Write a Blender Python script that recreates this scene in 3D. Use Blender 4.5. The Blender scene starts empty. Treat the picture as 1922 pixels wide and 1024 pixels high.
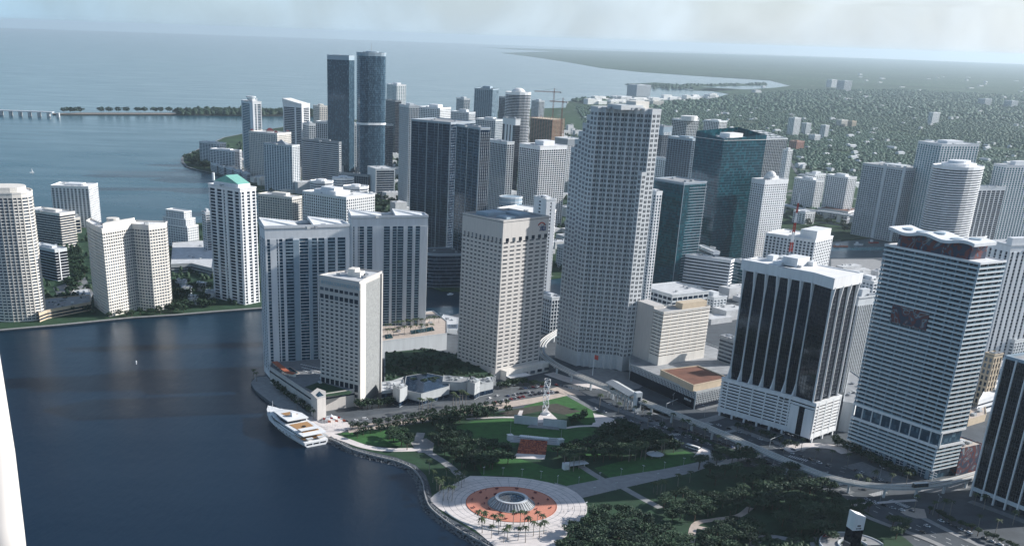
import bpy, bmesh, math, random
import numpy as np
from mathutils import Vector, Matrix, noise
random.seed(7)
RAD = math.radians
scene = bpy.context.scene
COL = scene.collection

# ------------------------------------------------------------------ camera
CAM_H = 300.0
F_PX, PPX, PPY, W_PX, H_PX = 2060.0, 825.0, 1007.0, 1922.0, 1024.0
PITCH = math.atan(941.0 / F_PX)
ROLL = RAD(2.0)
_F = Vector((0, math.cos(PITCH), -math.sin(PITCH)))
_R0 = Vector((1, 0, 0)); _U0 = _R0.cross(_F)
_R = _R0 * math.cos(ROLL) + _U0 * math.sin(ROLL)
_U = -_R0 * math.sin(ROLL) + _U0 * math.cos(ROLL)
camd = bpy.data.cameras.new('camera')
cam = bpy.data.objects.new('camera', camd)
COL.objects.link(cam)
m = Matrix((_R, _U, -_F)).transposed().to_4x4()
m.translation = Vector((0, 0, CAM_H))
cam.matrix_world = m
camd.sensor_fit = 'HORIZONTAL'
camd.sensor_width = 36.0
camd.lens = 36.0 * F_PX / W_PX
camd.shift_x = (W_PX / 2 - PPX) / W_PX
camd.shift_y = (PPY - H_PX / 2) / W_PX
camd.clip_start = 0.05
camd.clip_end = 120000.0
scene.camera = cam

# ------------------------------------------------------------------ light
SUN_AZ = RAD(14.0)      # from +X towards +Y, the sun stands to the right of the view
SUN_EL = RAD(25.0)
world = bpy.data.worlds.new('World')
scene.world = world
world.use_nodes = True
wn, wl = world.node_tree.nodes, world.node_tree.links
wn.clear()
w_out = wn.new('ShaderNodeOutputWorld')
w_bg = wn.new('ShaderNodeBackground')
w_sky = wn.new('ShaderNodeTexSky')
w_sky.sky_type = 'NISHITA'
w_sky.sun_disc = False
w_sky.sun_elevation = SUN_EL
w_sky.sun_rotation = math.pi / 2 - SUN_AZ
w_sky.altitude = 300
w_sky.air_density = 1.0
w_sky.dust_density = 0.8
w_sky.ozone_density = 1.5
SKY_STRENGTH = 0.09
w_bg.inputs['Strength'].default_value = SKY_STRENGTH
# thin soft cloud layer
tc = wn.new('ShaderNodeTexCoord')
sep = wn.new('ShaderNodeSeparateXYZ')
wl.new(tc.outputs['Generated'], sep.inputs[0])
zc = wn.new('ShaderNodeMath'); zc.operation = 'MAXIMUM'; zc.inputs[1].default_value = 0.03
wl.new(sep.outputs['Z'], zc.inputs[0])
zo = wn.new('ShaderNodeMath'); zo.operation = 'ADD'; zo.inputs[1].default_value = 0.12
wl.new(zc.outputs[0], zo.inputs[0])
dv = wn.new('ShaderNodeVectorMath'); dv.operation = 'DIVIDE'
cmb = wn.new('ShaderNodeCombineXYZ')
for k in range(3):
    wl.new(zo.outputs[0], cmb.inputs[k])
wl.new(tc.outputs['Generated'], dv.inputs[0]); wl.new(cmb.outputs[0], dv.inputs[1])
cn = wn.new('ShaderNodeTexNoise'); cn.inputs['Scale'].default_value = 1.1
cn.inputs['Detail'].default_value = 7; cn.inputs['Roughness'].default_value = 0.55
wl.new(dv.outputs[0], cn.inputs['Vector'])
cr = wn.new('ShaderNodeValToRGB')
cr.color_ramp.elements[0].position = 0.42; cr.color_ramp.elements[0].color = (0.0, 0.0, 0.0, 1)
cr.color_ramp.elements[1].position = 0.72; cr.color_ramp.elements[1].color = (0.5, 0.5, 0.5, 1)
wl.new(cn.outputs['Fac'], cr.inputs[0])
mx = wn.new('ShaderNodeMixRGB')
# the veil is brighter on the sun's side
sdot = wn.new('ShaderNodeVectorMath'); sdot.operation = 'DOT_PRODUCT'
sdot.inputs[1].default_value = (math.cos(SUN_AZ), math.sin(SUN_AZ), 0.0)
wl.new(tc.outputs['Generated'], sdot.inputs[0])
smr = wn.new('ShaderNodeMapRange'); smr.inputs['From Min'].default_value = -0.25; smr.inputs['From Max'].default_value = 0.75
wl.new(sdot.outputs['Value'], smr.inputs[0])
vcol = wn.new('ShaderNodeMixRGB'); vcol.inputs[1].default_value = (2.9, 4.7, 6.2, 1); vcol.inputs[2].default_value = (6.4, 6.9, 7.3, 1)
wl.new(smr.outputs[0], vcol.inputs[0])
n3 = wn.new('ShaderNodeTexNoise'); n3.inputs['Scale'].default_value = 2.2; n3.inputs['Detail'].default_value = 6; n3.inputs['Distortion'].default_value = 0.4
wl.new(dv.outputs[0], n3.inputs['Vector'])
nr = wn.new('ShaderNodeMapRange'); nr.inputs['From Min'].default_value = 0.35; nr.inputs['From Max'].default_value = 0.7; nr.inputs['To Min'].default_value = 0.93; nr.inputs['To Max'].default_value = 1.16
wl.new(n3.outputs['Fac'], nr.inputs[0])
hv = wn.new('ShaderNodeHueSaturation'); wl.new(nr.outputs[0], hv.inputs['Value']); wl.new(vcol.outputs[0], hv.inputs['Color']); wl.new(hv.outputs[0], mx.inputs[2])
# veil: denser towards the horizon
vr = wn.new('ShaderNodeMapRange'); vr.inputs['From Min'].default_value = 0.0; vr.inputs['From Max'].default_value = 0.30
vr.inputs['To Min'].default_value = 0.88; vr.inputs['To Max'].default_value = 0.0
wl.new(sep.outputs['Z'], vr.inputs[0])
vm = wn.new('ShaderNodeMath'); vm.operation = 'MULTIPLY_ADD'; vm.inputs[1].default_value = 0.45; vm.use_clamp = True
wl.new(cr.outputs[0], vm.inputs[0]); wl.new(vr.outputs[0], vm.inputs[2])
wl.new(vm.outputs[0], mx.inputs[0]); wl.new(w_sky.outputs[0], mx.inputs[1])
wl.new(mx.outputs[0], w_bg.inputs['Color'])
wl.new(w_bg.outputs[0], w_out.inputs['Surface'])
sd = bpy.data.lights.new('sun', 'SUN')
sd.energy = 5.0
sd.angle = RAD(0.6)
sd.color = (1.0, 0.97, 0.93)
sun = bpy.data.objects.new('sun', sd)
COL.objects.link(sun)
_sd = Vector((math.cos(SUN_AZ) * math.cos(SUN_EL), math.sin(SUN_AZ) * math.cos(SUN_EL), math.sin(SUN_EL)))
sun.rotation_euler = _sd.to_track_quat('Z', 'Y').to_euler()
sun.location = (400, 300, 600)
vs = scene.view_settings
scene.display_settings.display_device = 'sRGB'
vs.view_transform = 'Standard'; vs.look = 'None'; vs.gamma = 1.0
vs.use_curve_mapping = False
vs.exposure = 0.5
scene.cycles.max_bounces = 6
scene.cycles.diffuse_bounces = 2
scene.cycles.glossy_bounces = 3
scene.cycles.transmission_bounces = 2
scene.cycles.volume_bounces = 0

# ------------------------------------------------------------------ survey helpers
def G(px, py, z=0.0):
    """point of the place at height z seen in the photograph at (px, py)"""
    d = _F * F_PX + _R * (px - PPX) - _U * (py - PPY)
    t = (z - CAM_H) / d.z
    return Vector((d.x * t, d.y * t, z))
def proj(P):
    v = Vector(P) - Vector((0, 0, CAM_H))
    k = F_PX / v.dot(_F)
    return PPX + k * v.dot(_R), PPY - k * v.dot(_U)
def ppm(P):
    v = Vector(P) - Vector((0, 0, CAM_H))
    return F_PX / v.dot(_F)
def zof(P, y):
    lo, hi = -5.0, 299.0
    for i in range(40):
        mm = (lo + hi) / 2
        if proj((P[0], P[1], mm))[1] > y: lo = mm
        else: hi = mm
    return lo
GRID = 32.0
def dirv(a):
    return Vector((math.cos(RAD(a)), math.sin(RAD(a)), 0))
def reach(F, d, x):
    """distance along d from F until it is seen at column x"""
    v0 = F - Vector((0, 0, CAM_H))
    k = (x - PPX)
    a = F_PX * v0.dot(_R) - k * v0.dot(_F)
    b = F_PX * d.dot(_R) - k * d.dot(_F)
    return -a / b
def Q(fx, fy, z, lx, rx, ang=GRID, minw=8.0, maxw=120.0):
    """four-cornered footprint from its near roof corner and the columns of its side corners: F, R, B, L"""
    F = G(fx, fy, z)
    best = None
    for k in range(-3, 12):
        an = ang + 4 * k
        a, b = reach(F, dirv(an), rx), reach(F, dirv(an + 90), lx)
        cost = (max(a - 58, 0) if a > 0 else 400) + (max(b - 55, 0) if b > 0 else 400) + 0.35 * abs(4 * k)
        if best is None or cost < best[0]: best = (cost, an, a, b)
    cost, ang, a, b = best
    g, e = dirv(ang), dirv(ang + 90)
    if a < 0 or a > maxw: a = maxw if (fx < rx - 12) else 30
    a = min(max(a, minw), maxw); b = min(max(b, minw), maxw)
    F = Vector((F.x, F.y, 0))
    return [F, F + g * a, F + g * a + e * b, F + e * b]
def oval(cx, cy, z, wpx, ratio=0.7, ang=GRID, n=20, power=2.0):
    C = G(cx, cy, z); r = wpx / 2 / ppm(C); C.z = 0
    g, e = dirv(ang), dirv(ang + 90)
    out = []
    for i in range(n):
        t = 2 * math.pi * i / n
        c, s = math.cos(t), math.sin(t)
        c = math.copysign(abs(c) ** (2 / power), c); s = math.copysign(abs(s) ** (2 / power), s)
        out.append(C + g * r * c + e * r * ratio * s)
    return out

# ------------------------------------------------------------------ materials
MATS = {}
def _new(name):
    mt = bpy.data.materials.new(name); mt.use_nodes = True
    nt = mt.node_tree
    return mt, nt, nt.nodes['Principled BSDF']
def mat(name, col, rough=0.7, metal=0.0, var=0.12, scale=0.25, bump=0.0, bscale=2.0, spec=0.4, streak=False, objvar=0.0):
    mt, nt, b = _new(name)
    N, L = nt.nodes, nt.links
    b.inputs['Roughness'].default_value = rough
    b.inputs['Metallic'].default_value = metal
    b.inputs['Specular IOR Level'].default_value = spec
    geo = N.new('ShaderNodeNewGeometry')
    mp = N.new('ShaderNodeMapping')
    if streak: mp.inputs['Scale'].default_value = (1, 1, 0.12)
    L.new(geo.outputs['Position'], mp.inputs[0])
    nz = N.new('ShaderNodeTexNoise'); nz.inputs['Scale'].default_value = scale
    nz.inputs['Detail'].default_value = 5; nz.inputs['Roughness'].default_value = 0.65
    L.new(mp.outputs[0], nz.inputs['Vector'])
    mr = N.new('ShaderNodeMapRange')
    mr.inputs['From Min'].default_value = 0.25; mr.inputs['From Max'].default_value = 0.75
    mr.inputs['To Min'].default_value = 1 - var; mr.inputs['To Max'].default_value = 1 + var
    L.new(nz.outputs['Fac'], mr.inputs[0])
    hs = N.new('ShaderNodeHueSaturation')
    hs.inputs['Color'].default_value = (*col, 1)
    last = mr.outputs[0]
    if objvar:
        oi = N.new('ShaderNodeObjectInfo')
        m2 = N.new('ShaderNodeMapRange'); m2.inputs['To Min'].default_value = 1 - objvar; m2.inputs['To Max'].default_value = 1 + objvar
        L.new(oi.outputs['Random'], m2.inputs[0])
        mu = N.new('ShaderNodeMath'); mu.operation = 'MULTIPLY'
        L.new(last, mu.inputs[0]); L.new(m2.outputs[0], mu.inputs[1]); last = mu.outputs[0]
    L.new(last, hs.inputs['Value'])
    L.new(hs.outputs[0], b.inputs['Base Color'])
    if bump:
        n2 = N.new('ShaderNodeTexNoise'); n2.inputs['Scale'].default_value = bscale; n2.inputs['Detail'].default_value = 6
        L.new(geo.outputs['Position'], n2.inputs['Vector'])
        bp = N.new('ShaderNodeBump'); bp.inputs['Strength'].default_value = bump; bp.inputs['Distance'].default_value = 1.0
        L.new(n2.outputs['Fac'], bp.inputs['Height']); L.new(bp.outputs[0], b.inputs['Normal'])
    MATS[name] = mt
    return mt
def glass(name, dark, light, amount=0.25, cell=(2.0, 3.3), rough=0.1, spec=0.6, metal=0.0):
    """window glass: each bay cell has its own blinds and tint"""
    mt, nt, b = _new(name)
    N, L = nt.nodes, nt.links
    geo = N.new('ShaderNodeNewGeometry')
    mp = N.new('ShaderNodeMapping')
    mp.inputs['Rotation'].default_value = (0, 0, RAD(-GRID))
    mp.inputs['Scale'].default_value = (1, 1, 1)
    L.new(geo.outputs['Position'], mp.inputs[0])
    sn = N.new('ShaderNodeVectorMath'); sn.operation = 'SNAP'
    sn.inputs[1].default_value = (cell[0], cell[0], cell[1])
    L.new(mp.outputs[0], sn.inputs[0])
    wnz = N.new('ShaderNodeTexWhiteNoise'); wnz.noise_dimensions = '3D'
    L.new(sn.outputs[0], wnz.inputs['Vector'])
    oi = N.new('ShaderNodeObjectInfo')
    ad = N.new('ShaderNodeMath'); ad.operation = 'ADD'
    L.new(wnz.outputs['Value'], ad.inputs[0]); L.new(oi.outputs['Random'], ad.inputs[1])
    fr = N.new('ShaderNodeMath'); fr.operation = 'FRACT'; L.new(ad.outputs[0], fr.inputs[0])
    r = N.new('ShaderNodeValToRGB')
    r.color_ramp.elements[0].position = 1 - amount; r.color_ramp.elements[0].color = (*dark, 1)
    r.color_ramp.elements[1].position = 1.0; r.color_ramp.elements[1].color = (*light, 1)
    L.new(fr.outputs[0], r.inputs[0])
    L.new(r.outputs[0], b.inputs['Base Color'])
    b.inputs['Roughness'].default_value = rough
    b.inputs['Metallic'].default_value = metal
    b.inputs['Specular IOR Level'].default_value = spec
    b.inputs['Specular Tint'].default_value = (0.50, 0.72, 1.0, 1)
    nz = N.new('ShaderNodeTexNoise'); nz.inputs['Scale'].default_value = 0.35; nz.inputs['Detail'].default_value = 3
    L.new(geo.outputs['Position'], nz.inputs['Vector'])
    bp = N.new('ShaderNodeBump'); bp.inputs['Strength'].default_value = 0.025; bp.inputs['Distance'].default_value = 0.6
    L.new(nz.outputs['Fac'], bp.inputs['Height']); L.new(bp.outputs[0], b.inputs['Normal'])
    MATS[name] = mt
    return mt
def foliage(name, c1, c2, scale=0.6):
    mt, nt, b = _new(name)
    N, L = nt.nodes, nt.links
    geo = N.new('ShaderNodeNewGeometry'); oi = N.new('ShaderNodeObjectInfo')
    nz = N.new('ShaderNodeTexNoise'); nz.inputs['Scale'].default_value = scale; nz.inputs['Detail'].default_value = 7; nz.inputs['Roughness'].default_value = 0.7
    L.new(geo.outputs['Position'], nz.inputs['Vector'])
    wnz = N.new('ShaderNodeMath'); wnz.operation = 'MULTIPLY_ADD'; wnz.inputs[1].default_value = 0.5; wnz.inputs[2].default_value = 0.0
    L.new(oi.outputs['Random'], wnz.inputs[0])
    ad = N.new('ShaderNodeMath'); ad.operation = 'MULTIPLY_ADD'; ad.inputs[1].default_value = 0.8
    L.new(nz.outputs['Fac'], ad.inputs[0]); L.new(wnz.outputs[0], ad.inputs[2])
    r = N.new('ShaderNodeValToRGB')
    r.color_ramp.elements[0].position = 0.3; r.color_ramp.elements[0].color = (*c1, 1)
    r.color_ramp.elements[1].position = 0.85; r.color_ramp.elements[1].color = (*c2, 1)
    L.new(ad.outputs[0], r.inputs[0]); L.new(r.outputs[0], b.inputs['Base Color'])
    b.inputs['Roughness'].default_value = 0.65; b.inputs['Specular IOR Level'].default_value = 0.2
    MATS[name] = mt
    return mt
mat('white', (0.78, 0.79, 0.80), 0.6, var=0.11, streak=True)
mat('pale', (0.60, 0.63, 0.65), 0.65, var=0.13, streak=True)
mat('concrete', (0.42, 0.44, 0.45), 0.8, var=0.14, streak=True)
mat('grey_panel', (0.30, 0.33, 0.36), 0.6, var=0.1)
mat('blue_grey', (0.30, 0.39, 0.46), 0.6, var=0.08)
mat('cream', (0.66, 0.58, 0.48), 0.75, var=0.08, streak=True)
mat('warm_white', (0.74, 0.70, 0.64), 0.7, var=0.12, streak=True)
mat('travertine', (0.56, 0.53, 0.50), 0.6, var=0.10, scale=0.6, streak=True)
mat('mottled', (0.27, 0.28, 0.28), 0.75, var=0.3, scale=0.5, bump=0.1)
mat('granite', (0.62, 0.64, 0.65), 0.5, var=0.08)
mat('sand_wall', (0.55, 0.45, 0.33), 0.8, var=0.12)
mat('roof_grey', (0.30, 0.31, 0.32), 0.9, var=0.35, scale=0.12)
mat('roof_pale', (0.55, 0.56, 0.57), 0.9, var=0.22, scale=0.15)
mat('roof_white', (0.80, 0.79, 0.77), 0.85, var=0.10, scale=0.15)
mat('roof_dark', (0.09, 0.10, 0.11), 0.9, var=0.4, scale=0.15)
mat('roof_brown', (0.17, 0.075, 0.05), 0.9, var=0.35, scale=0.1)
mat('rail_glass', (0.34, 0.46, 0.52), 0.3, var=0.05)
mat('copper', (0.22, 0.50, 0.42), 0.5, var=0.12)
mat('maroon', (0.16, 0.03, 0.04), 0.6, var=0.2)
mat('terracotta', (0.42, 0.12, 0.06), 0.8, var=0.18, scale=1.0)
mat('orange_clay', (0.62, 0.25, 0.17), 0.85, var=0.10, scale=0.6)
mat('red', (0.42, 0.04, 0.03), 0.5, var=0.1)
mat('rust', (0.40, 0.18, 0.12), 0.6, var=0.1)
mat('metal', (0.45, 0.47, 0.50), 0.4, 0.6, var=0.08)
mat('dark_metal', (0.03, 0.035, 0.04), 0.5, 0.2, var=0.1)
mat('mullion', (0.40, 0.46, 0.52), 0.45, 0.2, var=0.06)
mat('blue_steel', (0.10, 0.14, 0.19), 0.45, 0.2, var=0.06)
mat('dark_mullion', (0.022, 0.032, 0.045), 0.4, 0.3, var=0.06)
mat('sign_navy', (0.01, 0.04, 0.16), 0.5)
mat('wood', (0.42, 0.24, 0.11), 0.6, var=0.12, scale=2)
mat('bark', (0.10, 0.075, 0.055), 0.9, var=0.3, scale=2, bump=0.3)
mat('palm_bark', (0.26, 0.23, 0.20), 0.85, var=0.2, scale=2)
mat('tyre', (0.015, 0.015, 0.016), 0.8)
mat('rock', (0.20, 0.21, 0.22), 0.9, var=0.5, scale=0.8, bump=0.5, bscale=1.5, objvar=0.4)
glass('glass_navy', (0.005, 0.014, 0.032), (0.05, 0.08, 0.12), 0.3)
glass('glass_black', (0.004, 0.006, 0.014), (0.012, 0.016, 0.03), 0.3, rough=0.06)
glass('glass_blue', (0.02, 0.055, 0.09), (0.10, 0.18, 0.24), 0.4)
glass('glass_teal', (0.003, 0.036, 0.050), (0.012, 0.095, 0.12), 0.6, cell=(3.0, 3.6), rough=0.06, spec=0.8)
glass('glass_pale_teal', (0.04, 0.15, 0.18), (0.16, 0.30, 0.33), 0.5)
glass('glass_mid', (0.03, 0.05, 0.075), (0.20, 0.24, 0.28), 0.45)
glass('window_dark', (0.012, 0.018, 0.030), (0.12, 0.14, 0.16), 0.35, cell=(500, 500))
foliage('leaf_dark', (0.006, 0.020, 0.014), (0.034, 0.070, 0.032))
foliage('leaf_mid', (0.016, 0.040, 0.024), (0.060, 0.105, 0.055))
foliage('leaf_far', (0.004, 0.020, 0.016), (0.048, 0.100, 0.066), 0.035)
foliage('leaf_palm', (0.022, 0.040, 0.018), (0.065, 0.095, 0.040))

# ------------------------------------------------------------------ mesh tools
class MB:
    def __init__(s): s.v = []; s.f = []
    def add(s, vs_, fs_):
        n = len(s.v); s.v += [tuple(p) for p in vs_]; s.f += [tuple(i + n for i in f) for f in fs_]
        return s
    def quad(s, a, b, c, d): return s.add([a, b, c, d], [(0, 1, 2, 3)])
    def prism(s, poly, z0, z1, bottom=True):
        n = len(poly)
        vs_ = [(p[0], p[1], z0) for p in poly] + [(p[0], p[1], z1) for p in poly]
        fs_ = [(i, (i + 1) % n, n + (i + 1) % n, n + i) for i in range(n)]
        fs_.append(tuple(range(n, 2 * n)))
        if bottom: fs_.append(tuple(reversed(range(n))))
        return s.add(vs_, fs_)
    def ring(s, outer, inner, z0, z1):
        n = len(outer)
        vs_ = [(p[0], p[1], z) for z in (z0, z1) for P in (outer, inner) for p in P]
        fs_ = []
        for i in range(n):
            j = (i + 1) % n
            fs_ += [(i, j, 2 * n + j, 2 * n + i), (n + j, n + i, 3 * n + i, 3 * n + j),
                    (2 * n + i, 2 * n + j, 3 * n + j, 3 * n + i), (j, i, n + i, n + j)]
        return s.add(vs_, fs_)
    def box(s, c, sx, sy, sz, ang=0.0, top=1.0):
        """c = centre of the bottom face"""
        ca, sa = math.cos(RAD(ang)), math.sin(RAD(ang))
        vs_ = []
        for z, k in ((0, 1.0), (sz, top)):
            for ux, uy in ((-1, -1), (1, -1), (1, 1), (-1, 1)):
                x, y = ux * sx / 2 * k, uy * sy / 2 * k
                vs_.append((c[0] + x * ca - y * sa, c[1] + x * sa + y * ca, c[2] + z))
        return s.add(vs_, [(0, 3, 2, 1), (4, 5, 6, 7), (0, 1, 5, 4), (1, 2, 6, 5), (2, 3, 7, 6), (3, 0, 4, 7)])
    def beam(s, a, b, w, h=None):
        a, b = Vector(a), Vector(b); h = h or w
        d = (b - a); 
        if d.length < 1e-6: return s
        d.normalize()
        up = Vector((0, 0, 1)) if abs(d.z) < 0.95 else Vector((1, 0, 0))
        r = d.cross(up).normalized() * (w / 2); u = r.cross(d).normalized() * (h / 2)
        vs_ = [p + q for p in (a, b) for q in (-r - u, r - u, r + u, -r + u)]
        return s.add(vs_, [(0, 3, 2, 1), (4, 5, 6, 7), (0, 1, 5, 4), (1, 2, 6, 5), (2, 3, 7, 6), (3, 0, 4, 7)])
    def cyl(s, c, r0, r1, h, n=10, cap=True):
        vs_ = [(c[0] + r * math.cos(2 * math.pi * i / n), c[1] + r * math.sin(2 * math.pi * i / n), c[2] + z) for z, r in ((0, r0), (h, r1)) for i in range(n)]
        fs_ = [(i, (i + 1) % n, n + (i + 1) % n, n + i) for i in range(n)]
        if cap: fs_ += [tuple(range(n, 2 * n)), tuple(reversed(range(n)))]
        return s.add(vs_, fs_)
    def lathe(s, c, prof, n=48, closed=False):
        vs_ = [(c[0] + r * math.cos(2 * math.pi * i / n), c[1] + r * math.sin(2 * math.pi * i / n), c[2] + z) for r, z in prof for i in range(n)]
        fs_ = []
        for k in range(len(prof) - 1):
            for i in range(n):
                j = (i + 1) % n
                fs_.append((k * n + i, k * n + j, (k + 1) * n + j, (k + 1) * n + i))
        return s.add(vs_, fs_)
    def tube(s, pts, radii, n=6):
        rings = []
        pts = [Vector(p) for p in pts]
        for i, p in enumerate(pts):
            d = (pts[min(i + 1, len(pts) - 1)] - pts[max(i - 1, 0)]).normalized()
            up = Vector((0, 0, 1)) if abs(d.z) < 0.9 else Vector((1, 0, 0))
            a = d.cross(up).normalized(); b = a.cross(d)
            rings.append([p + (a * math.cos(2 * math.pi * k / n) + b * math.sin(2 * math.pi * k / n)) * radii[i] for k in range(n)])
        vs_ = [q for r in rings for q in r]
        fs_ = []
        for i in range(len(rings) - 1):
            for k in range(n):
                j = (k + 1) % n
                fs_.append((i * n + k, i * n + j, (i + 1) * n + j, (i + 1) * n + k))
        fs_ += [tuple(reversed(range(n))), tuple(range((len(rings) - 1) * n, len(rings) * n))]
        return s.add(vs_, fs_)
    def mesh(s, name, m, org=(0, 0, 0)):
        me = bpy.data.meshes.new(name)
        o = org
        me.from_pydata([(v[0] - o[0], v[1] - o[1], v[2] - o[2]) for v in s.v], [], s.f)
        if m is not None: me.materials.append(MATS[m] if isinstance(m, str) else m)
        return me
    def build(s, name, m, parent=None, loc=None, smooth=False):
        org = Vector(loc) if loc is not None else (ORG.get(parent.name, Vector((0, 0, 0))) if parent is not None else Vector((0, 0, 0)))
        me = s.mesh(name, m, org)
        if smooth: me.polygons.foreach_set('use_smooth', [True] * len(me.polygons))
        ob = bpy.data.objects.new(name, me)
        COL.objects.link(ob)
        if parent is not None:
            ob.parent = parent
            if loc is not None:
                ob.location = Vector(loc) - ORG.get(parent.name, Vector((0, 0, 0)))
            ORG[ob.name] = org
        else:
            ob.location = org
            ORG[ob.name] = org.copy() if isinstance(org, Vector) else Vector(org)
        return ob
ORG = {}     # world origin of every root
def tag(o, label=None, cat=None, group=None, kind=None):
    if label: o['label'] = label
    if cat: o['category'] = cat
    if group: o['group'] = group
    if kind: o['kind'] = kind
    return o
def empty(name, loc, label=None, cat=None, group=None):
    o = bpy.data.objects.new(name, None); COL.objects.link(o)
    o.location = loc; ORG[o.name] = Vector(loc)
    o.empty_display_size = 1
    return tag(o, label, cat, group)
_UNIT = {}
def unit(m):
    if m not in _UNIT:
        _UNIT[m] = MB().box((0, 0, -0.5), 1, 1, 1).mesh('box_' + m, m)
    return _UNIT[m]
def pbox(name, m, parent, c, sx, sy, sz, ang):
    """box part (own object, shared mesh); c = centre of the box, world"""
    o = bpy.data.objects.new(name, unit(m)); COL.objects.link(o)
    o.parent = parent; o.location = Vector(c) - ORG[parent.name]
    o.rotation_euler = (0, 0, RAD(ang)); o.scale = (sx, sy, sz)
    return o
def copies(src, name, parent, loc, rotz=0.0, scale=1.0):
    o = bpy.data.objects.new(name, src); COL.objects.link(o)
    if parent is not None: o.parent = parent
    o.location = loc; o.rotation_euler = (0, 0, rotz)
    o.scale = (scale,) * 3 if not isinstance(scale, tuple) else scale
    return o
def copy_thing(root, loc, rz=0.0, sc=None, label=None):
    r = root.copy(); COL.objects.link(r); r.location = loc; r.rotation_euler = (0, 0, rz)
    if sc is not None: r.scale = (sc,) * 3 if not isinstance(sc, tuple) else sc
    if label: r['label'] = label
    for ch in list(root.children):
        c = ch.copy(); COL.objects.link(c); c.parent = r
        for g_ in ch.children:
            d = g_.copy(); COL.objects.link(d); d.parent = c
    return r
def offset(poly, d):
    n = len(poly); out = []
    for i in range(n):
        p0, p1, p2 = Vector(poly[i - 1][:2]), Vector(poly[i][:2]), Vector(poly[(i + 1) % n][:2])
        a = (p1 - p0).normalized(); b = (p2 - p1).normalized()
        na, nb = Vector((a.y, -a.x)), Vector((b.y, -b.x))
        k = na + nb
        q = 1 + na.dot(nb)
        k = k / max(q, 0.3)
        p = p1 + k * d
        out.append(Vector((p.x, p.y, 0)))
    return out
def centroid(poly):
    c = Vector((0, 0, 0))
    for p in poly: c += Vector((p[0], p[1], 0))
    return c / len(poly)
def shrink(poly, k, shift=(0, 0)):
    c = centroid(poly)
    return [c + (Vector((p[0], p[1], 0)) - c) * k + Vector((shift[0], shift[1], 0)) for p in poly]
def sub(foot, a0, a1, b0, b1):
    """part of a four-cornered footprint, a along F-R, b along F-L"""
    F, R, B, L = foot
    def P(a, b): return F + (R - F) * a + (L - F) * b
    return [P(a0, b0), P(a1, b0), P(a1, b1), P(a0, b1)]
def even(n, w):
    """n bays, n + 1 piers of relative width w"""
    return [(max(0, i / n - w / 2), min(1, i / n + w / 2)) for i in range(n + 1)]

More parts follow.
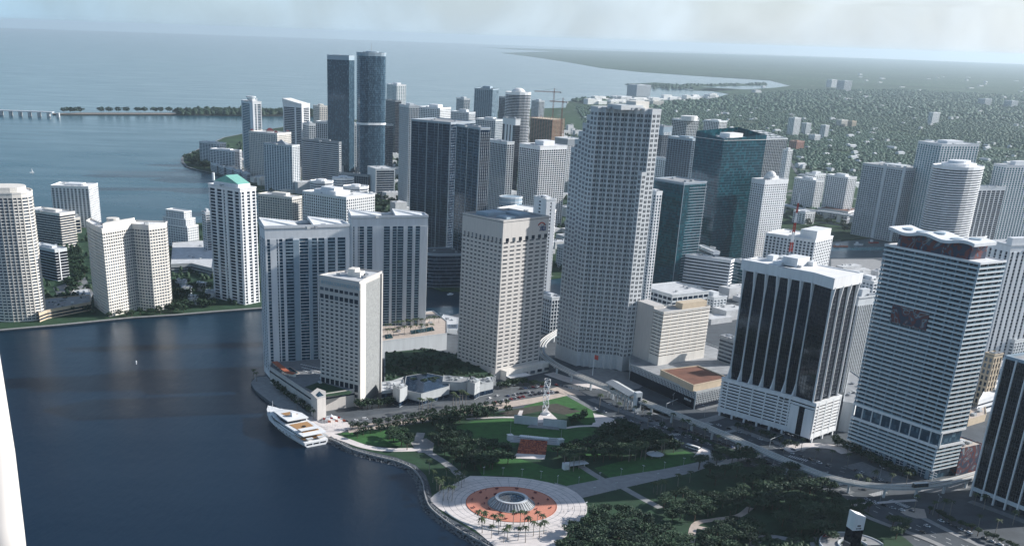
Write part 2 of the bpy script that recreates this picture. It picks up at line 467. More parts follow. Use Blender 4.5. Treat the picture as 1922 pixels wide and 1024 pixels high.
# ------------------------------------------------------------------ buildings
def tower(name, label, foot, z1, nf, z0=0.0, wall='white', glz='glass_navy', band=(1.1, 0.3), bay=6.0, pw=0.8, pd=0.5,
          faces=None, top=2.5, base=0.0, basewall=None, roof='roof_pale', panes=None, bandmat=None, bandname='floor_band',
          pier='pier', cat='building', group=None, pent=1, parapet=1.2, root=None, balc=None, skipbands=(), units=3, piermat=None,
          topmat=None, rail=None):
    cen = centroid(foot)
    sep_root = root is None
    if root is None:
        root = empty(name, (cen.x, cen.y, z0), label, cat, group)
    n = len(foot)
    bh, bo = band
    bandmat = bandmat or wall; piermat = piermat or wall; basewall = basewall or wall
    MB().prism(foot, z0, z1 - 0.02).build('glazing', glz, root)
    zb, zt = z0 + base, z1 - top
    fh = (zt - zb) / nf
    if base > 0: MB().prism(offset(foot, bo + 0.04), z0, zb).build('base_wall', basewall, root)
    if top > 0: MB().prism(offset(foot, bo + 0.04), zt, z1).build('top_band', topmat or wall, root)
    # floor bands share one mesh
    bm_ = MB().prism(offset(foot, bo), 0, bh)
    if rail:
        bm_.ring(offset(foot, bo + 0.02), offset(foot, bo - 0.12), bh, bh + rail)
    bme = bm_.mesh(bandname, bandmat, (ORG[root.name].x, ORG[root.name].y, 0))
    for i in range(nf):
        if i in skipbands: continue
        copies(bme, bandname, root, (0, 0, zb - ORG[root.name].z + i * fh))
    bays = []
    if faces is None: faces = {}
    for k in range(n):
        a, b = foot[k], foot[(k + 1) % n]
        d = b - a; w = d.length; d = d / w
        nrm = Vector((d.y, -d.x, 0))
        vis = nrm.dot(-(a + b) / 2) > 0
        sp = faces.get(k, faces.get('all'))
        if sp is None:
            if bay and w > bay * 0.8:
                q = max(1, round(w / bay)); sp = even(q, pw / w)
            else: sp = []
        ang = math.degrees(math.atan2(d.y, d.x))
        for (u0, u1) in sp:
            c = a + d * (w * (u0 + u1) / 2) + nrm * (pd / 2 - 0.05)
            pbox(pier, piermat, root, (c.x, c.y, (zb + zt) / 2), w * (u1 - u0), pd + 0.1, zt - zb, ang)
        if vis and (panes or balc):
            ed = sorted(sp); 
            gaps = [(ed[i][1], ed[i + 1][0]) for i in range(len(ed) - 1) if ed[i + 1][0] - ed[i][1] > 0.005]
            for gi, (g0, g1) in enumerate(gaps):
                for i in range(nf):
                    zz0, zz1 = zb + i * fh + bh, zb + (i + 1) * fh
                    c = a + d * (w * (g0 + g1) / 2) + nrm * 0.08
                    bays.append((c, w * (g1 - g0), zz0, zz1, ang, nrm, k, gi, i))
    if panes:
        mt_, split, who = (panes + (1, None))[:3] if isinstance(panes, tuple) else (panes, 1, None)
        L_ = []
        for (c, w, a0, a1, ang, nrm, k, gi, i) in bays:
            if who is not None and k not in who: continue
            d = dirv(ang)
            for q in range(split):
                cc = c + d * (w * ((q + 0.5) / split - 0.5))
                L_.append(((Vector((cc.x, cc.y, (a0 + a1) / 2)) - Vector((0, 0, CAM_H))).length, cc, w / split - (0.25 if split > 1 else 0.02), a1 - a0 - 0.02, (a0 + a1) / 2, ang))
        L_.sort(key=lambda t: t[0])
        for (_, cc, w, h, zz, ang) in L_[:300]:
            pbox('window', mt_, root, (cc.x, cc.y, zz), w, 0.12, h, ang)
        if len(L_) > 300:
            r = MB()
            for (_, cc, w, h, zz, ang) in L_[300:]:
                r.box((cc.x, cc.y, zz - h / 2), w, 0.12, h, ang)
            tag(r.build('window', mt_, root), kind='stuff')
    if balc:
        depth, bmt, who = balc
        L_ = [t for t in bays if who is None or (t[6], t[7]) in who]
        L_.sort(key=lambda t: (t[0] - Vector((0, 0, CAM_H - t[2]))).length)
        for idx, (c, w, a0, a1, ang, nrm, k, gi, i) in enumerate(L_[:300]):
            cc = c + nrm * (depth / 2)
            key = ('balc', bmt)
            if key not in _UNIT:
                b_ = MB().box((0, 0, -0.5), 1, 1, 0.12)
                b_.box((0, -0.48, -0.38), 1, 0.04, 0.22)
                _UNIT[key] = b_.mesh('balcony', bmt)
            o = copies(_UNIT[key], 'balcony', root, Vector((cc.x, cc.y, (a0 + a1) / 2 - bh / 2)) - ORG[root.name], RAD(ang), (w, depth, a1 - a0 + bh))
    if roof:
        rf = MB().prism(offset(foot, max(bo, pd) + 0.12), z1, z1 + 0.5).build('roof', roof, root)
        if parapet:
            MB().ring(offset(foot, max(bo, pd) + 0.1), offset(foot, max(bo, pd) - 0.5), z1 + 0.5, z1 + 0.5 + parapet).build('parapet', wall, rf)
        A = sum((foot[(i + 1) % n] - foot[i]).length for i in range(n)) / 4
        if pent:
            sh = dirv(GRID) * A * 0.05
            P_ = shrink(foot, 0.42, (sh.x, sh.y))
            MB().prism(P_, z1 + 0.5, z1 + 0.5 + 4.5 * pent).build('penthouse', wall, rf)
        rg = random.Random(int(cen.x * 7 + cen.y * 3))
        for q in range(units):
            t = rg.random() * 6.283; rr = A * (0.30 + 0.06 * rg.random())
            pbox('roof_unit', 'concrete' if q % 2 else 'metal', rf, (cen.x + rr * math.cos(t), cen.y + rr * math.sin(t), z1 + 1.5), 2 + 2.5 * rg.random(), 2 + 3 * rg.random(), 2.0, GRID)
    return root

# ------------------------------------------------------------------ ground, water, roads
def P2(pts, z=0.0):
    return [G(x, y, z) for x, y in pts]
def sheet(name, pts, z, m, h=0.0, kind='structure', world_pts=False, parent=None):
    """flat piece of ground; with h it is a raised slab"""
    ps = pts if world_pts else P2(pts)
    b = MB()
    area = sum(ps[i].x * ps[(i + 1) % len(ps)].y - ps[(i + 1) % len(ps)].x * ps[i].y for i in range(len(ps)))
    if area < 0: ps = list(reversed(ps))
    if h: b.prism(ps, z - h, z)
    else: b.add([(p.x, p.y, z) for p in ps], [tuple(range(len(ps)))])
    return tag(b.build(name, m, parent), kind=kind)
def smooth_line(pts, n=8):
    out = []
    P = [pts[0]] + list(pts) + [pts[-1]]
    for i in range(1, len(P) - 2):
        p0, p1, p2, p3 = (Vector((*p[:2], p[2] if len(p) > 2 else 0)) for p in P[i - 1:i + 3])
        for k in range(n):
            t = k / n
            out.append(0.5 * ((2 * p1) + (p2 - p0) * t + (2 * p0 - 5 * p1 + 4 * p2 - p3) * t * t + (3 * p1 - p0 - 3 * p2 + p3) * t ** 3))
    out.append(Vector((*P[-1][:2], P[-1][2] if len(P[-1]) > 2 else 0)))
    return out
def strip(name, line, w, z, m, h=0.0, kind='structure', parent=None):
    b = MB(); n = len(line)
    Ls, Rs = [], []
    for i, p in enumerate(line):
        d = (line[min(i + 1, n - 1)] - line[max(i - 1, 0)]); d.z = 0; d.normalize()
        nn = Vector((-d.y, d.x, 0)) * (w / 2)
        Ls.append(p + nn); Rs.append(p - nn)
    vs_ = [(q.x, q.y, z + p.z) for p, q in zip(line, Ls)] + [(q.x, q.y, z + p.z) for p, q in zip(line, Rs)]
    fs_ = [(i, n + i, n + i + 1, i + 1) for i in range(n - 1)]
    if h:
        vs_ += [(v[0], v[1], v[2] - h) for v in vs_[:2 * n]]
        for i in range(n - 1):
            fs_ += [(i, i + 1, 2 * n + i + 1, 2 * n + i), (n + i + 1, n + i, 3 * n + i, 3 * n + i + 1), (2 * n + i, 2 * n + i + 1, 3 * n + i + 1, 3 * n + i)]
        fs_ += [(0, 2 * n, 3 * n, n), (n - 1, 2 * n - 1, 4 * n - 1, 3 * n - 1)]
    b.add(vs_, fs_)
    o = b.build(name, m, parent)
    if kind: tag(o, kind=kind)
    return o

# materials of the ground
mat('asphalt', (0.075, 0.088, 0.102), 0.85, var=0.35, scale=0.08)
mat('asphalt_old', (0.11, 0.12, 0.13), 0.85, var=0.3, scale=0.1)
mat('paving', (0.30, 0.30, 0.30), 0.85, var=0.22, scale=0.2)
mat('paving_grey', (0.20, 0.21, 0.22), 0.85, var=0.25, scale=0.3)
mat('paving_tan', (0.50, 0.42, 0.36), 0.85, var=0.2, scale=0.2)
mat('plaza_stone', (0.70, 0.64, 0.61), 0.85, var=0.16, scale=0.12)
mat('paint_white', (0.7, 0.7, 0.7), 0.7)
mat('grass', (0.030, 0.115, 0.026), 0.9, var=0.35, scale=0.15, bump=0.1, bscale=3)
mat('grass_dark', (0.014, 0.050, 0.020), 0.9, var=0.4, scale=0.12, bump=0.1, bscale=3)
mat('soil', (0.06, 0.055, 0.045), 0.95, var=0.4, scale=0.2)
def suburb_mat():
    mt, nt, b = _new('suburb_ground')
    N, L = nt.nodes, nt.links
    geo = N.new('ShaderNodeNewGeometry')
    n1 = N.new('ShaderNodeTexNoise'); n1.inputs['Scale'].default_value = 0.02; n1.inputs['Detail'].default_value = 9; n1.inputs['Roughness'].default_value = 0.75
    n2 = N.new('ShaderNodeTexNoise'); n2.inputs['Scale'].default_value = 0.0012; n2.inputs['Detail'].default_value = 5
    mp = N.new('ShaderNodeMapping'); mp.inputs['Rotation'].default_value = (0, 0, RAD(-GRID))
    L.new(geo.outputs['Position'], mp.inputs[0])
    v = N.new('ShaderNodeTexVoronoi'); v.inputs['Scale'].default_value = 0.03; v.distance = 'CHEBYCHEV'
    for a in (n1, n2): L.new(geo.outputs['Position'], a.inputs['Vector'])
    L.new(mp.outputs[0], v.inputs['Vector'])
    r = N.new('ShaderNodeValToRGB')
    r.color_ramp.elements[0].position = 0.38; r.color_ramp.elements[0].color = (0.022, 0.045, 0.026, 1)
    r.color_ramp.elements[1].position = 0.66; r.color_ramp.elements[1].color = (0.055, 0.100, 0.050, 1)
    L.new(n1.outputs['Fac'], r.inputs[0])
    # roofs and yards among the trees
    sp = N.new('ShaderNodeSeparateColor'); L.new(v.outputs['Color'], sp.inputs[0])
    lt = N.new('ShaderNodeMath'); lt.operation = 'GREATER_THAN'; lt.inputs[1].default_value = 0.84
    L.new(sp.outputs[0], lt.inputs[0])
    ds = N.new('ShaderNodeMath'); ds.operation = 'LESS_THAN'; ds.inputs[1].default_value = 0.26
    L.new(v.outputs['Distance'], ds.inputs[0])
    mu = N.new('ShaderNodeMath'); mu.operation = 'MULTIPLY'; L.new(lt.outputs[0], mu.inputs[0]); L.new(ds.outputs[0], mu.inputs[1])
    mx_ = N.new('ShaderNodeMixRGB'); mx_.inputs[2].default_value = (0.22, 0.23, 0.22, 1)
    L.new(mu.outputs[0], mx_.inputs[0]); L.new(r.outputs[0], mx_.inputs[1])
    m3 = N.new('ShaderNodeHueSaturation')
    mr = N.new('ShaderNodeMapRange'); mr.inputs['From Min'].default_value = .3; mr.inputs['From Max'].default_value = .7
    mr.inputs['To Min'].default_value = 0.7; mr.inputs['To Max'].default_value = 1.35
    L.new(n2.outputs['Fac'], mr.inputs[0]); L.new(mr.outputs[0], m3.inputs['Value']); L.new(mx_.outputs[0], m3.inputs['Color'])
    L.new(m3.outputs[0], b.inputs['Base Color']); b.inputs['Roughness'].default_value = 0.95; b.inputs['Specular IOR Level'].default_value = 0.1
    MATS['suburb_ground'] = mt
suburb_mat()
def water_mat():
    mt, nt, b = _new('water')
    N, L = nt.nodes, nt.links
    b.inputs['Base Color'].default_value = (0.0015, 0.010, 0.022, 1)
    b.inputs['Roughness'].default_value = 0.09
    b.inputs['IOR'].default_value = 1.333
    b.inputs['Specular IOR Level'].default_value = 0.5
    geo = N.new('ShaderNodeNewGeometry')
    mp = N.new('ShaderNodeMapping'); mp.inputs['Rotation'].default_value = (0, 0, 0.5); mp.inputs['Scale'].default_value = (1.0, 0.35, 1)
    L.new(geo.outputs['Position'], mp.inputs[0])
    n1 = N.new('ShaderNodeTexNoise'); n1.inputs['Scale'].default_value = 0.22; n1.inputs['Detail'].default_value = 4
    n2 = N.new('ShaderNodeTexNoise'); n2.inputs['Scale'].default_value = 0.006; n2.inputs['Detail'].default_value = 5; n2.inputs['Roughness'].default_value = 0.6
    mp2 = N.new('ShaderNodeMapping'); mp2.inputs['Scale'].default_value = (0.5, 1.6, 1); mp2.inputs['Rotation'].default_value = (0, 0, -0.15)
    L.new(geo.outputs['Position'], mp2.inputs[0])
    L.new(mp.outputs[0], n1.inputs['Vector']); L.new(mp2.outputs[0], n2.inputs['Vector'])
    # wind streaks: rougher and smoother patches of ripples
    mr = N.new('ShaderNodeMapRange'); mr.inputs['From Min'].default_value = 0.35; mr.inputs['From Max'].default_value = 0.65
    mr.inputs['To Min'].default_value = 0.25; mr.inputs['To Max'].default_value = 0.6
    L.new(n2.outputs['Fac'], mr.inputs[0])
    bp = N.new('ShaderNodeBump'); bp.inputs['Distance'].default_value = 0.5
    L.new(mr.outputs[0], bp.inputs['Strength'])
    L.new(n1.outputs['Fac'], bp.inputs['Height']); L.new(bp.outputs[0], b.inputs['Normal'])
    m2 = N.new('ShaderNodeMapRange'); m2.inputs['From Min'].default_value = 0.3; m2.inputs['From Max'].default_value = 0.7
    m2.inputs['To Min'].default_value = 0.26; m2.inputs['To Max'].default_value = 0.40
    L.new(n2.outputs['Fac'], m2.inputs[0]); L.new(m2.outputs[0], b.inputs['Roughness'])
    # far water's body colour lightened, standing in for pale sky reflected at grazing angles
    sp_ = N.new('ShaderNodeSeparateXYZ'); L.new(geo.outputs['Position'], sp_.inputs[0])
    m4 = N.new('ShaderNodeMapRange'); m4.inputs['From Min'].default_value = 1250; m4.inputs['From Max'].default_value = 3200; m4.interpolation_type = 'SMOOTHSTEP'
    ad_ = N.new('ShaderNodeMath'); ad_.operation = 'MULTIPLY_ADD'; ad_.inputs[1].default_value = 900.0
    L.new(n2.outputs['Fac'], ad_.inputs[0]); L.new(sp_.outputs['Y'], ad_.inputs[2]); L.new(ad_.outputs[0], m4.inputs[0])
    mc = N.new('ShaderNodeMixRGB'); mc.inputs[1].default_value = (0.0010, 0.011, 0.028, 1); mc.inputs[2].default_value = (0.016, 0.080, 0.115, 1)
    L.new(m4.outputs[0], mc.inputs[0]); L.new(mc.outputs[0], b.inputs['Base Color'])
    # open bay: ripples too small to see, so a smoother mean surface
    fr_ = N.new('ShaderNodeMapRange'); fr_.inputs['From Min'].default_value = 1000; fr_.inputs['From Max'].default_value = 4500
    fr_.inputs['To Min'].default_value = 1.0; fr_.inputs['To Max'].default_value = 0.5; L.new(sp_.outputs['Y'], fr_.inputs[0])
    for src, dst in ((mr.outputs[0], bp.inputs['Strength']), (m2.outputs[0], b.inputs['Roughness'])):
        q_ = N.new('ShaderNodeMath'); q_.operation = 'MULTIPLY'; L.new(src, q_.inputs[0]); L.new(fr_.outputs[0], q_.inputs[1]); L.new(q_.outputs[0], dst)
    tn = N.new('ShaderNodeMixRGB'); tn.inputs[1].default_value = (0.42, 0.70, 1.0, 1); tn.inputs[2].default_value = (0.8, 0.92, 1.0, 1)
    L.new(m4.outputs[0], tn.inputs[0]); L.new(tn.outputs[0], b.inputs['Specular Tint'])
    MATS['water'] = mt
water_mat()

FAR = 50000.0
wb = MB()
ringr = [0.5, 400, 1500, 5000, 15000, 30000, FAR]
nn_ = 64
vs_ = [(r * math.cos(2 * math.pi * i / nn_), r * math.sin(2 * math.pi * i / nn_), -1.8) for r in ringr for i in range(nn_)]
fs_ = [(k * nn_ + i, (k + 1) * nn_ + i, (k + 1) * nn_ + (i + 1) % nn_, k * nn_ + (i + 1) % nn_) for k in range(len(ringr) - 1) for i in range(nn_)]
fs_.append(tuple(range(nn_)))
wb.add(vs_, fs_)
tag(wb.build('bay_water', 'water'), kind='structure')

# downtown shore, from the park corner up along the quay and round behind the towers
shore_park = smooth_line([G(x, y) for x, y in [(1010, 1100), (955, 1050), (905, 1018), (860, 993), (825, 968), (805, 948), (797, 925), (792, 902), (775, 880), (745, 866), (700, 855), (660, 843), (630, 828), (612, 820)]], 5)
quay = [G(x, y) for x, y in [(596, 818), (570, 800), (540, 781), (510, 760), (484, 738), (471, 722), (472, 712), (482, 706), (497, 704)]]
north_bank = [G(x, y) for x, y in [(500, 660), (520, 628), (600, 612), (700, 606), (810, 600), (862, 588), (960, 570), (1080, 552), (1200, 530), (1320, 508), (1440, 492), (1560, 484), (1640, 484), (1760, 462), (1960, 440), (2300, 420)]]
downtown = shore_park + quay + north_bank + [Vector((2600, 1400, 0)), Vector((1500, 100, 0)), Vector((300, 60, 0)), Vector((60, 420, 0)), G(1060, 1130)]
sheet('ground', downtown, 0.0, 'asphalt', h=4.0, world_pts=True)
# Brickell and the suburbs
far_coast = [(1066, 190), (1095, 186), (1130, 182), (1180, 186), (1215, 188), (1250, 190), (1300, 186), (1345, 183), (1370, 176), (1330, 170), (1290, 166), (1300, 162), (1345, 165), (1400, 168), (1450, 165), (1485, 161), (1445, 151), (1380, 147), (1300, 142), (1200, 135), (1130, 128), (1060, 116), (1000, 107), (940, 99.5), (1030, 97), (1050, 97), (985, 94.2), (900, 89)]
brick = [(2300, 392), (1960, 410), (1760, 432), (1650, 444), (1560, 452), (1440, 462), (1320, 478), (1200, 496), (1080, 516), (960, 530), (862, 545), (830, 544), (790, 530), (740, 490), (690, 440), (600, 390), (520, 362), (470, 352), (440, 338), (420, 330), (398, 324), (372, 319), (350, 312), (343, 304), (342, 297), (350, 290), (366, 284), (380, 276), (420, 258), (480, 246), (560, 234), (640, 226), (740, 220), (840, 213), (930, 208), (1000, 204), (1062, 202)]
south = [G(x, y) for x, y in brick] + [G(x, y) for x, y in far_coast] + [Vector((3500, 38000, 0)), Vector((16000, 46000, 0)), Vector((44000, 22000, 0)), Vector((44000, 3000, 0)), Vector((6000, 1500, 0))]
sheet('land', south, 0.0, 'suburb_ground', h=4.0, world_pts=True)
for pts in ([(1172, 158), (1230, 155), (1270, 158), (1235, 162), (1190, 162)], [(1200, 162), (1300, 158), (1440, 157), (1440, 160), (1300, 162.5)], [(1290, 169), (1340, 165.5), (1385, 169), (1340, 171)]):
    sheet('island', pts, 0.0, 'suburb_ground', h=3.0)
# Brickell Key
key = [(-120, 632), (-40, 622), (40, 615), (110, 609), (170, 603), (250, 595), (330, 590), (400, 584), (480, 578), (560, 572), (620, 566), (700, 552), (735, 530), (720, 500), (660, 455), (560, 425), (480, 416), (390, 418), (300, 420), (190, 424), (100, 428), (0, 430), (-120, 420)]
sheet('island', key, 0.0, 'grass_dark', h=4.0)
kl = [G(x, y) for x, y in key[:13]]
strip('quay_path', kl, 5.0, 0.05, 'paving', h=0.0)
kb = MB()
for i in range(len(kl) - 1): kb.beam(kl[i] + Vector((0, 0, -1.0)), kl[i + 1] + Vector((0, 0, -1.0)), 0.8, 3.2)
tag(kb.build('sea_wall', 'paving'), 'long pale sea wall along the near shore of the island of towers', 'sea wall')
bl = [G(x, y) for x, y in brick[15:33]]
strip('quay_path', bl, 6.0, 0.04, 'paving_grey')

# park lawns
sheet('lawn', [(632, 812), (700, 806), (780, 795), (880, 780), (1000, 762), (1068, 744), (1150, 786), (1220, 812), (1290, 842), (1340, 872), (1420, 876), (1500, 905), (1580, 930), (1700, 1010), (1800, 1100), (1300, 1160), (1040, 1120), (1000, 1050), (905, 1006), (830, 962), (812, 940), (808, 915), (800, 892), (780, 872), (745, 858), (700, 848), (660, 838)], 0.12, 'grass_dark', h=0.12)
sheet('lawn', [(890, 868), (960, 856), (1040, 880), (1090, 876), (1130, 902), (1085, 911), (1050, 916), (960, 893), (905, 893)], 0.20, 'grass')
sheet('lawn', [(1115, 878), (1180, 862), (1240, 852), (1285, 846), (1328, 860), (1300, 868), (1235, 882), (1145, 897)], 0.20, 'grass')
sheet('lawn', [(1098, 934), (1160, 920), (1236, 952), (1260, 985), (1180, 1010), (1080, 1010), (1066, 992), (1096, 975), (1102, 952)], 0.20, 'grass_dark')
sheet('lawn', [(830, 806), (890, 790), (960, 784), (966, 790), (1010, 800), (1062, 802), (1100, 800), (1160, 812), (1180, 835), (1120, 858), (1030, 846), (975, 832), (930, 850), (860, 838)], 0.20, 'grass')
sheet('lawn', [(1062, 742), (1112, 770), (1118, 792), (1100, 797), (1060, 778), (1035, 758), (1000, 768), (975, 776), (985, 762), (1030, 748)], 0.22, 'grass')
sheet('lawn', [(640, 812), (700, 808), (745, 806), (770, 812), (775, 832), (730, 838), (690, 834), (660, 828)], 0.20, 'grass')
sheet('garden_bed', [(935, 775), (1000, 762), (1045, 757), (1090, 772), (1060, 778), (1020, 770), (960, 783)], 0.24, 'soil')
# park paths
def path(name, pts, w, m, z=0.26): return strip(name, smooth_line([G(x, y) for x, y in pts], 5), w, z, m)
sheet('promenade', [(1040, 905), (1062, 912), (1150, 895), (1240, 881), (1306, 868), (1335, 858), (1360, 864), (1330, 876), (1300, 887), (1230, 902), (1160, 918), (1094, 934), (1060, 930)], 0.30, 'paving')
path('path', [(1090, 874), (1110, 887), (1135, 902)], 6, 'paving', 0.27)
path('path', [(1168, 914), (1200, 932), (1240, 953)], 6, 'paving', 0.27)
path('path', [(614, 814), (650, 826), (685, 838), (730, 844), (790, 843)], 8, 'plaza_stone', 0.31)
path('path', [(790, 812), (786, 830), (800, 846), (835, 868), (868, 896)], 7, 'paving', 0.28)
path('path', [(875, 786), (930, 783), (965, 783)], 4, 'plaza_stone', 0.27)
path('path', [(1062, 803), (1085, 800), (1120, 798), (1150, 790)], 4, 'plaza_stone', 0.27)
path('path', [(1296, 1030), (1304, 985), (1340, 975), (1385, 968), (1408, 952)], 5, 'paving_tan', 0.27)
path('path', [(1306, 988), (1335, 994)], 5, 'paving_tan', 0.275)
path('path', [(1410, 1024), (1440, 1006), (1500, 1016)], 6, 'paving', 0.27)
sheet('path', [(770, 830), (800, 822), (815, 832), (812, 848), (785, 850)], 0.29, 'paving')
# quay promenade round the hotel
sheet('promenade', [(471, 718), (480, 708), (500, 706), (540, 745), (575, 772), (600, 784), (640, 790), (650, 800), (640, 812), (612, 816), (598, 814), (570, 796), (535, 774), (500, 748), (478, 731)], 0.22, 'paving', h=0.2)
sheet('pavement', [(575, 780), (600, 784), (640, 784), (655, 794), (660, 802), (640, 812), (612, 816), (590, 806)], 0.26, 'plaza_stone')
# wide tan pavement between the park and the street north of it
sheet('pavement', [(650, 800), (700, 794), (800, 779), (900, 762), (990, 748), (1050, 738), (1066, 742), (1000, 757), (900, 773), (800, 790), (700, 806), (655, 812)], 0.24, 'paving_tan')
sheet('forecourt', [(640, 786), (690, 780), (760, 768), (850, 754), (945, 740), (1000, 736), (1040, 732), (1050, 737), (990, 747), (900, 761), (800, 778), (700, 793), (655, 799)], 0.10, 'asphalt_old')
sheet('forecourt', [(845, 748), (930, 728), (1000, 722), (1030, 728), (1040, 740), (960, 752), (900, 760)], 0.13, 'asphalt_old')
sheet('pavement', [(1095, 772), (1130, 778), (1165, 790), (1150, 803), (1110, 800), (1114, 790)], 0.21, 'plaza_stone')
sheet('pavement', [(1300, 858), (1318, 838), (1345, 850), (1372, 866), (1360, 876), (1330, 872)], 0.21, 'plaza_stone')
# boulevard medians and pavements
bd = [(1075, 735), (1120, 752), (1200, 784), (1262, 806)]
path('median', [(1108, 748), (1150, 765), (1200, 782), (1240, 798)], 9, 'paving_grey', 0.15)
path('median', [(1060, 742), (1090, 755), (1120, 770)], 8, 'paving_grey', 0.15)
path('median', [(1150, 735), (1200, 758), (1260, 785)], 12, 'paving_grey', 0.15)
path('median', [(1380, 858), (1420, 868), (1480, 885), (1540, 905), (1600, 925)], 8, 'paving_grey', 0.15)
path('median', [(1290, 812), (1340, 832), (1400, 856)], 5, 'grass_dark', 0.15)
path('pavement', [(1030, 700), (1100, 722), (1170, 728)], 14, 'plaza_stone', 0.15)
path('pavement', [(1200, 760), (1300, 790), (1370, 775)], 10, 'paving', 0.15)
path('pavement', [(1310, 768), (1370, 752)], 8, 'paving_grey', 0.16)
path('pavement', [(1370, 800), (1440, 825), (1510, 845)], 8, 'paving', 0.15)
path('pavement', [(1475, 845), (1510, 836), (1560, 838), (1590, 850)], 12, 'plaza_stone', 0.17)
path('pavement', [(1360, 868), (1400, 858), (1440, 852)], 7, 'plaza_stone', 0.16)
path('pavement', [(1600, 870), (1660, 893), (1740, 915), (1800, 905)], 22, 'paving_grey', 0.15)
path('pavement', [(1600, 948), (1660, 942), (1720, 938)], 4, 'plaza_stone', 0.16)
path('pavement', [(1590, 950), (1640, 975), (1740, 1012), (1800, 1040)], 5, 'paving', 0.30)
path('pavement', [(1700, 955), (1740, 975), (1800, 1005), (1900, 1050)], 5, 'paving', 0.16)
path('pavement', [(1820, 940), (1880, 962), (1940, 985)], 7, 'paving_grey', 0.15)
sheet('traffic_island', [(1690, 960), (1712, 952), (1735, 955), (1740, 972), (1720, 972), (1700, 966)], 0.17, 'paving_tan', h=0.15)
# SEFC plaza
sheet('forecourt', [(1060, 712), (1085, 695), (1130, 690), (1190, 700), (1225, 712), (1200, 728), (1150, 738), (1100, 722)], 0.12, 'paving')
sheet('pavement', [(1030, 730), (1060, 722), (1085, 732), (1100, 742), (1060, 740)], 0.18, 'paving_tan')

# road markings
def dashes(name, pts, w=0.3, dash=4, gap=8, z=0.02, m='paint_white'):
    L_ = smooth_line([G(x, y) for x, y in pts], 10)
    b = MB(); acc = 0
    for i in range(len(L_) - 1):
        seg = (L_[i + 1] - L_[i]); ln = seg.length; d = seg / ln
        t = 0
        while t < ln:
            ph = (acc + t) % (dash + gap)
            if ph < dash:
                e = min(ln, t + dash - ph)
                p, q = L_[i] + d * t, L_[i] + d * e
                n_ = Vector((-d.y, d.x, 0)) * w / 2
                b.add([(v.x, v.y, z) for v in (p - n_, q - n_, q + n_, p + n_)], [(0, 1, 2, 3)])
                t = e + 0.01
            else: t += dash + gap - ph
        acc += ln
    return tag(b.build(name, m), kind='structure')
for k, off in enumerate((-10, -4, 4, 10)):
    dashes('lane_marking', [(1130 + off * 2, 790 - off), (1210 + off * 2, 812 - off), (1290 + off * 2, 838 - off)], 0.45)
    dashes('lane_marking', [(1340 + off * 1.6, 868 - off * 1.2), (1450 + off * 1.6, 898 - off * 1.2), (1560 + off * 1.6, 932 - off * 1.2), (1700 + off, 990 - off), (1860, 1055 - off)], 0.45)
    dashes('lane_marking', [(1330 + off, 812 - off), (1420 + off, 842 - off), (1520 + off, 872 - off), (1640, 905 - off)], 0.4)
def zebra(px, py, ang, n=9, w=0.9, ln=5):
    c = G(px, py); d = dirv(ang); e = dirv(ang + 90); b = MB()
    for i in range(n):
        b.box((c + d * (i - n / 2) * w * 2 + Vector((0, 0, 0.012))), w, ln, 0.008, ang)
    tag(b.build('crosswalk', 'paint_white'), kind='structure')
for z_ in [(1075, 745, -58), (1150, 800, 32), (1262, 815, 20), (1345, 862, 32), (1395, 838, 32), (1325, 792, -58), (1375, 808, 32), (1585, 905, 32), (1650, 925, 32), (1690, 945, -58), (1500, 860, -40)]:
    zebra(*z_)
# streets of the far bank
for pts, w in (([(1500, 410), (1560, 420), (1640, 430), (1750, 425)], 12), ([(1120, 420), (1250, 400), (1480, 360), (1600, 345)], 10), ([(1480, 300), (1560, 420)], 9), ([(700, 420), (800, 480), (860, 520)], 12), ([(1600, 300), (1700, 330), (1900, 380)], 9)):
    path('road', pts, w, 'asphalt_old', 0.05)
# river parking lots and yards
sheet('yard', [(1590, 400), (1640, 396), (1700, 410), (1690, 425), (1620, 428), (1580, 418)], 0.06, 'paving_grey')
sheet('yard', [(1560, 486), (1640, 486), (1690, 500), (1600, 520), (1560, 510)], 0.06, 'paving')
sheet('yard', [(100, 540), (160, 520), (180, 560), (120, 575)], 0.05, 'paving_grey')

# riprap slope: loose boulders, nobody could count them
b = MB(); rg = random.Random(3)
for i in range(len(shore_park) - 1):
    a, c = shore_park[i], shore_park[i + 1]
    d = c - a; ln = d.length; d.normalize(); n_ = Vector((-d.y, d.x, 0))
    if n_.dot(Vector((-1, -0.3, 0))) < 0: n_ = -n_
    for k in range(int(ln * 7)):
        t = rg.random() * ln; s = rg.random()
        p = a + d * t + n_ * (-3.0 + 7.5 * s); z = 0.5 - 2.4 * s
        r = 0.45 + rg.random() * 0.75
        vs__ = []
        for q in range(6):
            dd = [(1, 0, 0), (-1, 0, 0), (0, 1, 0), (0, -1, 0), (0, 0, 1), (0, 0, -1)][q]
            k2 = r * (0.7 + 0.5 * rg.random())
            vs__.append((p.x + dd[0] * k2 + rg.uniform(-.2, .2), p.y + dd[1] * k2 + rg.uniform(-.2, .2), z + dd[2] * k2 * 0.7))
        b.add(vs__, [(4, 0, 2), (4, 2, 1), (4, 1, 3), (4, 3, 0), (5, 2, 0), (5, 1, 2), (5, 3, 1), (5, 0, 3)])
tag(b.build('boulders', 'rock'), 'dark tumbled boulders lining the curved park shore', kind='stuff')
wl_ = [p.copy() for p in shore_park]
o = strip('shore_wall', wl_, 0.9, 0.9, 'paving', h=1.2, kind=None)
tag(o, 'low pale wall curving along the top of the boulder slope', 'wall')

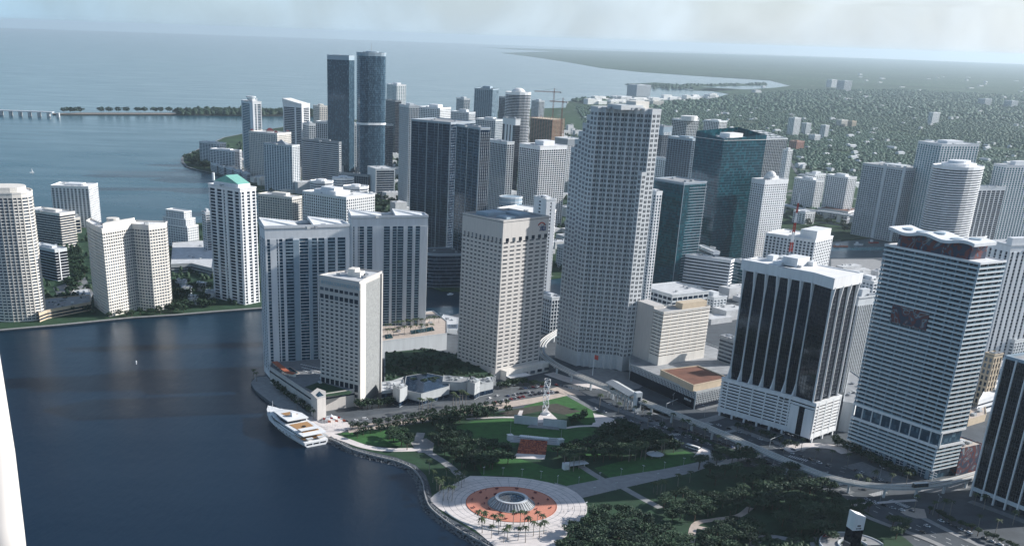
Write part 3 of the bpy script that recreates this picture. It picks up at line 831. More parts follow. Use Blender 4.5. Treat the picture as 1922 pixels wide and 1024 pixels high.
# ------------------------------------------------------------------ signs
def sign(parent, name, body, m, c, size, ang, ext=0.15, sx=1.0):
    cu = bpy.data.curves.new(name, 'FONT'); cu.body = body; cu.size = size; cu.extrude = ext
    cu.align_x = 'CENTER'; cu.align_y = 'CENTER'; cu.materials.append(MATS[m])
    cu.resolution_u = 2
    o = bpy.data.objects.new(name, cu); COL.objects.link(o)
    me = bpy.data.meshes.new_from_object(o.evaluated_get(bpy.context.evaluated_depsgraph_get()))
    bpy.data.objects.remove(o); o = bpy.data.objects.new(name, me); COL.objects.link(o)
    o.rotation_euler = (math.pi / 2, 0, RAD(ang)); o.scale = (sx, 1, 1)
    if parent is not None:
        o.parent = parent; o.location = Vector(c) - ORG[parent.name]
    else: o.location = c
    return o
gN, eN = dirv(GRID), dirv(GRID + 90)      # along the north fronts, inward along the east fronts
def small_print(parent, m, c, ang, n, w, h):
    """a sign too small to read in the photograph: a row of unequal raised strokes"""
    d = dirv(ang); r = random.Random(n)
    for i in range(n):
        q = Vector(c) + d * ((i - (n - 1) / 2) * w * 1.35)
        pbox('sign_letter', m, parent, q, w * r.uniform(.6, 1), .2, h * r.uniform(.7, 1), ang)
nN, nE = dirv(GRID - 90), dirv(GRID + 180)

# ================================================================== bank tower with the arc sign
f = Q(945, 418, 147, 869.8, 1029.4, ang=30)
citi = tower('office_tower', 'pale stone slab tower with small dark windows and a red-arced bank sign at the top', f, 147, 32,
             wall='travertine', glz='glass_navy', band=(2.45, 0.45), top=17.8, base=9, pd=0.42, roof='roof_dark', parapet=1.6, pent=0, units=0,
             faces={0: even(7, 0.045), 3: even(10, 0.038), 1: even(7, .05), 2: even(10, .04)}, panes=('window_dark', 1, None), bandname='spandrel')
MB().prism(shrink(f, 0.86), 147.5, 148.1).build('roof_deck', 'roof_grey', citi)
for (a0, a1, b0, b1, h) in ((.15, .55, .55, .85, 2.5), (.6, .85, .3, .7, 1.6), (.2, .4, .15, .4, 1.4)):
    MB().prism(sub(f, a0, a1, b0, b1), 147.5, 148.4 + h).build('roof_plant', 'blue_grey', citi)
d0 = (f[1] - f[0]).normalized(); wN = (f[1] - f[0]).length
for k in range(7):       # tall sky lobby windows under the blank parapet
    c = f[0] + d0 * (wN * (k + .5) / 7) + nN * 0.52
    pbox('window', 'window_dark', citi, (c.x, c.y, 131.2), wN / 7 * 0.72, 0.14, 3.4, 30)
d3 = (f[0] - f[3]).normalized(); wE = (f[0] - f[3]).length
n3 = Vector((d3.y, -d3.x, 0))
for k in range(10):
    c = f[3] + d3 * (wE * (k + .5) / 10) + n3 * 0.52
    pbox('window', 'glass_mid', citi, (c.x, c.y, 131.2), wE / 10 * 0.7, 0.14, 3.4, -60)
n0 = Vector((d0.y, -d0.x, 0))
c = f[0] + d0 * wN * 0.84 + n0 * 0.75
sign(citi, 'lettering', 'citi', 'sign_navy', (c.x, c.y, 138.8), 9.0, 30, ext=.3)
a = MB()
pts = [c + d0 * (4.6 * math.cos(t)) + n0 * 0.2 + Vector((0, 0, 140.2 + 3.4 * math.sin(t))) for t in [math.pi * k / 10 for k in range(1, 10)]]
a.tube(pts, [0.55] * len(pts), 5); a.build('sign_arc', 'red', citi)
# low entrance block of the bank tower
c0 = f[0] + n0 * 6 + d0 * (wN / 2)
lob = [f[0] + d0 * 6, f[0] + d0 * 6 + n0 * 8, f[1] + n0 * 8 + d0 * 3, f[1] + d0 * 3]
lob = [f[0] + d0 * 6 + n0 * 9, f[1] + d0 * 6 + n0 * 9, f[1] + d0 * 6 + n0 * .8, f[0] + d0 * 6 + n0 * .8]
MB().prism(lob, 0, 9.5).build('lobby_block', 'warm_white', citi)
for k in range(6):
    cc = lob[0] + (lob[1] - lob[0]) * ((k + .5) / 6) + n0 * 0.1
    pbox('window', 'window_dark', citi, (cc.x, cc.y, 3.2), wN / 7, 0.3, 2.8, 30)
cc = f[0] + d0 * 18 + n0 * 13
pbox('canopy', 'white', citi, (cc.x, cc.y, 4.6), 24, 9, 0.6, 30)

# ================================================================== waterfront hotel slab
zi = 108.0
iF, iL, iF2, iR = (G(x, y, zi) for x, y in [(674, 532), (600, 519), (684, 526), (716, 512)])
for p in (iF, iL, iF2, iR): p.z = 0
dL = (iL - iF).normalized(); dR = (iR - iF2).normalized()
iB1 = iR + Vector((-dR.y, dR.x, 0)) * 22; iB2 = iL + Vector((dL.y, -dL.x, 0)) * 12
f = [iF, iF2, iR, iB1, iB2, iL]
hot = tower('hotel_tower', 'grey-beige hotel slab with small windows and a blank weathered end wall, nearest the quay', f, zi, 20,
            wall='travertine', glz='glass_navy', band=(1.9, 0.4), top=19, base=20.5, pd=0.38, roof='roof_pale', pent=0, units=5,
            faces={5: even(8, 0.05), 0: [(0, 1)], 1: [(0, .03), (.90, 1)], 2: [(0, 1)], 3: even(6, .06), 4: even(6, .06)}, panes=('window_dark', 1, [5]), bandname='spandrel')
wR = (iR - iF2).length; nR = Vector((dR.y, -dR.x, 0)); angR = math.degrees(math.atan2(dR.y, dR.x))
c = iF2 + dR * wR * 0.465 + nR * 0.3
pbox('end_wall', 'mottled', hot, (c.x, c.y, 52.5), wR * 0.87, 0.5, 105, angR)  # end wall in a darker, blotchier grey than the fins beside it
c = iF2 + dR * wR * 0.95 + nR * 0.7
pbox('edge_fin', 'travertine', hot, (c.x, c.y, 54), 2.2, 2.2, 108, angR)
dd = (iF2 - iF).normalized(); c = (iF + iF2) / 2 + Vector((dd.y, -dd.x, 0)) * 0.9
pbox('edge_fin', 'warm_white', hot, (c.x, c.y, 54), (iF2 - iF).length, 0.9, 108, math.degrees(math.atan2(dd.y, dd.x)))
wL = (iL - iF).length; dI = -dL; nI = Vector((dI.y, -dI.x, 0)); angI = math.degrees(math.atan2(dI.y, dI.x))
for r_, (zz, hh) in enumerate(((98.5, 2.6), (92.2, 3.6))):
    for k in range(8):
        c = iL + dI * (wL * (k + .5) / 8) + nI * 0.5
        pbox('window', 'window_dark', hot, (c.x, c.y, zz), wL / 8 * 0.72, 0.2, hh, angI)
for k in range(8):
    c = iL + dI * (wL * (k + .5) / 8) + nI * 0.5
    pbox('window', 'window_dark', hot, (c.x, c.y, 16.5), wL / 8 * 0.74, 0.24, 6.5, angI)
    if k > 5:
        for zz in (9.5, 5.0): pbox('window', 'window_dark', hot, (c.x, c.y, zz), wL / 8 * 0.6, 0.24, 2.8, angI)
c = iL + dI * wL * 0.54 + nI * 0.55
sign(hot, 'lettering', 'INTERCONTINENTAL', 'rail_glass', (c.x, c.y, 104.0), 4.3, angI, ext=.3, sx=1.0)
c = iL + dI * wL * 0.035 + nI * 0.6
o = MB(); o.lathe((0, 0, 0), [(0.2, 0), (1.5, 0), (1.5, .3), (0.9, .3)], 12); em = o.build('emblem', 'white', hot)
em.location = Vector((c.x, c.y, 104.3)) - ORG[hot.name]; em.rotation_euler = (math.pi / 2, 0, RAD(angI))
for a_, b_, h in ((0.3, 0.5, 4), (0.62, 0.4, 3), (0.5, 0.6, 6)):
    c = iF * (1 - a_) * .5 + iL * a_ * .5 + iB1 * b_ * .5 + iR * (1 - b_) * .5
    MB().box((c.x, c.y, zi + .5), 10, 7, h, angR).build('penthouse', 'warm_white', hot)
# hotel podium: a terrace building with the pool deck on top
zp = 13.0
pod = [G(502, 712, 0), G(604, 782, 0), G(690, 762, 0), G(740, 690, 0), G(600, 660, 0), G(530, 672, 0)]
pod = [p for p in pod]
def podium(name, label, foot, z, wallm='travertine', roofm='paving_grey', par=1.1, cat='building', glassband=None, kind=None):
    cen = centroid(foot)
    area = sum(foot[i].x * foot[(i + 1) % len(foot)].y - foot[(i + 1) % len(foot)].x * foot[i].y for i in range(len(foot)))
    if area < 0: foot = list(reversed(foot))
    r = empty(name, (cen.x, cen.y, 0), label, cat)
    MB().prism(foot, 0, z).build('wall', wallm, r)
    MB().prism(offset(foot, -0.5), z, z + 0.12).build('roof', roofm, r)
    MB().ring(offset(foot, 0.15), offset(foot, -0.35), z, z + par).build('parapet', wallm, r)
    r4 = random.Random(int(cen.x)); 
    for q in range(5 if roofm not in ('glass_teal', 'glass_navy', 'grass_dark', 'mural') else 0):
        p_ = cen + (foot[q % len(foot)] - cen) * r4.uniform(.15, .6)
        pbox('roof_unit', ('metal', 'concrete', 'pale')[q % 3], r, (p_.x, p_.y, z + 1.0), r4.uniform(1.5, 4), r4.uniform(1.5, 5), r4.uniform(1.2, 2.2), GRID)
    if glassband:
        for (a, b) in glassband:
            MB().ring(offset(foot, 0.06), offset(foot, -0.3), a, b).build('glazing', 'glass_navy', r)
    return r, foot
pr, _ = podium('hotel_podium', 'low stone hotel terrace with a pool deck between the quay and the beige hotel tower',
               [G(507, 718, 0), G(596, 780, 0), G(606, 772, 0), G(665, 762, 0), G(700, 730, 0), G(640, 680, 0), G(520, 684, 0)], 15.0, glassband=[(10.6, 12.2)])
t1 = MB().prism([G(584, 778, 0), G(596, 790, 0), G(612, 786, 0), G(612, 774, 0), G(596, 768, 0)], 0, 19.5).build('corner_tower', 'travertine', pr)
MB().prism([G(594, 782, 0), G(598, 786, 0), G(608, 783, 0), G(600, 775, 0)], 19.5, 19.8).build('skylight', 'glass_blue', pr)
pl = [G(x, y, 15.2) for x, y in [(530, 690), (545, 688), (563, 700), (548, 704)]]
MB().add([(p.x, p.y, 15.3) for p in pl], [(0, 1, 2, 3)]).build('pool', 'glass_teal', pr)
MB().ring([p for p in offset(pl, .8)], [p for p in offset(pl, 0)], 15.1, 15.45).build('pool_edge', 'paving_tan', pr)
pc = smooth_line([G(516, 684, 15.2), G(528, 694, 15.2), (*G(540, 703, 15.2)[:2], 0), G(553, 706, 15.2)], 3)
b = MB()
for i in range(len(pc) - 1): b.beam((pc[i].x, pc[i].y, 18.0), (pc[i + 1].x, pc[i + 1].y, 18.0), 5.0, 0.9)
b.build('pool_pavilion_roof', 'terracotta', pr)
b = MB()
for i in range(len(pc)): b.box((pc[i].x, pc[i].y, 15.1), 2.2, 2.2, 2.6)
b.build('pool_pavilion', 'warm_white', pr)
gl = [G(x, y, 15.2) for x, y in [(572, 726), (600, 716), (640, 728), (662, 735), (655, 740), (610, 744)]]
MB().add([(p.x, p.y, 15.35) for p in (gl if True else gl)], [tuple(range(6))]).build('roof_garden', 'grass_dark', pr)
for i in range(26):     # loungers and parasols on the deck
    p = G(566 + (i % 9) * 4.2 + (i // 9) * 2, 684 + (i // 9) * 6 + (i % 9) * 1.0, 15.2)
    pbox('sun_lounger', 'white', pr, (p.x, p.y, 15.6), 2.0, 0.8, 0.35, 20 + 5 * (i % 3))
# low rounded pavilion and link building right of the hotel
pr2, _ = podium('restaurant_building', 'low glass-roofed pavilion with a teal fascia and pale curved wall right of the hotel tower',
       [G(757, 752, 0), G(790, 760, 0), G(843, 745, 0), G(840, 728, 0), G(800, 720, 0), G(762, 726, 0)], 10.5, 'concrete', 'glass_navy', .3, glassband=[(0.2, 3.2)])
pr3, _ = podium('link_building', 'plain stone link wing joining the hotel tower to the low glass-roofed pavilion',
       [G(716, 758, 0), G(757, 752, 0), G(757, 735, 0), G(716, 740, 0)], 11.0, 'concrete', 'roof_pale', glassband=[(1, 4), (6, 9.4)])
for nm, lab, pts, z in (('stair_block', 'square stone stair block with a flat cap between hotel link wing and glass-roofed pavilion', [(737, 758), (750, 764), (764, 757), (752, 750)], 16),
                        ('stair_block', 'tall drum-like stone stair block in the garden wall left of the bank tower', [(876, 746), (890, 750), (900, 744), (886, 738)], 15),
                        ('wing_wall', 'long raised stone walkway wing left of the drum-like stair block', [(830, 740), (875, 742), (880, 732), (832, 728)], 12),
                        ('wing_wall', 'stone wing with a dark undercroft joining the bank tower base', [(900, 744), (925, 738), (922, 728), (898, 733)], 11)):
    podium(nm, lab, [G(x, y, 0) for x, y in pts], z, 'concrete', 'roof_grey', .6, glassband=[(0.5, 4.5)])
# hillside roof garden between hotel and bank tower
rg_, _ = podium('garden_podium', 'dark planted roof garden with winding paths between the hotel and the bank tower',
       [G(722, 735, 0), G(760, 722, 0), G(840, 722, 0), G(880, 728, 0), G(930, 722, 0), G(860, 680, 0), G(800, 668, 0), G(722, 676, 0)], 8.0, 'concrete', 'grass_dark', .5)
for pts in ([(725, 690), (745, 684), (765, 694), (785, 688), (810, 694)], [(740, 705), (775, 700), (810, 706), (850, 700)], [(800, 676), (820, 684), (845, 680), (865, 690)]):
    strip('garden_path', smooth_line([Vector((*G(x, y, 8.1)[:2], 0)) for x, y in pts], 5), 2.2, 8.0 + 0.2, 'soil', kind=None, parent=rg_)

# ================================================================== twin waterfront condominiums
OMC = [(0, .02), (.055, .13), (.145, .16), (.20, .235), (.325, .40), (.505, .55), (.61, .625), (.70, .74), (.83, .86), (.955, 1)]
f = Q(497, 430, 137, 487, 655, ang=29, minw=14)
om1 = tower('apartment_tower', 'tall white and blue-grey condominium with folded roof rising from the water, left of its twin', f, 137, 42,
            wall='white', glz='glass_blue', band=(0.5, 0.15), top=9, base=6, pd=0.5, roof='roof_grey', pent=0, units=4, piermat='white', parapet=2.5,
            faces={0: OMC, 3: even(3, .12), 1: even(4, .1), 2: even(8, .05)}, balc=(1.3, 'blue_grey', [(0, 3), (0, 5), (0, 6), (0, 7), (0, 8)]))
dA = (f[1] - f[0]).normalized(); wA = (f[1] - f[0]).length; nA = Vector((dA.y, -dA.x, 0)); aA = math.degrees(math.atan2(dA.y, dA.x))
for u in (.36, .53): 
    c = f[0] + dA * wA * u + nA * 0.75
    pbox('wall_panel', 'blue_grey', om1, (c.x, c.y, 66), wA * (.07 if u < .5 else .035), .6, 122, aA)
def folded_roof(root, f, z, m='white'):
    F, R, B, L = f
    def P(a, b, z_): 
        q = F + (R - F) * a + (L - F) * b; return (q.x, q.y, z_)
    b = MB()
    for a0, a1 in ((0, .42), (.58, 1.0)):
        am = (a0 + a1) / 2
        b.add([P(a0, 0, z), P(a1, 0, z), P(a1, 1, z + 1), P(a0, 1, z + 5), P(am, .5, z + 2)], [(0, 1, 4), (1, 2, 4), (2, 3, 4), (3, 0, 4), (3, 2, 1, 0)])
        b.beam(P(a0, 0, z + .8), P(a0, 1, z + 5.2), .8, 2.2); b.beam(P(a0, 1, z + 5.2), P(a1, 1, z + 1.5), .8, 2.2)
        b.beam(P(a1, 0, z + .8), P(a0, 1, z + 5.2), .5, 1.0)
    b.build('folded_roof', m, root)
folded_roof(om1, f, 137.6)
OMC2 = [(0, .02), (.035, .08), (.09, .10), (.16, .20), (.27, .42), (.50, .535), (.59, .60), (.68, .735), (.80, .84), (.90, 1)]
f = Q(660, 410, 128, 654, 803, ang=27, minw=14)
om2 = tower('apartment_tower', 'tall white condominium with dark balcony stacks and folded roof behind the beige hotel tower', f, 128, 42,
            wall='white', glz='glass_blue', band=(0.5, 0.15), top=8, base=6, pd=0.5, roof='roof_grey', pent=0, units=4, parapet=2.5,
            faces={0: OMC2, 3: even(3, .12), 1: even(4, .1), 2: even(8, .05)}, balc=(1.3, 'blue_grey', [(0, 3), (0, 4), (0, 5), (0, 6), (0, 7), (0, 8)]))
folded_roof(om2, f, 128.6)
zdk = 17.0
pq, pf = podium('parking_podium', 'pale blue-grey podium block with palm-lined pool terrace below the right twin condominium',
       [G(700, 674, 0), G(838, 656, 0), G(838, 632, 0), G(812, 612, 0), G(690, 626, 0)], zdk, 'pale', 'paving_tan', .8)
for pts in ([(722, 628), (734, 626), (738, 634), (724, 636)], [(770, 620), (812, 613), (816, 620), (772, 627)]):
    q = [G(x, y, zdk + .2) for x, y in pts]
    MB().add([(p.x, p.y, zdk + .35) for p in reversed(q)], [(0, 1, 2, 3)]).build('pool', 'glass_teal', pq)
# low white marina roofs by the river mouth
podium('marina_building', 'low white roofs by the dark river mouth behind the palm-lined podium', [G(820, 622, 0), G(858, 628, 0), G(860, 604, 0), G(832, 598, 0)], 5, 'white', 'roof_pale', .4)

# ================================================================== tallest tower with a saw-tooth front
base = G(1188, 693); zs = zof(base, 209)
Rr = Vector((base.x, base.y, 0))
s = 5.0
Fp = Rr - gN * (2 * s)
pts = [Rr, Rr + eN * 48, Rr + eN * 48 - gN * 20]
zig = [Fp]
p = Fp.copy()
for k in range(7):
    p = p + eN * s; zig.append(p.copy()); p = p - gN * s; zig.append(p.copy())
Lp = p
flat1 = Lp + eN * s * 2
back = flat1 + gN * 28 + eN * 12
foot = [Fp, Rr, Rr + eN * 48, flat1 + gN * 30, flat1] + list(reversed(zig[1:]))
fz = {0: [(0, .1), (.23, .27), (.4, .6), (.73, .77), (.9, 1)], 1: even(9, .05), 2: even(3, .1), 3: even(5, .05), 4: [(0, .1), (.23, .27), (.4, .6), (.73, .77), (.9, 1)]}
for k in range(5, len(foot)): fz[k] = [(0, .2), (.46, .54), (.8, 1)]
sef = tower('office_tower', 'tallest grey tower with saw-tooth front and stepped left shoulder, square paired windows all over', foot, zs, 54,
            wall='granite', glz='glass_navy', band=(1.6, 0.35), top=3, base=13, pd=0.33, roof='roof_pale', pent=0, units=6, faces=fz,
            panes=('window_dark', 1, None), bandname='spandrel', parapet=1.4)
c = centroid(foot)
MB().box((c.x, c.y, zs + .5), 26, 20, 4, GRID).build('penthouse', 'granite', sef)
MB().box((c.x + 12, c.y + 6, zs + .5), 16, 14, 7, GRID).build('penthouse', 'warm_white', sef)
# stepped shoulder on the left: one bay per step, each step a little lower
for k in range(5):
    q0 = flat1 + eN * (s * k + .02)
    zz = zs - 7.6 * (k + 1)
    ft = [q0, q0 + gN * 26, q0 + gN * 26 + eN * s, q0 + eN * s]
    tower('shoulder_step', None, ft, zz, max(1, int(round((zz - 16) / ((zs - 16) / 54)))), wall='granite', glz='glass_navy', band=(1.6, 0.35), top=3, base=13, pd=0.33,
          roof='roof_pale', pent=0, units=0, faces={3: [(0, .2), (.46, .54), (.8, 1)], 0: even(4, .05), 1: [(0, 1)], 2: [(0, 1)]}, root=sef, parapet=1.0)
# lower block one bay further forward on the right
zl = zof(Fp - gN * s, 326)
q0 = Fp - gN * s + nN * 0.02
ft = [Fp - gN * s, Fp + Vector((0, 0, 0)), Fp + eN * (s + .1), Fp - gN * s + eN * (s + .1)]
tower('corner_block', None, ft, zl, int(round((zl - 16) / ((zs - 16) / 54))), wall='granite', glz='glass_navy', band=(1.6, 0.36), top=2, base=13, pd=0.33, roof='roof_pale',
      pent=0, units=0, faces={0: [(0, .2), (.46, .54), (.8, 1)], 3: [(0, .2), (.46, .54), (.8, 1)], 1: [(0, 1)], 2: [(0, 1)]}, root=sef, parapet=.8)
# entrance colonnade
q = MB()
for k in range(6):
    zz = zig[2 * k + 1] + nN * .8 + nE * .8
    q.box((zz.x, zz.y, 0), 1.6, 1.6, 13.2, GRID)
q.build('column', 'granite', sef)

# ================================================================== black glass tower with white fins
base = G(1513, 812); zt = 136.0
F = G(1566, 522, zt); F.z = 0
g2, e2 = dirv(42), dirv(132)
Rc = F + g2 * reach(G(1566, 522, zt), g2, 1613)
C1 = G(1532, 512, zt); C1.z = 0
Lc = G(1400, 488, zt); Lc.z = 0
gE = (Lc - C1).normalized(); aE = math.degrees(math.atan2(-gE.y, -gE.x)); nEx = Vector((-gE.y, gE.x, 0)) * -1
dE_ = -gE; nE2 = Vector((dE_.y, -dE_.x, 0))
foot = [F, Rc, Rc + e2 * 44, Lc + Vector((0, 0, 0)) + g2 * 18, Lc, C1]
zpod = 34.0
bw = empty('office_tower', (F.x, F.y, 0), 'black glass tower with flaring white fins and white crown on a white slotted garage base', 'building')
MB().prism(foot, zpod, zt - 6).build('glazing', 'glass_black', bw)
MB().prism(offset(foot, 0.2), zt - 2.6, zt - 0.1).build('soffit', 'white', bw)
MB().ring(offset(foot, 2.4), offset(foot, .8), zt - 8, zt + .6).build('crown', 'white', bw)
MB().prism(offset(foot, 1.2), zt - .3, zt - .02).build('roof', 'roof_white', bw)
def mullions(root, a, b, z0, z1, nh, nv, m='dark_mullion', w=.18, d=.16, name='mullion'):
    dd = b - a; L_ = dd.length; dd = dd / L_; nn = Vector((dd.y, -dd.x, 0)); an = math.degrees(math.atan2(dd.y, dd.x))
    M_ = MB()
    for i in range(nh):
        z = z0 + (z1 - z0) * (i + 1) / (nh + 1); c = (a + b) / 2 + nn * d / 2
        M_.box((c.x, c.y, z), L_, d, w, an)
    for i in range(nv + 1):
        c = a + dd * L_ * i / nv + nn * (d / 2 + .02); M_.box((c.x, c.y, z0), w, d, z1 - z0, an)
    M_.build(name, m, root)
mullions(bw, Lc, C1, zpod + 1, zt - 8, 27, 36)
mullions(bw, C1, F, zpod + 1, zt - 8, 27, 6)
mullions(bw, F, Rc, zpod + 1, zt - 8, 27, 12, 'dark_mullion', w=.14)
def fins(root, a, b, us, z0, z1, flare_bot=True):
    dd = b - a; L_ = dd.length; dd = dd / L_; nn = Vector((dd.y, -dd.x, 0)); an = math.degrees(math.atan2(dd.y, dd.x))
    prof = [(z0, 5.0, 3.6), (z0 + 5, 2.6, 2.6), (z0 + 11, 1.2, 1.4), (z1 - 22, 1.1, 1.3), (z1 - 12, 1.6, 2.2), (z1, 3.4, 3.2)]
    if not flare_bot: prof = [(z0, 1.3, 1.6), (z1 - 20, 1.3, 1.6), (z1 - 10, 1.6, 2.2), (z1, 2.8, 3.0)]
    M_ = MB(); v = []
    for (z, dep, wid) in prof:
        for sx, dp in ((-1, 0), (-.35, dep), (.35, dep), (1, 0)):
            q = dd * (sx * wid / 2) + nn * dp; v.append((q.x, q.y, z))
    fs_ = []
    for i in range(len(prof) - 1):
        for k in range(3):
            fs_.append((i * 4 + k, i * 4 + k + 1, (i + 1) * 4 + k + 1, (i + 1) * 4 + k))
    M_.add(v, fs_)
    me = M_.mesh('fin', 'white')
    for u in us:
        c = a + dd * L_ * u
        copies(me, 'fin', root, (c.x - ORG[root.name].x, c.y - ORG[root.name].y, 0))
fins(bw, Lc, C1, [0.01, .175, .34, .505, .67, .835, .99], zpod, zt - 7)
fins(bw, F, Rc, [0.01, .335, .66, .99], zpod, zt - 7, False)
# roof plant and mast
for a_, b_, sx, sy, h, mm in ((.45, .45, 18, 14, 7, 'white'), (.62, .6, 10, 10, 4, 'roof_white'), (.3, .6, 12, 8, 2.5, 'white'), (.8, .75, 12, 9, 3, 'pale'), (.7, .3, 6, 5, 3.5, 'white'), (.5, .8, 8, 6, 4.5, 'white')):
    c = C1 + (Rc - F) * a_ + (Lc - C1) * b_
    MB().box((c.x, c.y, zt), sx, sy, h, 42).build('roof_plant', mm, bw)
c = C1 + (Rc - F) * .25 + (Lc - C1) * .45
MB().box((c.x, c.y, zt), 24, 10, .25, 42).build('roof_well', 'roof_dark', bw)
b = MB()
for i in range(7): b.box((c.x + (i - 3) * 2.6 * dE_.x, c.y + (i - 3) * 2.6 * dE_.y, zt + .25), 1.8, 5, 1.6, 42)
b.build('cooling_unit', 'metal', bw)
c = G(1484, 470, zt + 7); 
mast = empty('antenna_mast', (c.x, c.y, zt + 6), 'red and white banded lattice mast standing on the black glass tower roof', 'antenna')
z = zt + 6
for i in range(6):
    hh = 8.0; b = MB(); w0 = 1.5 - i * .2; w1 = w0 - .2
    for k in range(4):
        an = math.pi / 4 + k * math.pi / 2; an2 = an + math.pi / 2
        P0 = Vector((c.x + w0 * math.cos(an), c.y + w0 * math.sin(an), z)); P1 = Vector((c.x + w1 * math.cos(an), c.y + w1 * math.sin(an), z + hh))
        Q0 = Vector((c.x + w0 * math.cos(an2), c.y + w0 * math.sin(an2), z)); Q1 = Vector((c.x + w1 * math.cos(an2), c.y + w1 * math.sin(an2), z + hh))
        b.beam(P0, P1, .42); b.beam(P0, Q0.lerp(Q1, .5), .25); b.beam(Q0.lerp(Q1, .5), P1, .25)
    b.build('mast_section', 'red' if i % 2 == 0 else 'white', mast); z += hh
# garage base
pfoot = [F + (nE2 * 4 + dirv(-48) * 5), Rc + dirv(-48) * 5 + g2 * 1, Rc + e2 * 46, Lc + g2 * 20 + nE2 * 4, Lc + nE2 * 6 - dE_ * 3, C1 + nE2 * 6]
Cp = C1 + nE2 * 5 + dE_ * 2
pfoot = [F + dirv(-48) * 4, Rc + dirv(-48) * 4 + g2 * 2, Rc + e2 * 46, Lc + g2 * 20, Lc + nE2 * 5 - dE_ * 4, C1 + nE2 * 5]
MB().prism(offset(pfoot, -1.6), 0, zpod - .5).build('garage_core', 'glass_black', bw)
levels = 10
for i in range(levels):
    z0_ = 6.5 + i * 2.75
    MB().ring(offset(pfoot, 0), offset(pfoot, -.9), z0_, z0_ + (1.55 if i < levels - 1 else 2.6)).build('garage_band', 'white', bw)
MB().ring(offset(pfoot, .1), offset(pfoot, -1.2), 3.6, 6.6).build('garage_skirt', 'white', bw)
MB().ring(offset(pfoot, .12), offset(pfoot, -1.2), zpod - .2, zpod + .8).build('garage_parapet', 'white', bw)
MB().prism(offset(pfoot, -.3), zpod - .6, zpod - .3).build('garage_roof', 'roof_white', bw)
def posts(root, a, b, us, z0, z1, w, m='white', name='pier', d=.5, out=.2):
    dd = b - a; L_ = dd.length; dd = dd / L_; nn = Vector((dd.y, -dd.x, 0)); an = math.degrees(math.atan2(dd.y, dd.x))
    for u in us:
        c = a + dd * L_ * u + nn * (out - d / 2)
        pbox(name, m, root, (c.x, c.y, (z0 + z1) / 2), w, d, z1 - z0, an)
posts(bw, pfoot[4], pfoot[5], [.02, .105, .285, .465, .645, .825, .90, .98], 3, zpod, 1.1)
posts(bw, pfoot[0], pfoot[1], [.02, .14, .42, .70, .98], 3, zpod, 1.1)
posts(bw, pfoot[4], pfoot[5], [.04, .22, .40, .58, .76, .94], 0, 4, 1.5, d=1.5, out=.1)
posts(bw, pfoot[0], pfoot[1], [.1, .5, .9], 0, 4, 1.5, d=1.5, out=.1)
# solid corner with a dark slot
c = (pfoot[5] + pfoot[0]) / 2; dd = (pfoot[0] - pfoot[5]); an = math.degrees(math.atan2(dd.y, dd.x)); nn = Vector((dd.y, -dd.x, 0)).normalized()
for t, w_ in ((.2, .36), (.8, .36)):
    q = pfoot[5] + dd * t + nn * .35
    pbox('corner_wall', 'white', bw, (q.x, q.y, 16), dd.length * w_, 1.2, 24, an)
q = c + nn * .1
pbox('corner_slot', 'glass_black', bw, (q.x, q.y, 16), dd.length * .26, 1.0, 24, an)
q = pfoot[5] + (pfoot[4] - pfoot[5]) * .1 + nE2 * .35
aS = math.degrees(math.atan2(dE_.y, dE_.x))
small_print(bw, 'dark_metal', (q.x, q.y, 30), aS, 7, .8, 1.1)
q = q - dE_ * 6
em = MB().lathe((0, 0, 0), [(.1, .2), (1.1, .2), (1.1, 0)], 12).build('emblem', 'maroon', bw)
em.location = Vector((q.x, q.y, 30)) - ORG[bw.name]; em.rotation_euler = (math.pi / 2, 0, RAD(aS))

# ================================================================== white-balconied tower with mural
F = G(1745, 903); 
zt = zof(F, 497)
g3, e3 = dirv(30), dirv(122)
Fc = Vector((F.x, F.y, 0)); Ft = Fc + Vector((0, 0, zt))
Lw = reach(Ft, e3, 1660); Rw = reach(Ft, g3, 1889)
Rw = min(max(Rw, 24), 40)
f5 = [Fc, Fc + g3 * Rw, Fc + g3 * Rw + e3 * Lw, Fc + e3 * Lw]
b5 = empty('apartment_tower', (Fc.x, Fc.y, 0), 'broad tower wrapped in thin white balcony slabs with red and navy mural and wavy roof', 'building')
core = offset(f5, -1.7)
MB().prism(core, 10, zt - .5).build('glazing', 'glass_blue', b5)
def pxz(y): return zof(Fc, y)
z_lo0 = pxz(884); z_lo1 = pxz(842); z_up0 = pxz(812)
lev = []
n_lo = 7
for i in range(n_lo): lev.append(z_lo0 + (z_lo1 - z_lo0) * i / (n_lo - 1))
n_up = 38
ups = [z_up0 + (zt - z_up0) * i / (n_up - 1) for i in range(n_up)]
slab = MB().prism(f5, 0, 0.8).mesh('balcony_slab', 'white', (Fc.x, Fc.y, 0))
for z in lev + ups: copies(slab, 'balcony_slab', b5, (0, 0, z))
rail = MB().ring(offset(f5, -.04), offset(f5, -.12), 0.82, 1.6).mesh('balcony_rail', 'rail_glass', (Fc.x, Fc.y, 0))
for z in lev[:-1] + ups[:-1]: copies(rail, 'balcony_rail', b5, (0, 0, z))
for z, h in ((lev[-1], 2.2), (z_up0 - 1.3, 1.8), (zt, 1.5)):
    MB().ring(offset(f5, .06), offset(f5, -.6), z, z + h).build('fascia', 'white', b5)
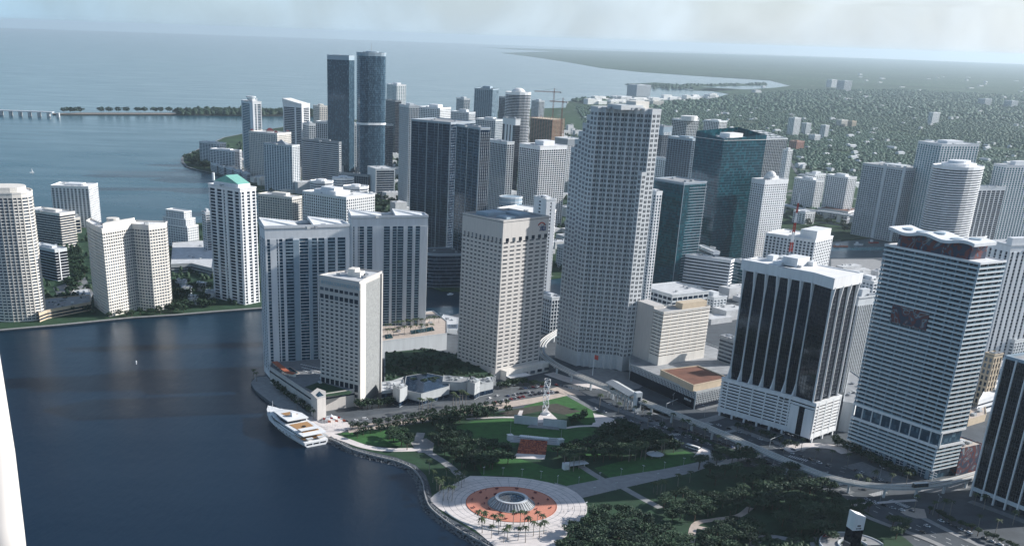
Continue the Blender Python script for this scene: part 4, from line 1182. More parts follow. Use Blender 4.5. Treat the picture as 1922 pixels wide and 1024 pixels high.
# dividing walls and doors on every floor
def dividers(root, foot, faces, zs_, h, spacing, m, name='balcony_divider', inset=.1, dep=1.6, split=300):
    L_ = []
    for k in faces:
        a, b_ = foot[k], foot[(k + 1) % len(foot)]; dd = b_ - a; ln = dd.length; dd = dd / ln; nn = Vector((dd.y, -dd.x, 0)); an = math.degrees(math.atan2(dd.y, dd.x))
        n_ = max(1, int(round(ln / spacing)))
        for z in zs_:
            for i in range(n_ + 1):
                c = a + dd * (ln * min(max(i / n_, .01), .99)) - nn * (inset + dep / 2)
                L_.append((c, z, an))
    r = MB()
    for (c, z, an) in L_: r.box((c.x, c.y, z + .42), .28, dep, h - .44, an)
    tag(r.build(name, m, root), kind='stuff')
fh5 = (zt - z_up0) / (n_up - 1)
dividers(b5, f5, [0, 3], ups[:-1], fh5, 9.2, 'blue_grey')
dividers(b5, f5, [0, 3], lev[:-1], (z_lo1 - z_lo0) / 6, 9.2, 'blue_grey')
L_ = []
for k, sp in ((3, 4.6), (0, 4.6)):
    a, b_ = core[k], core[(k + 1) % 4]; dd = b_ - a; ln = dd.length; dd = dd / ln; nn = Vector((dd.y, -dd.x, 0)); an = math.degrees(math.atan2(dd.y, dd.x))
    n_ = int(round(ln / sp))
    for z in ups[:-1] + lev[:-1]:
        for i in range(n_):
            for q in (0.3, .72):
                c = a + dd * (ln * (i + q) / n_) + nn * .05
                L_.append((c, z, an, k))
L_.sort(key=lambda t: (t[0] + Vector((0, 0, t[1] - CAM_H))).length)
r = MB()
for i, (c, z, an, k) in enumerate(L_):
    if i < 300: pbox('window', 'window_dark', b5, (c.x, c.y, z + fh5 / 2 + .2), 1.5, .14, fh5 - .8, an)
    else: r.box((c.x, c.y, z + .6), 1.5, .14, fh5 - .8, an)
tag(r.build('window', 'window_dark', b5), kind='stuff')
# abstract mural: soft-edged red, navy and grey shapes
def mural_mat():
    mt, nt, b = _new('mural')
    N, L = nt.nodes, nt.links
    geo = N.new('ShaderNodeNewGeometry')
    v = N.new('ShaderNodeTexNoise'); v.inputs['Scale'].default_value = 0.075; v.inputs['Detail'].default_value = 1.0; v.inputs['Distortion'].default_value = 2.2
    L.new(geo.outputs['Position'], v.inputs['Vector'])
    r = N.new('ShaderNodeValToRGB'); r.color_ramp.interpolation = 'CONSTANT'
    E_ = r.color_ramp.elements
    E_[0].position = 0.0; E_[0].color = (0.015, 0.03, 0.07, 1)
    E_[1].position = 0.44; E_[1].color = (0.12, 0.022, 0.025, 1)
    for p_, c_ in ((.54, (0.05, 0.09, 0.14, 1)), (.60, (.22, .25, .28, 1)), (.64, (.11, .03, .03, 1))):
        e_ = E_.new(p_); e_.color = c_
    L.new(v.outputs['Fac'], r.inputs[0]); L.new(r.outputs[0], b.inputs['Base Color']); b.inputs['Roughness'].default_value = .6
    MATS['mural'] = mt
mural_mat()
z0m, z1m = zof(Fc + e3 * Lw * .6, 612), zof(Fc + e3 * Lw * .6, 580)
a = f5[3] + (f5[0] - f5[3]) * .22; b_ = f5[3] + (f5[0] - f5[3]) * .62
ddm = (f5[0] - f5[3]).normalized(); an3 = math.degrees(math.atan2(ddm.y, ddm.x)); nn3 = Vector((ddm.y, -ddm.x, 0))
k0 = min(range(n_up), key=lambda i: abs(ups[i] - (z1m - 14)))
c = (a + b_) / 2 - nn3 * .1
pbox('mural_panel', 'mural', b5, (c.x, c.y, ups[k0] + fh5 * 2), (b_ - a).length, .9, fh5 * 4 - .3, an3)
# open amenity floor: back walls, big framed windows, trees stand here
MB().prism(offset(f5, -6), lev[-1], z_up0).build('back_wall', 'mural', b5)
MB().prism(offset(f5, -.4), z_up0 - .5, z_up0).build('soffit', 'pale', b5)
posts(b5, f5[3], f5[0], [i / 9 for i in range(10)], lev[-1], z_up0, 1.0, 'pale', 'column', d=1.0, out=-1.2)
for u in (.06, .14, .78, .86, .94):
    q = f5[3] + (f5[0] - f5[3]) * u - nn3 * 2.2
    pbox('window_bay', 'glass_navy', b5, (q.x, q.y, (lev[-1] + z_up0) / 2), Lw * .07, .4, z_up0 - lev[-1] - .6, an3)
    for zz in (.33, .66):
        pbox('window_transom', 'white', b5, (q.x + nn3.x * .3, q.y + nn3.y * .3, lev[-1] + (z_up0 - lev[-1]) * zz), Lw * .07, .25, .3, an3)
# tall glass base
MB().prism(offset(f5, -3), 0, z_lo0 + .1).build('base_wall', 'glass_blue', b5)
for u in [i / 8 + .06 for i in range(8)]:
    q = f5[3] + (f5[0] - f5[3]) * u - nn3 * 2.8
    pbox('base_pier', 'blue_grey', b5, (q.x, q.y, z_lo0 / 2), 3.2, 1.2, z_lo0, an3)
    for zz in (.35, .6, .82):
        qq = q + ddm * 5 - nn3 * .1
        pbox('window_transom', 'white', b5, (qq.x, qq.y, z_lo0 * zz), 6, .3, .35, an3)
    qq = q + ddm * 5 - nn3 * .05
    pbox('window_mullion', 'white', b5, (qq.x, qq.y, z_lo0 / 2), .35, .3, z_lo0, an3)
MB().prism(offset(f5, -1.5), zt + .42, zt + .6).build('roof_deck', 'roof_pale', b5)
ins = sub(f5, .2, .8, .16, .92)
MB().prism(ins, zt + .6, zt + 11).build('penthouse', 'mural', b5)
cn_ = sub(f5, .02, .86, .10, 1.0)
nseg = 24; v = []; fs_ = []
for i in range(nseg + 1):
    t = i / nseg; zz = zt + 11 + 1.2 * math.sin(t * 2 * math.pi * 2.2)
    for (a_, off) in ((0, 0), (1, 0)):
        q = (cn_[0] if a_ == 0 else cn_[1]).lerp(cn_[3] if a_ == 0 else cn_[2], t)
        v += [(q.x, q.y, zz), (q.x, q.y, zz + 2.2)]
for i in range(nseg):
    a_ = i * 4; b__ = (i + 1) * 4
    fs_ += [(a_, b__, b__ + 1, a_ + 1), (a_ + 2, a_ + 3, b__ + 3, b__ + 2), (a_ + 1, b__ + 1, b__ + 3, a_ + 3), (a_, a_ + 2, b__ + 2, b__)]
fs_ += [(0, 1, 3, 2), (nseg * 4, nseg * 4 + 2, nseg * 4 + 3, nseg * 4 + 1)]
MB().add(v, fs_).build('roof_canopy', 'white', b5)
for t in (.12, .32, .52, .72, .9):
    q = (cn_[0] + cn_[1]) / 2; q2 = (cn_[3] + cn_[2]) / 2; q = q.lerp(q2, t) 
    zz = zt + 11 + 1.2 * math.sin(t * 2 * math.pi * 2.2) + 2.2
    MB().cyl((q.x, q.y, zz - .6), 4.2, 4.2, 1.2, 16).build('skylight', 'blue_grey', b5)
# side mural wall and annex on the right of this tower
q = f5[1] + dirv(-58) * 2
podium('mural_wall_building', 'low block with red and navy mural wall right of the tower wrapped in balconies',
       [f5[1] + g3 * 1, f5[1] + g3 * 26, f5[1] + g3 * 26 + e3 * 18, f5[1] + g3 * 1 + e3 * 18], 22, 'mural', 'paving_tan', .8)

# ================================================================== dark finned tower at the lower right edge
Lb = G(1821, 930); zt = zof(Lb, 672)
g4 = dirv(-60); n4 = Vector((g4.y, -g4.x, 0))
n4 = dirv(-150)
Fb = Lb + g4 * 58
f6 = [Fb, Fb + dirv(30) * 40, Lb + dirv(30) * 40, Lb]
for p in f6: p.z = 0
b6 = empty('office_tower', (Lb.x, Lb.y, 0), 'near-black gridded office tower with slim white fins at the right edge, beside the elevated track', 'building')
MB().prism(f6, 6, zt).build('glazing', 'glass_black', b6)
mullions(b6, f6[3], f6[0], 8, zt - 1, 34, 34, 'dark_mullion', w=.35, d=.3)
mullions(b6, f6[0], f6[1], 8, zt - 1, 34, 24, 'dark_mullion', w=.35, d=.3)
posts(b6, f6[3], f6[0], [0.008, .165, .33, .495, .66, .825, .992], 0, zt + 1, 1.1, 'white', 'fin', d=1.6, out=1.2)
posts(b6, f6[0], f6[1], [0.008, .25, .5, .75, .992], 0, zt + 1, 1.1, 'white', 'fin', d=1.6, out=1.2)
MB().prism(offset(f6, -2), 0, 6).build('base_wall', 'glass_navy', b6)
MB().ring(offset(f6, .6), offset(f6, -1), 5, 8).build('base_fascia', 'pale', b6)
MB().ring(offset(f6, .2), offset(f6, -1), zt, zt + 2.2).build('parapet', 'blue_grey', b6)
MB().prism(offset(f6, -1), zt, zt + .5).build('roof', 'roof_grey', b6)
MB().prism(shrink(f6, .5), zt + .5, zt + 6).build('penthouse', 'roof_white', b6)

# ================================================================== cream banded hotel over a brown-roofed podium
F = Vector((*G(1246, 588, 66)[:2], 0))
Ft = G(1246, 588, 66)
a = reach(Ft, dirv(34), 1358); b_ = reach(Ft, dirv(118), 1229)
f = [F, F + dirv(34) * min(a, 60), F + dirv(34) * min(a, 60) + dirv(118) * 20, F + dirv(118) * min(b_, 24)]
hb = tower('hotel_tower', 'cream hotel of stacked balcony bands with a blank side wall over a brown-roofed podium', f, 66, 13, wall='warm_white', glz='glass_navy', band=(2.3, 1.1),
           top=1, base=22, pd=.6, roof='roof_grey', pent=0, parapet=1.2, faces={0: even(6, .012), 3: even(2, .05), 1: even(3, .1), 2: even(6, .03)}, bandname='balcony_band', units=2, piermat='sand_wall')
q = [f[3], f[3] + dirv(34) * 14, f[3] + dirv(34) * 14 + dirv(118) * 24, f[3] + dirv(118) * 24 - dirv(34) * 1]
q = [f[3] - dirv(34) * 1.5 + dirv(118) * .1, f[3] + dirv(34) * 12 + dirv(118) * .1, f[3] + dirv(34) * 12 + dirv(118) * 26, f[3] - dirv(34) * 1.5 + dirv(118) * 26]
MB().prism(q, 0, 70).build('stair_wall', 'travertine', hb)
MB().prism(sub(f, .45, 1.0, .25, 1.0), 66.5, 72).build('penthouse', 'sand_wall', hb)
p1, pp = podium('department_store', 'brown-roofed low block with gridded screen facade beside the elevated station',
            [G(1303, 768, 0), G(1372, 752, 0), G(1395, 700, 0), G(1290, 660, 0), G(1180, 690, 0), G(1180, 712, 0)], 15.5, 'concrete', 'roof_grey', 1.0)
q = [G(x, y, 22) for x, y in [(1302, 722), (1368, 708), (1310, 685), (1240, 693)]]
for p in q: p.z = 0
if sum(q[i].x * q[(i + 1) % 4].y - q[(i + 1) % 4].x * q[i].y for i in range(4)) < 0: q.reverse()
MB().prism(q, 15.6, 21).build('upper_block', 'sand_wall', p1)
MB().prism(offset(q, -.8), 21, 21.2).build('upper_roof', 'roof_brown', p1)
MB().ring(offset(q, .2), offset(q, -.8), 21, 22).build('upper_parapet', 'sand_wall', p1)
for k in range(len(pp)):
    a, b_ = pp[k], pp[(k + 1) % len(pp)]; dd = b_ - a
    nn = Vector((dd.y, -dd.x, 0)).normalized()
    if nn.dot(-(a + b_) / 2) <= 0: continue
    ln = dd.length; n_ = int(ln / 2.2)
    an = math.degrees(math.atan2(dd.y, dd.x))
    c = (a + b_) / 2 + nn * .12
    z0_ = 9.5 if k != 0 else 4.5
    pbox('screen_glass', 'glass_navy', p1, (c.x, c.y, (z0_ + 14.5) / 2), ln - .5, .3, 14.5 - z0_, an)
    posts(p1, a, b_, [i / n_ for i in range(n_ + 1)], z0_, 14.8, .45, 'pale', 'screen_fin', d=.5, out=.75)
    for z in ([10.5, 12, 13.5] if z0_ > 5 else [6, 8, 10, 12, 13.6]):
        c = (a + b_) / 2 + nn * .5
        pbox('screen_bar', 'pale', p1, (c.x, c.y, z), ln, .3, .25, an)
    c = (a + b_) / 2 + nn * .1
    hs_ = 9.2 if z0_ > 5 else 4.0
    pbox('shop_front', 'glass_black', p1, (c.x, c.y, hs_ / 2 + .2), ln * .97, .3, hs_, an)
c = pp[0] + (pp[-1] - pp[0]) * .1
a, b_ = G(1262, 744, 0), G(1300, 764, 0)
q = G(1287, 748, 5.5)
aM = math.degrees(math.atan2((G(1303, 768) - G(1180, 712)).y, (G(1303, 768) - G(1180, 712)).x))
q = G(1180, 712).lerp(G(1303, 768), .9) + dirv(aM - 90) * .6
small_print(p1, 'pale', (q.x, q.y, 6.5), aM, 5, 1.5, 1.8)
# parking deck behind it
podium('parking_deck', 'sunlit parking deck with a few cars right of the cream hotel', [G(1352, 700, 0), G(1392, 712, 0), G(1410, 672, 0), G(1372, 655, 0)], 14, 'pale', 'plaza_stone', .9)

# ================================================================== the rest of the city
def T(name, label, F, L, R, z, nf, fy=None, **kw):
    """F = (column, row) of the near roof corner; L, R = columns of the side corners"""
    ang = kw.pop('ang', GRID); mw = kw.pop('maxw', 120)
    f = Q(F[0], F[1], z, L, R, ang=ang, maxw=mw)
    return tower(name, label, f, z, nf, **kw), f
# --- island of towers on the left
def rounded(points): return points
c1 = G(16, 352, 138)
f = oval(8, 352, 138, 96, .85, 20, 18, 2.6)
e1 = tower('apartment_tower', 'cream rounded condominium tower cut by the left edge of the view', f, 134, 40, wall='warm_white', glz='glass_mid', band=(1.5, .5), bay=5, pw=1.0, pd=.7,
           roof='roof_pale', bandname='balcony_band', pent=0, top=4)
MB().prism(offset(shrink(f, .8), 0), 134, 140).build('crown', 'warm_white', e1)
F_ = G(205, 436, 98); F_.z = 0
# wavy cream tower: a left bay, a concave middle and a right wing
W0, W1, W2, W3, W4, W5 = (G(x, y) for x, y in ((178, 574), (207, 594), (232, 588), (259, 581), (291, 584), (320, 578)))
dd = (W5 - W0).normalized(); inn = Vector((-dd.y, dd.x, 0))
f = [W0, W0 * .5 + W1 * .5 - inn * 2, W1, W2, W3 + inn * 2, (W3 + W4) / 2, W4, W5, W5 + inn * 12, W3 + inn * 24, W1 + inn * 20, W0 + inn * 18]
e5 = tower('apartment_tower', 'wide cream condominium with curving scalloped front above the sea wall of the island', f, 95, 27, wall='warm_white', glz='glass_mid', band=(1.55, .55), bay=3.6, pw=1.0, pd=.62,
           roof='roof_white', bandname='balcony_band', pent=0, top=4, parapet=1.5)
MB().prism([W1 + inn * 4, W3 + inn * 8, W3 + inn * 18, W1 + inn * 16], 95.5, 101).build('penthouse', 'warm_white', e5)
c = (W2 + W3) / 2 + inn * 10; 
b = MB(); b.cyl((c.x - 14, c.y, 95.5), 7, 7, 7, 16); b.build('penthouse', 'warm_white', e5)
T('apartment_tower', 'white slab block standing alone at the far side of the island, water behind', (166, 352), 81, 183, 62, 17, wall='white', glz='glass_mid', band=(.9, .2), bay=6, pw=2.6, pd=.4, ang=66, roof='roof_white', pent=.6, maxw=60)
st, f = T('apartment_block', 'stepped dark-banded block with pale balcony lines, taller of the two behind the left-edge tower', (112, 402), 52, 138, 48, 13, wall='warm_white', glz='glass_navy', band=(1.1, 1.4), bay=0, ang=18, roof='roof_pale', pent=.6, bandname='balcony_band')
MB().beam(Vector((*f[3][:2], 48.5)), Vector((*f[1][:2], 48.5)), 1.2, .6).build('roof_rib', 'white', st)
st, f = T('apartment_block', 'lower dark-banded block with a white diagonal rib, beside the wavy cream condominium', (103, 470), 56, 124, 38, 10, wall='pale', glz='glass_black', band=(.7, .8), bay=0, ang=18, roof='roof_pale', pent=.5, bandname='balcony_band')
posts(st, f[0], f[1], [.3], 0, 38.5, 1.4, 'white', 'pier', d=.6, out=1.2)
T('low_building', 'white curved-roof clubhouse with a brown end wall behind the dark-banded blocks', (140, 410), 112, 150, 22, 4, wall='warm_white', roof='roof_white', pent=0, ang=18)
# stepped white hotel with podium
hs = empty('hotel_block', G(345, 466), 'white stepped hotel block on a curved parking podium left of the green-roofed tower', 'building')
ORG[hs.name] = Vector(G(345, 466))
fb = Q(352, 432, 26, 302, 372, ang=24)
for k, (z0_, z1_, sc_) in enumerate(((0, 30, 1.0), (30, 40, .86), (40, 50, .68))):
    ff = shrink(fb, sc_, (0, 0))
    tower('tier', None, ff, z1_, (8, 3, 3)[k], z0=z0_, wall='white', glz='glass_mid', band=(1.5, .2), bay=5, pw=1.6, pd=.35, top=1.2, root=hs, roof='roof_white', pent=0, units=0)
pk, _ = podium('parking_podium', 'curved grey parking podium beside the green-roofed tower on the island', [G(322, 512, 0), G(360, 510, 0), G(400, 520, 0), G(405, 480, 0), G(385, 466, 0), G(325, 470, 0)], 11, 'concrete', 'roof_pale', .8, glassband=[(2, 3.6), (5.4, 7)])
# green copper roofed tower
f = Q(450, 342, 140, 392, 478, ang=24)
g1, f = None, f
gt = tower('apartment_tower', 'white and teal condominium with green copper gabled roof at the island tip', f, 132, 36, wall='white', glz='glass_pale_teal', band=(1.0, .9), bay=0, pd=1.2, pent=0, roof='roof_pale', top=3,
           faces={3: [(0, .03), (.20, .26), (.42, .47), (.52, .60), (.78, .84), (.97, 1)], 0: [(0, .05), (.2, .4), (.6, .75), (.95, 1)], 1: even(3, .1), 2: even(4, .1)}, bandname='balcony_band', panes=('glass_navy', 1, None))
q = shrink(f, .8)
F0, R0_, B0, L0 = [Vector((p.x, p.y, 0)) for p in q]
def V3(p, z): return (p.x, p.y, z)
mA, mB = (F0 + L0) / 2, (R0_ + B0) / 2
MB().prism(q, 132, 137).build('crown_wall', 'white', gt)
b = MB(); b.add([V3(F0, 137), V3(R0_, 137), V3(B0, 137), V3(L0, 137), V3(mA, 145), V3(mB, 145)], [(0, 1, 5, 4), (2, 3, 4, 5), (3, 0, 4), (1, 2, 5), (3, 2, 1, 0)])
b.build('gable_roof', 'copper', gt)
q2 = shrink(f, .3); c = centroid(f)
MB().cyl((L0.x, L0.y, 137), 1.6, 1.6, 9, 8).build('chimney', 'white', gt)
T('low_building', 'plain white low block half hidden behind the green-roofed tower', (386, 400), 379, 394, 62, 18, wall='white', glz='glass_mid', roof='roof_pale')
podium('parking_podium', 'long cream parking terrace between the left-edge tower and the wavy condominium', [G(75, 604, 0), G(90, 598, 0), G(172, 582, 0), G(170, 568, 0), G(90, 575, 0), G(70, 585, 0)], 9, 'sand_wall', 'roof_grey', .9, glassband=[(1.5, 3.2), (5, 6.6)])
podium('low_building', 'round-ended pale pavilion among palms behind the cream parking terrace', [G(130, 570, 0), G(150, 572, 0), G(172, 566, 0), G(168, 552, 0), G(140, 552, 0)], 6, 'warm_white', 'roof_pale', .5)
for px, py in ((340, 552), (368, 545), (352, 570), (385, 560), (330, 540)):
    podium('villa', 'low villa roof on the island, %s' % {340: 'second from the wavy condominium', 368: 'fourth from the wavy condominium', 352: 'the one nearest the sea wall', 385: 'the one nearest the green-roofed tower', 330: 'the one nearest the wavy condominium'}[px],
           [G(px, py), G(px + 18, py + 2), G(px + 22, py - 5), G(px + 3, py - 7)], 7, 'pale', 'roof_grey', .4)

# --- far waterfront group
T('apartment_block', 'low white slab block nearest the tip of the far wooded point', (412, 270), 374, 424, 51, 15, wall='pale', glz='glass_mid', band=(1.3, .3), bay=9, pw=1.5, roof='roof_pale', pent=.5, ang=20)
T('apartment_block', 'second low white slab block on the point, right of the first', (440, 284), 394, 453, 44, 12, wall='white', glz='glass_mid', band=(1.3, .3), bay=9, pw=1.6, roof='roof_pale', pent=.5, ang=20)
for i, (x, y) in enumerate(((398, 318), (412, 322), (427, 326), (441, 330), (455, 334))):
    T('rowhouse', 'pale low-rise apartment row on the far shore, number %s counting from the water' % ('one', 'two', 'three', 'four', 'five')[i], (x + 8, y - 8), x - 2, x + 12, 16, 4, wall='pale', glz='glass_mid', roof='roof_white', pent=0, units=1)
s1, f = T('apartment_tower', 'slender white and teal tower with a round cap, leftmost of the far skyline', (474, 192), 453, 490, 155, 45, wall='white', glz='glass_blue', band=(.7, .3), bay=0, faces={3: [(0, .06), (.75, 1)], 0: [(0, .22), (.42, .55), (.94, 1)]}, pent=.8, top=4)
c = centroid(f); MB().cyl((c.x, c.y, 158), 9, 9, 3, 16).cyl((c.x, c.y, 163), 11, 11, 2.5, 16).build('round_cap', 'pale', s1)
posts(s1, f[0], f[1], [.5], 155, 163, 2, 'white')
w2, f = T('office_tower', 'white-crowned tower with sloping white roof and dark glass side, behind the red-roofed condominium', (566, 196), 531, 581, 141, 34, wall='white', glz='glass_navy', band=(1.0, .3), bay=0, faces={3: [(0, .05), (.62, .70), (.97, 1)], 0: [(0, .2), (.9, 1)]}, pent=0, top=8, units=0)
MB().add([(p.x, p.y, 141.5 + h) for p, h in zip(offset(f, .8), (0, 0, 10, 10))] + [(p.x, p.y, 141.4) for p in offset(f, .8)], [(0, 1, 2, 3), (4, 7, 6, 5), (0, 4, 5, 1), (1, 5, 6, 2), (2, 6, 7, 3), (3, 7, 4, 0)]).build('sloped_roof', 'roof_white', w2)
T('apartment_tower', 'small cream gridded block just left of the dark glass slab', (600, 200), 588, 614, 130, 30, wall='warm_white', glz='glass_mid', band=(1.6, .3), bay=5, pw=1.6, roof='roof_pale')
T('apartment_tower', 'pale small block behind the gridded office with a sign', (580, 234), 568, 592, 115, 26, wall='pale', glz='glass_mid')
a4, f = T('office_tower', 'dark blue glass slab, left one of the two tallest far towers', (655, 106), 614, 665, 250, 60, wall='blue_grey', glz='glass_blue', band=(.35, .12), bay=5, pw=.4, pd=.25, piermat='dark_mullion', bandmat='dark_mullion', pent=0, top=8, topmat='blue_grey', ang=20)
ov = oval(697, 100, 262, 53, .75, 24, 20, 3.2)
a5 = tower('apartment_tower', 'curved blue glass tower with white waist band, right of the two tallest far towers', ov, 262, 72, wall='blue_grey', bandmat='blue_steel', glz='glass_blue', band=(.45, .35), bay=0, pent=.7, top=5, roof='roof_pale', bandname='balcony_band')
MB().ring(offset(ov, 1.2), offset(ov, -.5), 128, 132).build('waist_band', 'white', a5)
c = centroid(ov); MB().cyl((c.x, c.y, 266), .6, .3, 14, 6).build('antenna', 'metal', a5)
T('apartment_tower', 'bright white ornate tower top behind the tall curved glass tower', (745, 160), 726, 762, 161, 40, wall='white', glz='glass_pale_teal', band=(1.0, .4), bay=7, pw=2.5, pent=1.2)
T('office_tower', 'plain dark block directly right of the tall curved glass tower', (742, 190), 724, 753, 136, 34, wall='grey_panel', glz='glass_black', band=(.4, .1), bay=0, pent=0, top=2, topmat='grey_panel', roof='roof_dark')
T('office_tower', 'narrow dark tower at the foot of the tall curved glass tower', (730, 235), 722, 738, 110, 28, wall='grey_panel', glz='glass_navy', band=(.5, .1), bay=0, pent=0)
r8, f = T('hotel_tower', 'white hotel block with deep dark top windows behind the grey banded office', (645, 232), 592, 655, 103, 24, wall='pale', glz='glass_navy', band=(1.3, .3), bay=5.5, pw=1.6, pent=.8, top=4, ang=22)
T('apartment_tower', 'narrow white-blue block tucked left of the tall curved glass tower', (662, 234), 655, 672, 104, 28, wall='pale', glz='glass_blue', band=(.9, .3), bay=4, pw=1.0)
T('office_tower', 'grey banded office block in front of the signed white hotel', (636, 268), 566, 640, 89, 21, wall='grey_panel', glz='glass_navy', band=(1.9, .3), bay=0, pent=.8, roof='roof_dark', bandmat='pale', ang=14, bandname='spandrel', faces={3: even(2, .04), 0: even(1, .2)})
bb, f = T('apartment_tower', 'blue and white condominium with small gabled top left of the grey banded office', (548, 274), 495, 562, 90, 28, wall='pale', glz='glass_blue', band=(1.0, .4), bay=6.5, pw=1.8, pent=0, piermat='white', roof='roof_grey', ang=18)
c = centroid(f); b = MB(); F0, R0_, B0, L0 = shrink(f, .45)
b.add([V3(F0, 90.5), V3(R0_, 90.5), V3(B0, 90.5), V3(L0, 90.5), (c.x, c.y, 99)], [(0, 1, 4), (1, 2, 4), (2, 3, 4), (3, 0, 4)]); b.build('gable_roof', 'grey_panel', bb)
rr_, f = T('apartment_tower', 'cream condominium with maroon domed roof pieces on the far waterfront', (520, 252), 467, 546, 98, 26, wall='warm_white', glz='glass_mid', band=(1.2, .3), bay=4.5, pw=1.8, pent=0, roof='roof_pale', ang=18, units=0)
c = centroid(f)
for p_, s_ in ((c, 7), (f[0] * .85 + c * .15, 3.5), (f[1] * .85 + c * .15, 3), (f[3] * .85 + c * .15, 3.5)):
    b = MB(); b.box((p_.x, p_.y, 98.5), s_ * 2, s_ * 1.6, 3, 18); b.build('roof_drum', 'warm_white', rr_)
    MB().box((p_.x, p_.y, 101.5), s_ * 2.2, s_ * 1.8, s_ * .8, 18, .35).build('hipped_cap', 'maroon', rr_)
T('office_block', 'dark low office podium with pale frame at the foot of the tall curved glass tower', (705, 318), 690, 741, 55, 12, wall='pale', glz='glass_navy', band=(.9, .3), bay=0, faces={3: [(0, 1)], 0: [(0, .04), (.96, 1)]}, pent=0, roof='roof_pale', ang=20)
T('office_block', 'dark glass low block left of the pale-framed office podium', (690, 330), 637, 692, 40, 9, wall='grey_panel', glz='glass_navy', band=(.5, .2), bay=5, pw=.4, pent=0, roof='roof_grey', ang=20)
T('apartment_block', 'cream stepped apartment block with gridded loggias just right of the green-roofed tower', (548, 372), 484, 566, 52, 13, wall='warm_white', glz='glass_mid', band=(1.4, .3), bay=5, pw=1.3, pent=1, roof='roof_pale', ang=18)
# white pair with rounded pavilions
wp, f = T('apartment_tower', 'bright white apartment block with stepped roof terraces in front of two octagonal-topped blocks', (650, 372), 568, 703, 66, 15, wall='white', glz='glass_navy', band=(1.5, .4), bay=4.8, pw=2.0, pent=0, roof='roof_white', units=6, ang=24)
MB().prism(sub(f, .1, .6, .3, .8), 66.5, 72).build('penthouse', 'white', wp); MB().prism(sub(f, .2, .5, .4, .7), 72, 76).build('penthouse', 'white', wp)
for i, (x, y, w_) in enumerate(((604, 340, 44), (644, 334, 42), (668, 350, 50))):
    ov = oval(x, y, 60, w_, .8, 24, 8)
    o = tower('apartment_tower', ('white octagonal-topped block, left of the three behind the terraced white block', 'white octagonal-topped block, farthest of the three behind the terraced white block', 'white octagonal-topped block, right of the three behind the terraced white block')[i],
              ov, 60, 15, wall='white', glz='glass_mid', band=(1.6, .6), bay=0, pent=0, roof='roof_white', bandname='balcony_band')
    c = centroid(ov); MB().cyl((c.x, c.y, 60.5), 8, 8, 3.5, 8).build('penthouse', 'white', o)

# --- river mouth group of dark glass condominiums
gr = dict(glz='glass_navy', wall='mullion', bandmat='mullion', piermat='mullion')
T('apartment_tower', 'tall slim white and teal tower left of the dark glass pair', (768, 200), 750, 786, 184, 52, wall='pale', glz='glass_blue', band=(.7, .3), bay=3.2, pw=1.0, pent=.8, ang=24)
T('apartment_tower', 'white gridded tower rising behind the big dark glass slab', (826, 204), 786, 846, 150, 40, wall='white', glz='glass_mid', band=(1.3, .3), bay=4.5, pw=1.6, pent=1.4, ang=24)
T('apartment_tower', 'whitish jumble-roofed block behind the dark glass pair', (880, 212), 846, 892, 130, 32, wall='pale', glz='glass_mid', band=(1.3, .3), bay=4.5, pw=1.4, pent=1.3, ang=24)
t1, f = T('apartment_tower', 'big dark glass slab with thin pale grid, left of the dark pair by the river', (846, 232), 772, 892, 190, 54, band=(.18, .14), bay=14, pw=.3, pd=.22, pent=0, top=1.2, roof='roof_grey', ang=16, **gr)
posts(t1, f[3], f[0], [.01, .42, .70, .99], 0, 190.6, .6, 'pale', d=.5, out=.6)
t2, f = T('apartment_tower', 'dark glass slab with bright gridded side, right of the dark pair by the river', (902, 242), 857, 920, 196, 56, band=(.18, .14), bay=14, pw=.3, pd=.22, pent=0, top=1.2, roof='roof_grey', ang=16, **gr)
posts(t2, f[3], f[0], [.02, .5, .98], 0, 196.6, .8, 'pale', d=.5, out=.6)
dividers(t2, offset(f, .3), [0], [2 + i * 3.46 for i in range(55)], 3.4, 3.2, 'pale', dep=.8, inset=-.3)
ov = oval(838, 472, 42, 92, .7, 16, 20, 3.2)
tower('office_block', 'low curved dark glass podium beside the river below the dark pair', ov, 42, 9, band=(.4, .2), bay=0, pent=0, top=1.5, roof='roof_dark', **gr)
T('apartment_tower', 'dark tower with strong white grid, right of the dark glass pair', (952, 268), 914, 965, 145, 42, band=(.6, .3), bay=4.2, pw=.8, pent=0, glz='glass_navy', wall='pale', roof='roof_pale', top=3)
bs, f = T('office_tower', 'black office tower with three white vertical stripes and white crown', (968, 224), 944, 977, 146, 36, wall='grey_panel', glz='glass_black', band=(.3, .1), bay=0, pent=0, top=12, topmat='white', roof='roof_white', faces={3: [(.2, .34), (.44, .58), (.68, .82)]}, piermat='white')
ov = oval(973, 172, 178, 48, .7, 24, 18, 2.4)
tower('apartment_tower', 'curved striped tower with a white domed top behind the striped black office', ov, 176, 48, wall='white', glz='glass_navy', band=(.8, .6), bay=0, pent=0, top=5, roof='roof_white', bandname='balcony_band')
c = centroid(ov); o = MB(); o.lathe((0, 0, 0), [(17, 0), (16, 4), (12, 8), (6, 10), (.1, 10.5)], 20); 
dm = o.build('dome', 'roof_white', None); dm.parent = bpy.data.objects[[k for k in ORG if k.startswith('apartment_tower')][-1]]
dm.location = Vector((c.x, c.y, 176)) - ORG[dm.parent.name]
T('apartment_tower', 'blue glass tower with darker crown, far middle of the skyline', (925, 168), 891, 936, 153, 42, wall='blue_grey', glz='glass_blue', band=(.7, .3), bay=7, pw=.8, pent=1.6, roof='roof_dark')
T('apartment_tower', 'small blue tower left of the dark-crowned blue glass tower', (871, 186), 857, 882, 140, 36, wall='pale', glz='glass_blue', band=(.8, .3), bay=6, pw=1.2)
T('apartment_tower', 'dark stepped tower squeezed left of the curved striped tower', (956, 184), 937, 966, 160, 42, wall='grey_panel', glz='glass_navy', band=(.6, .3), bay=6, pw=.8, pent=.5)
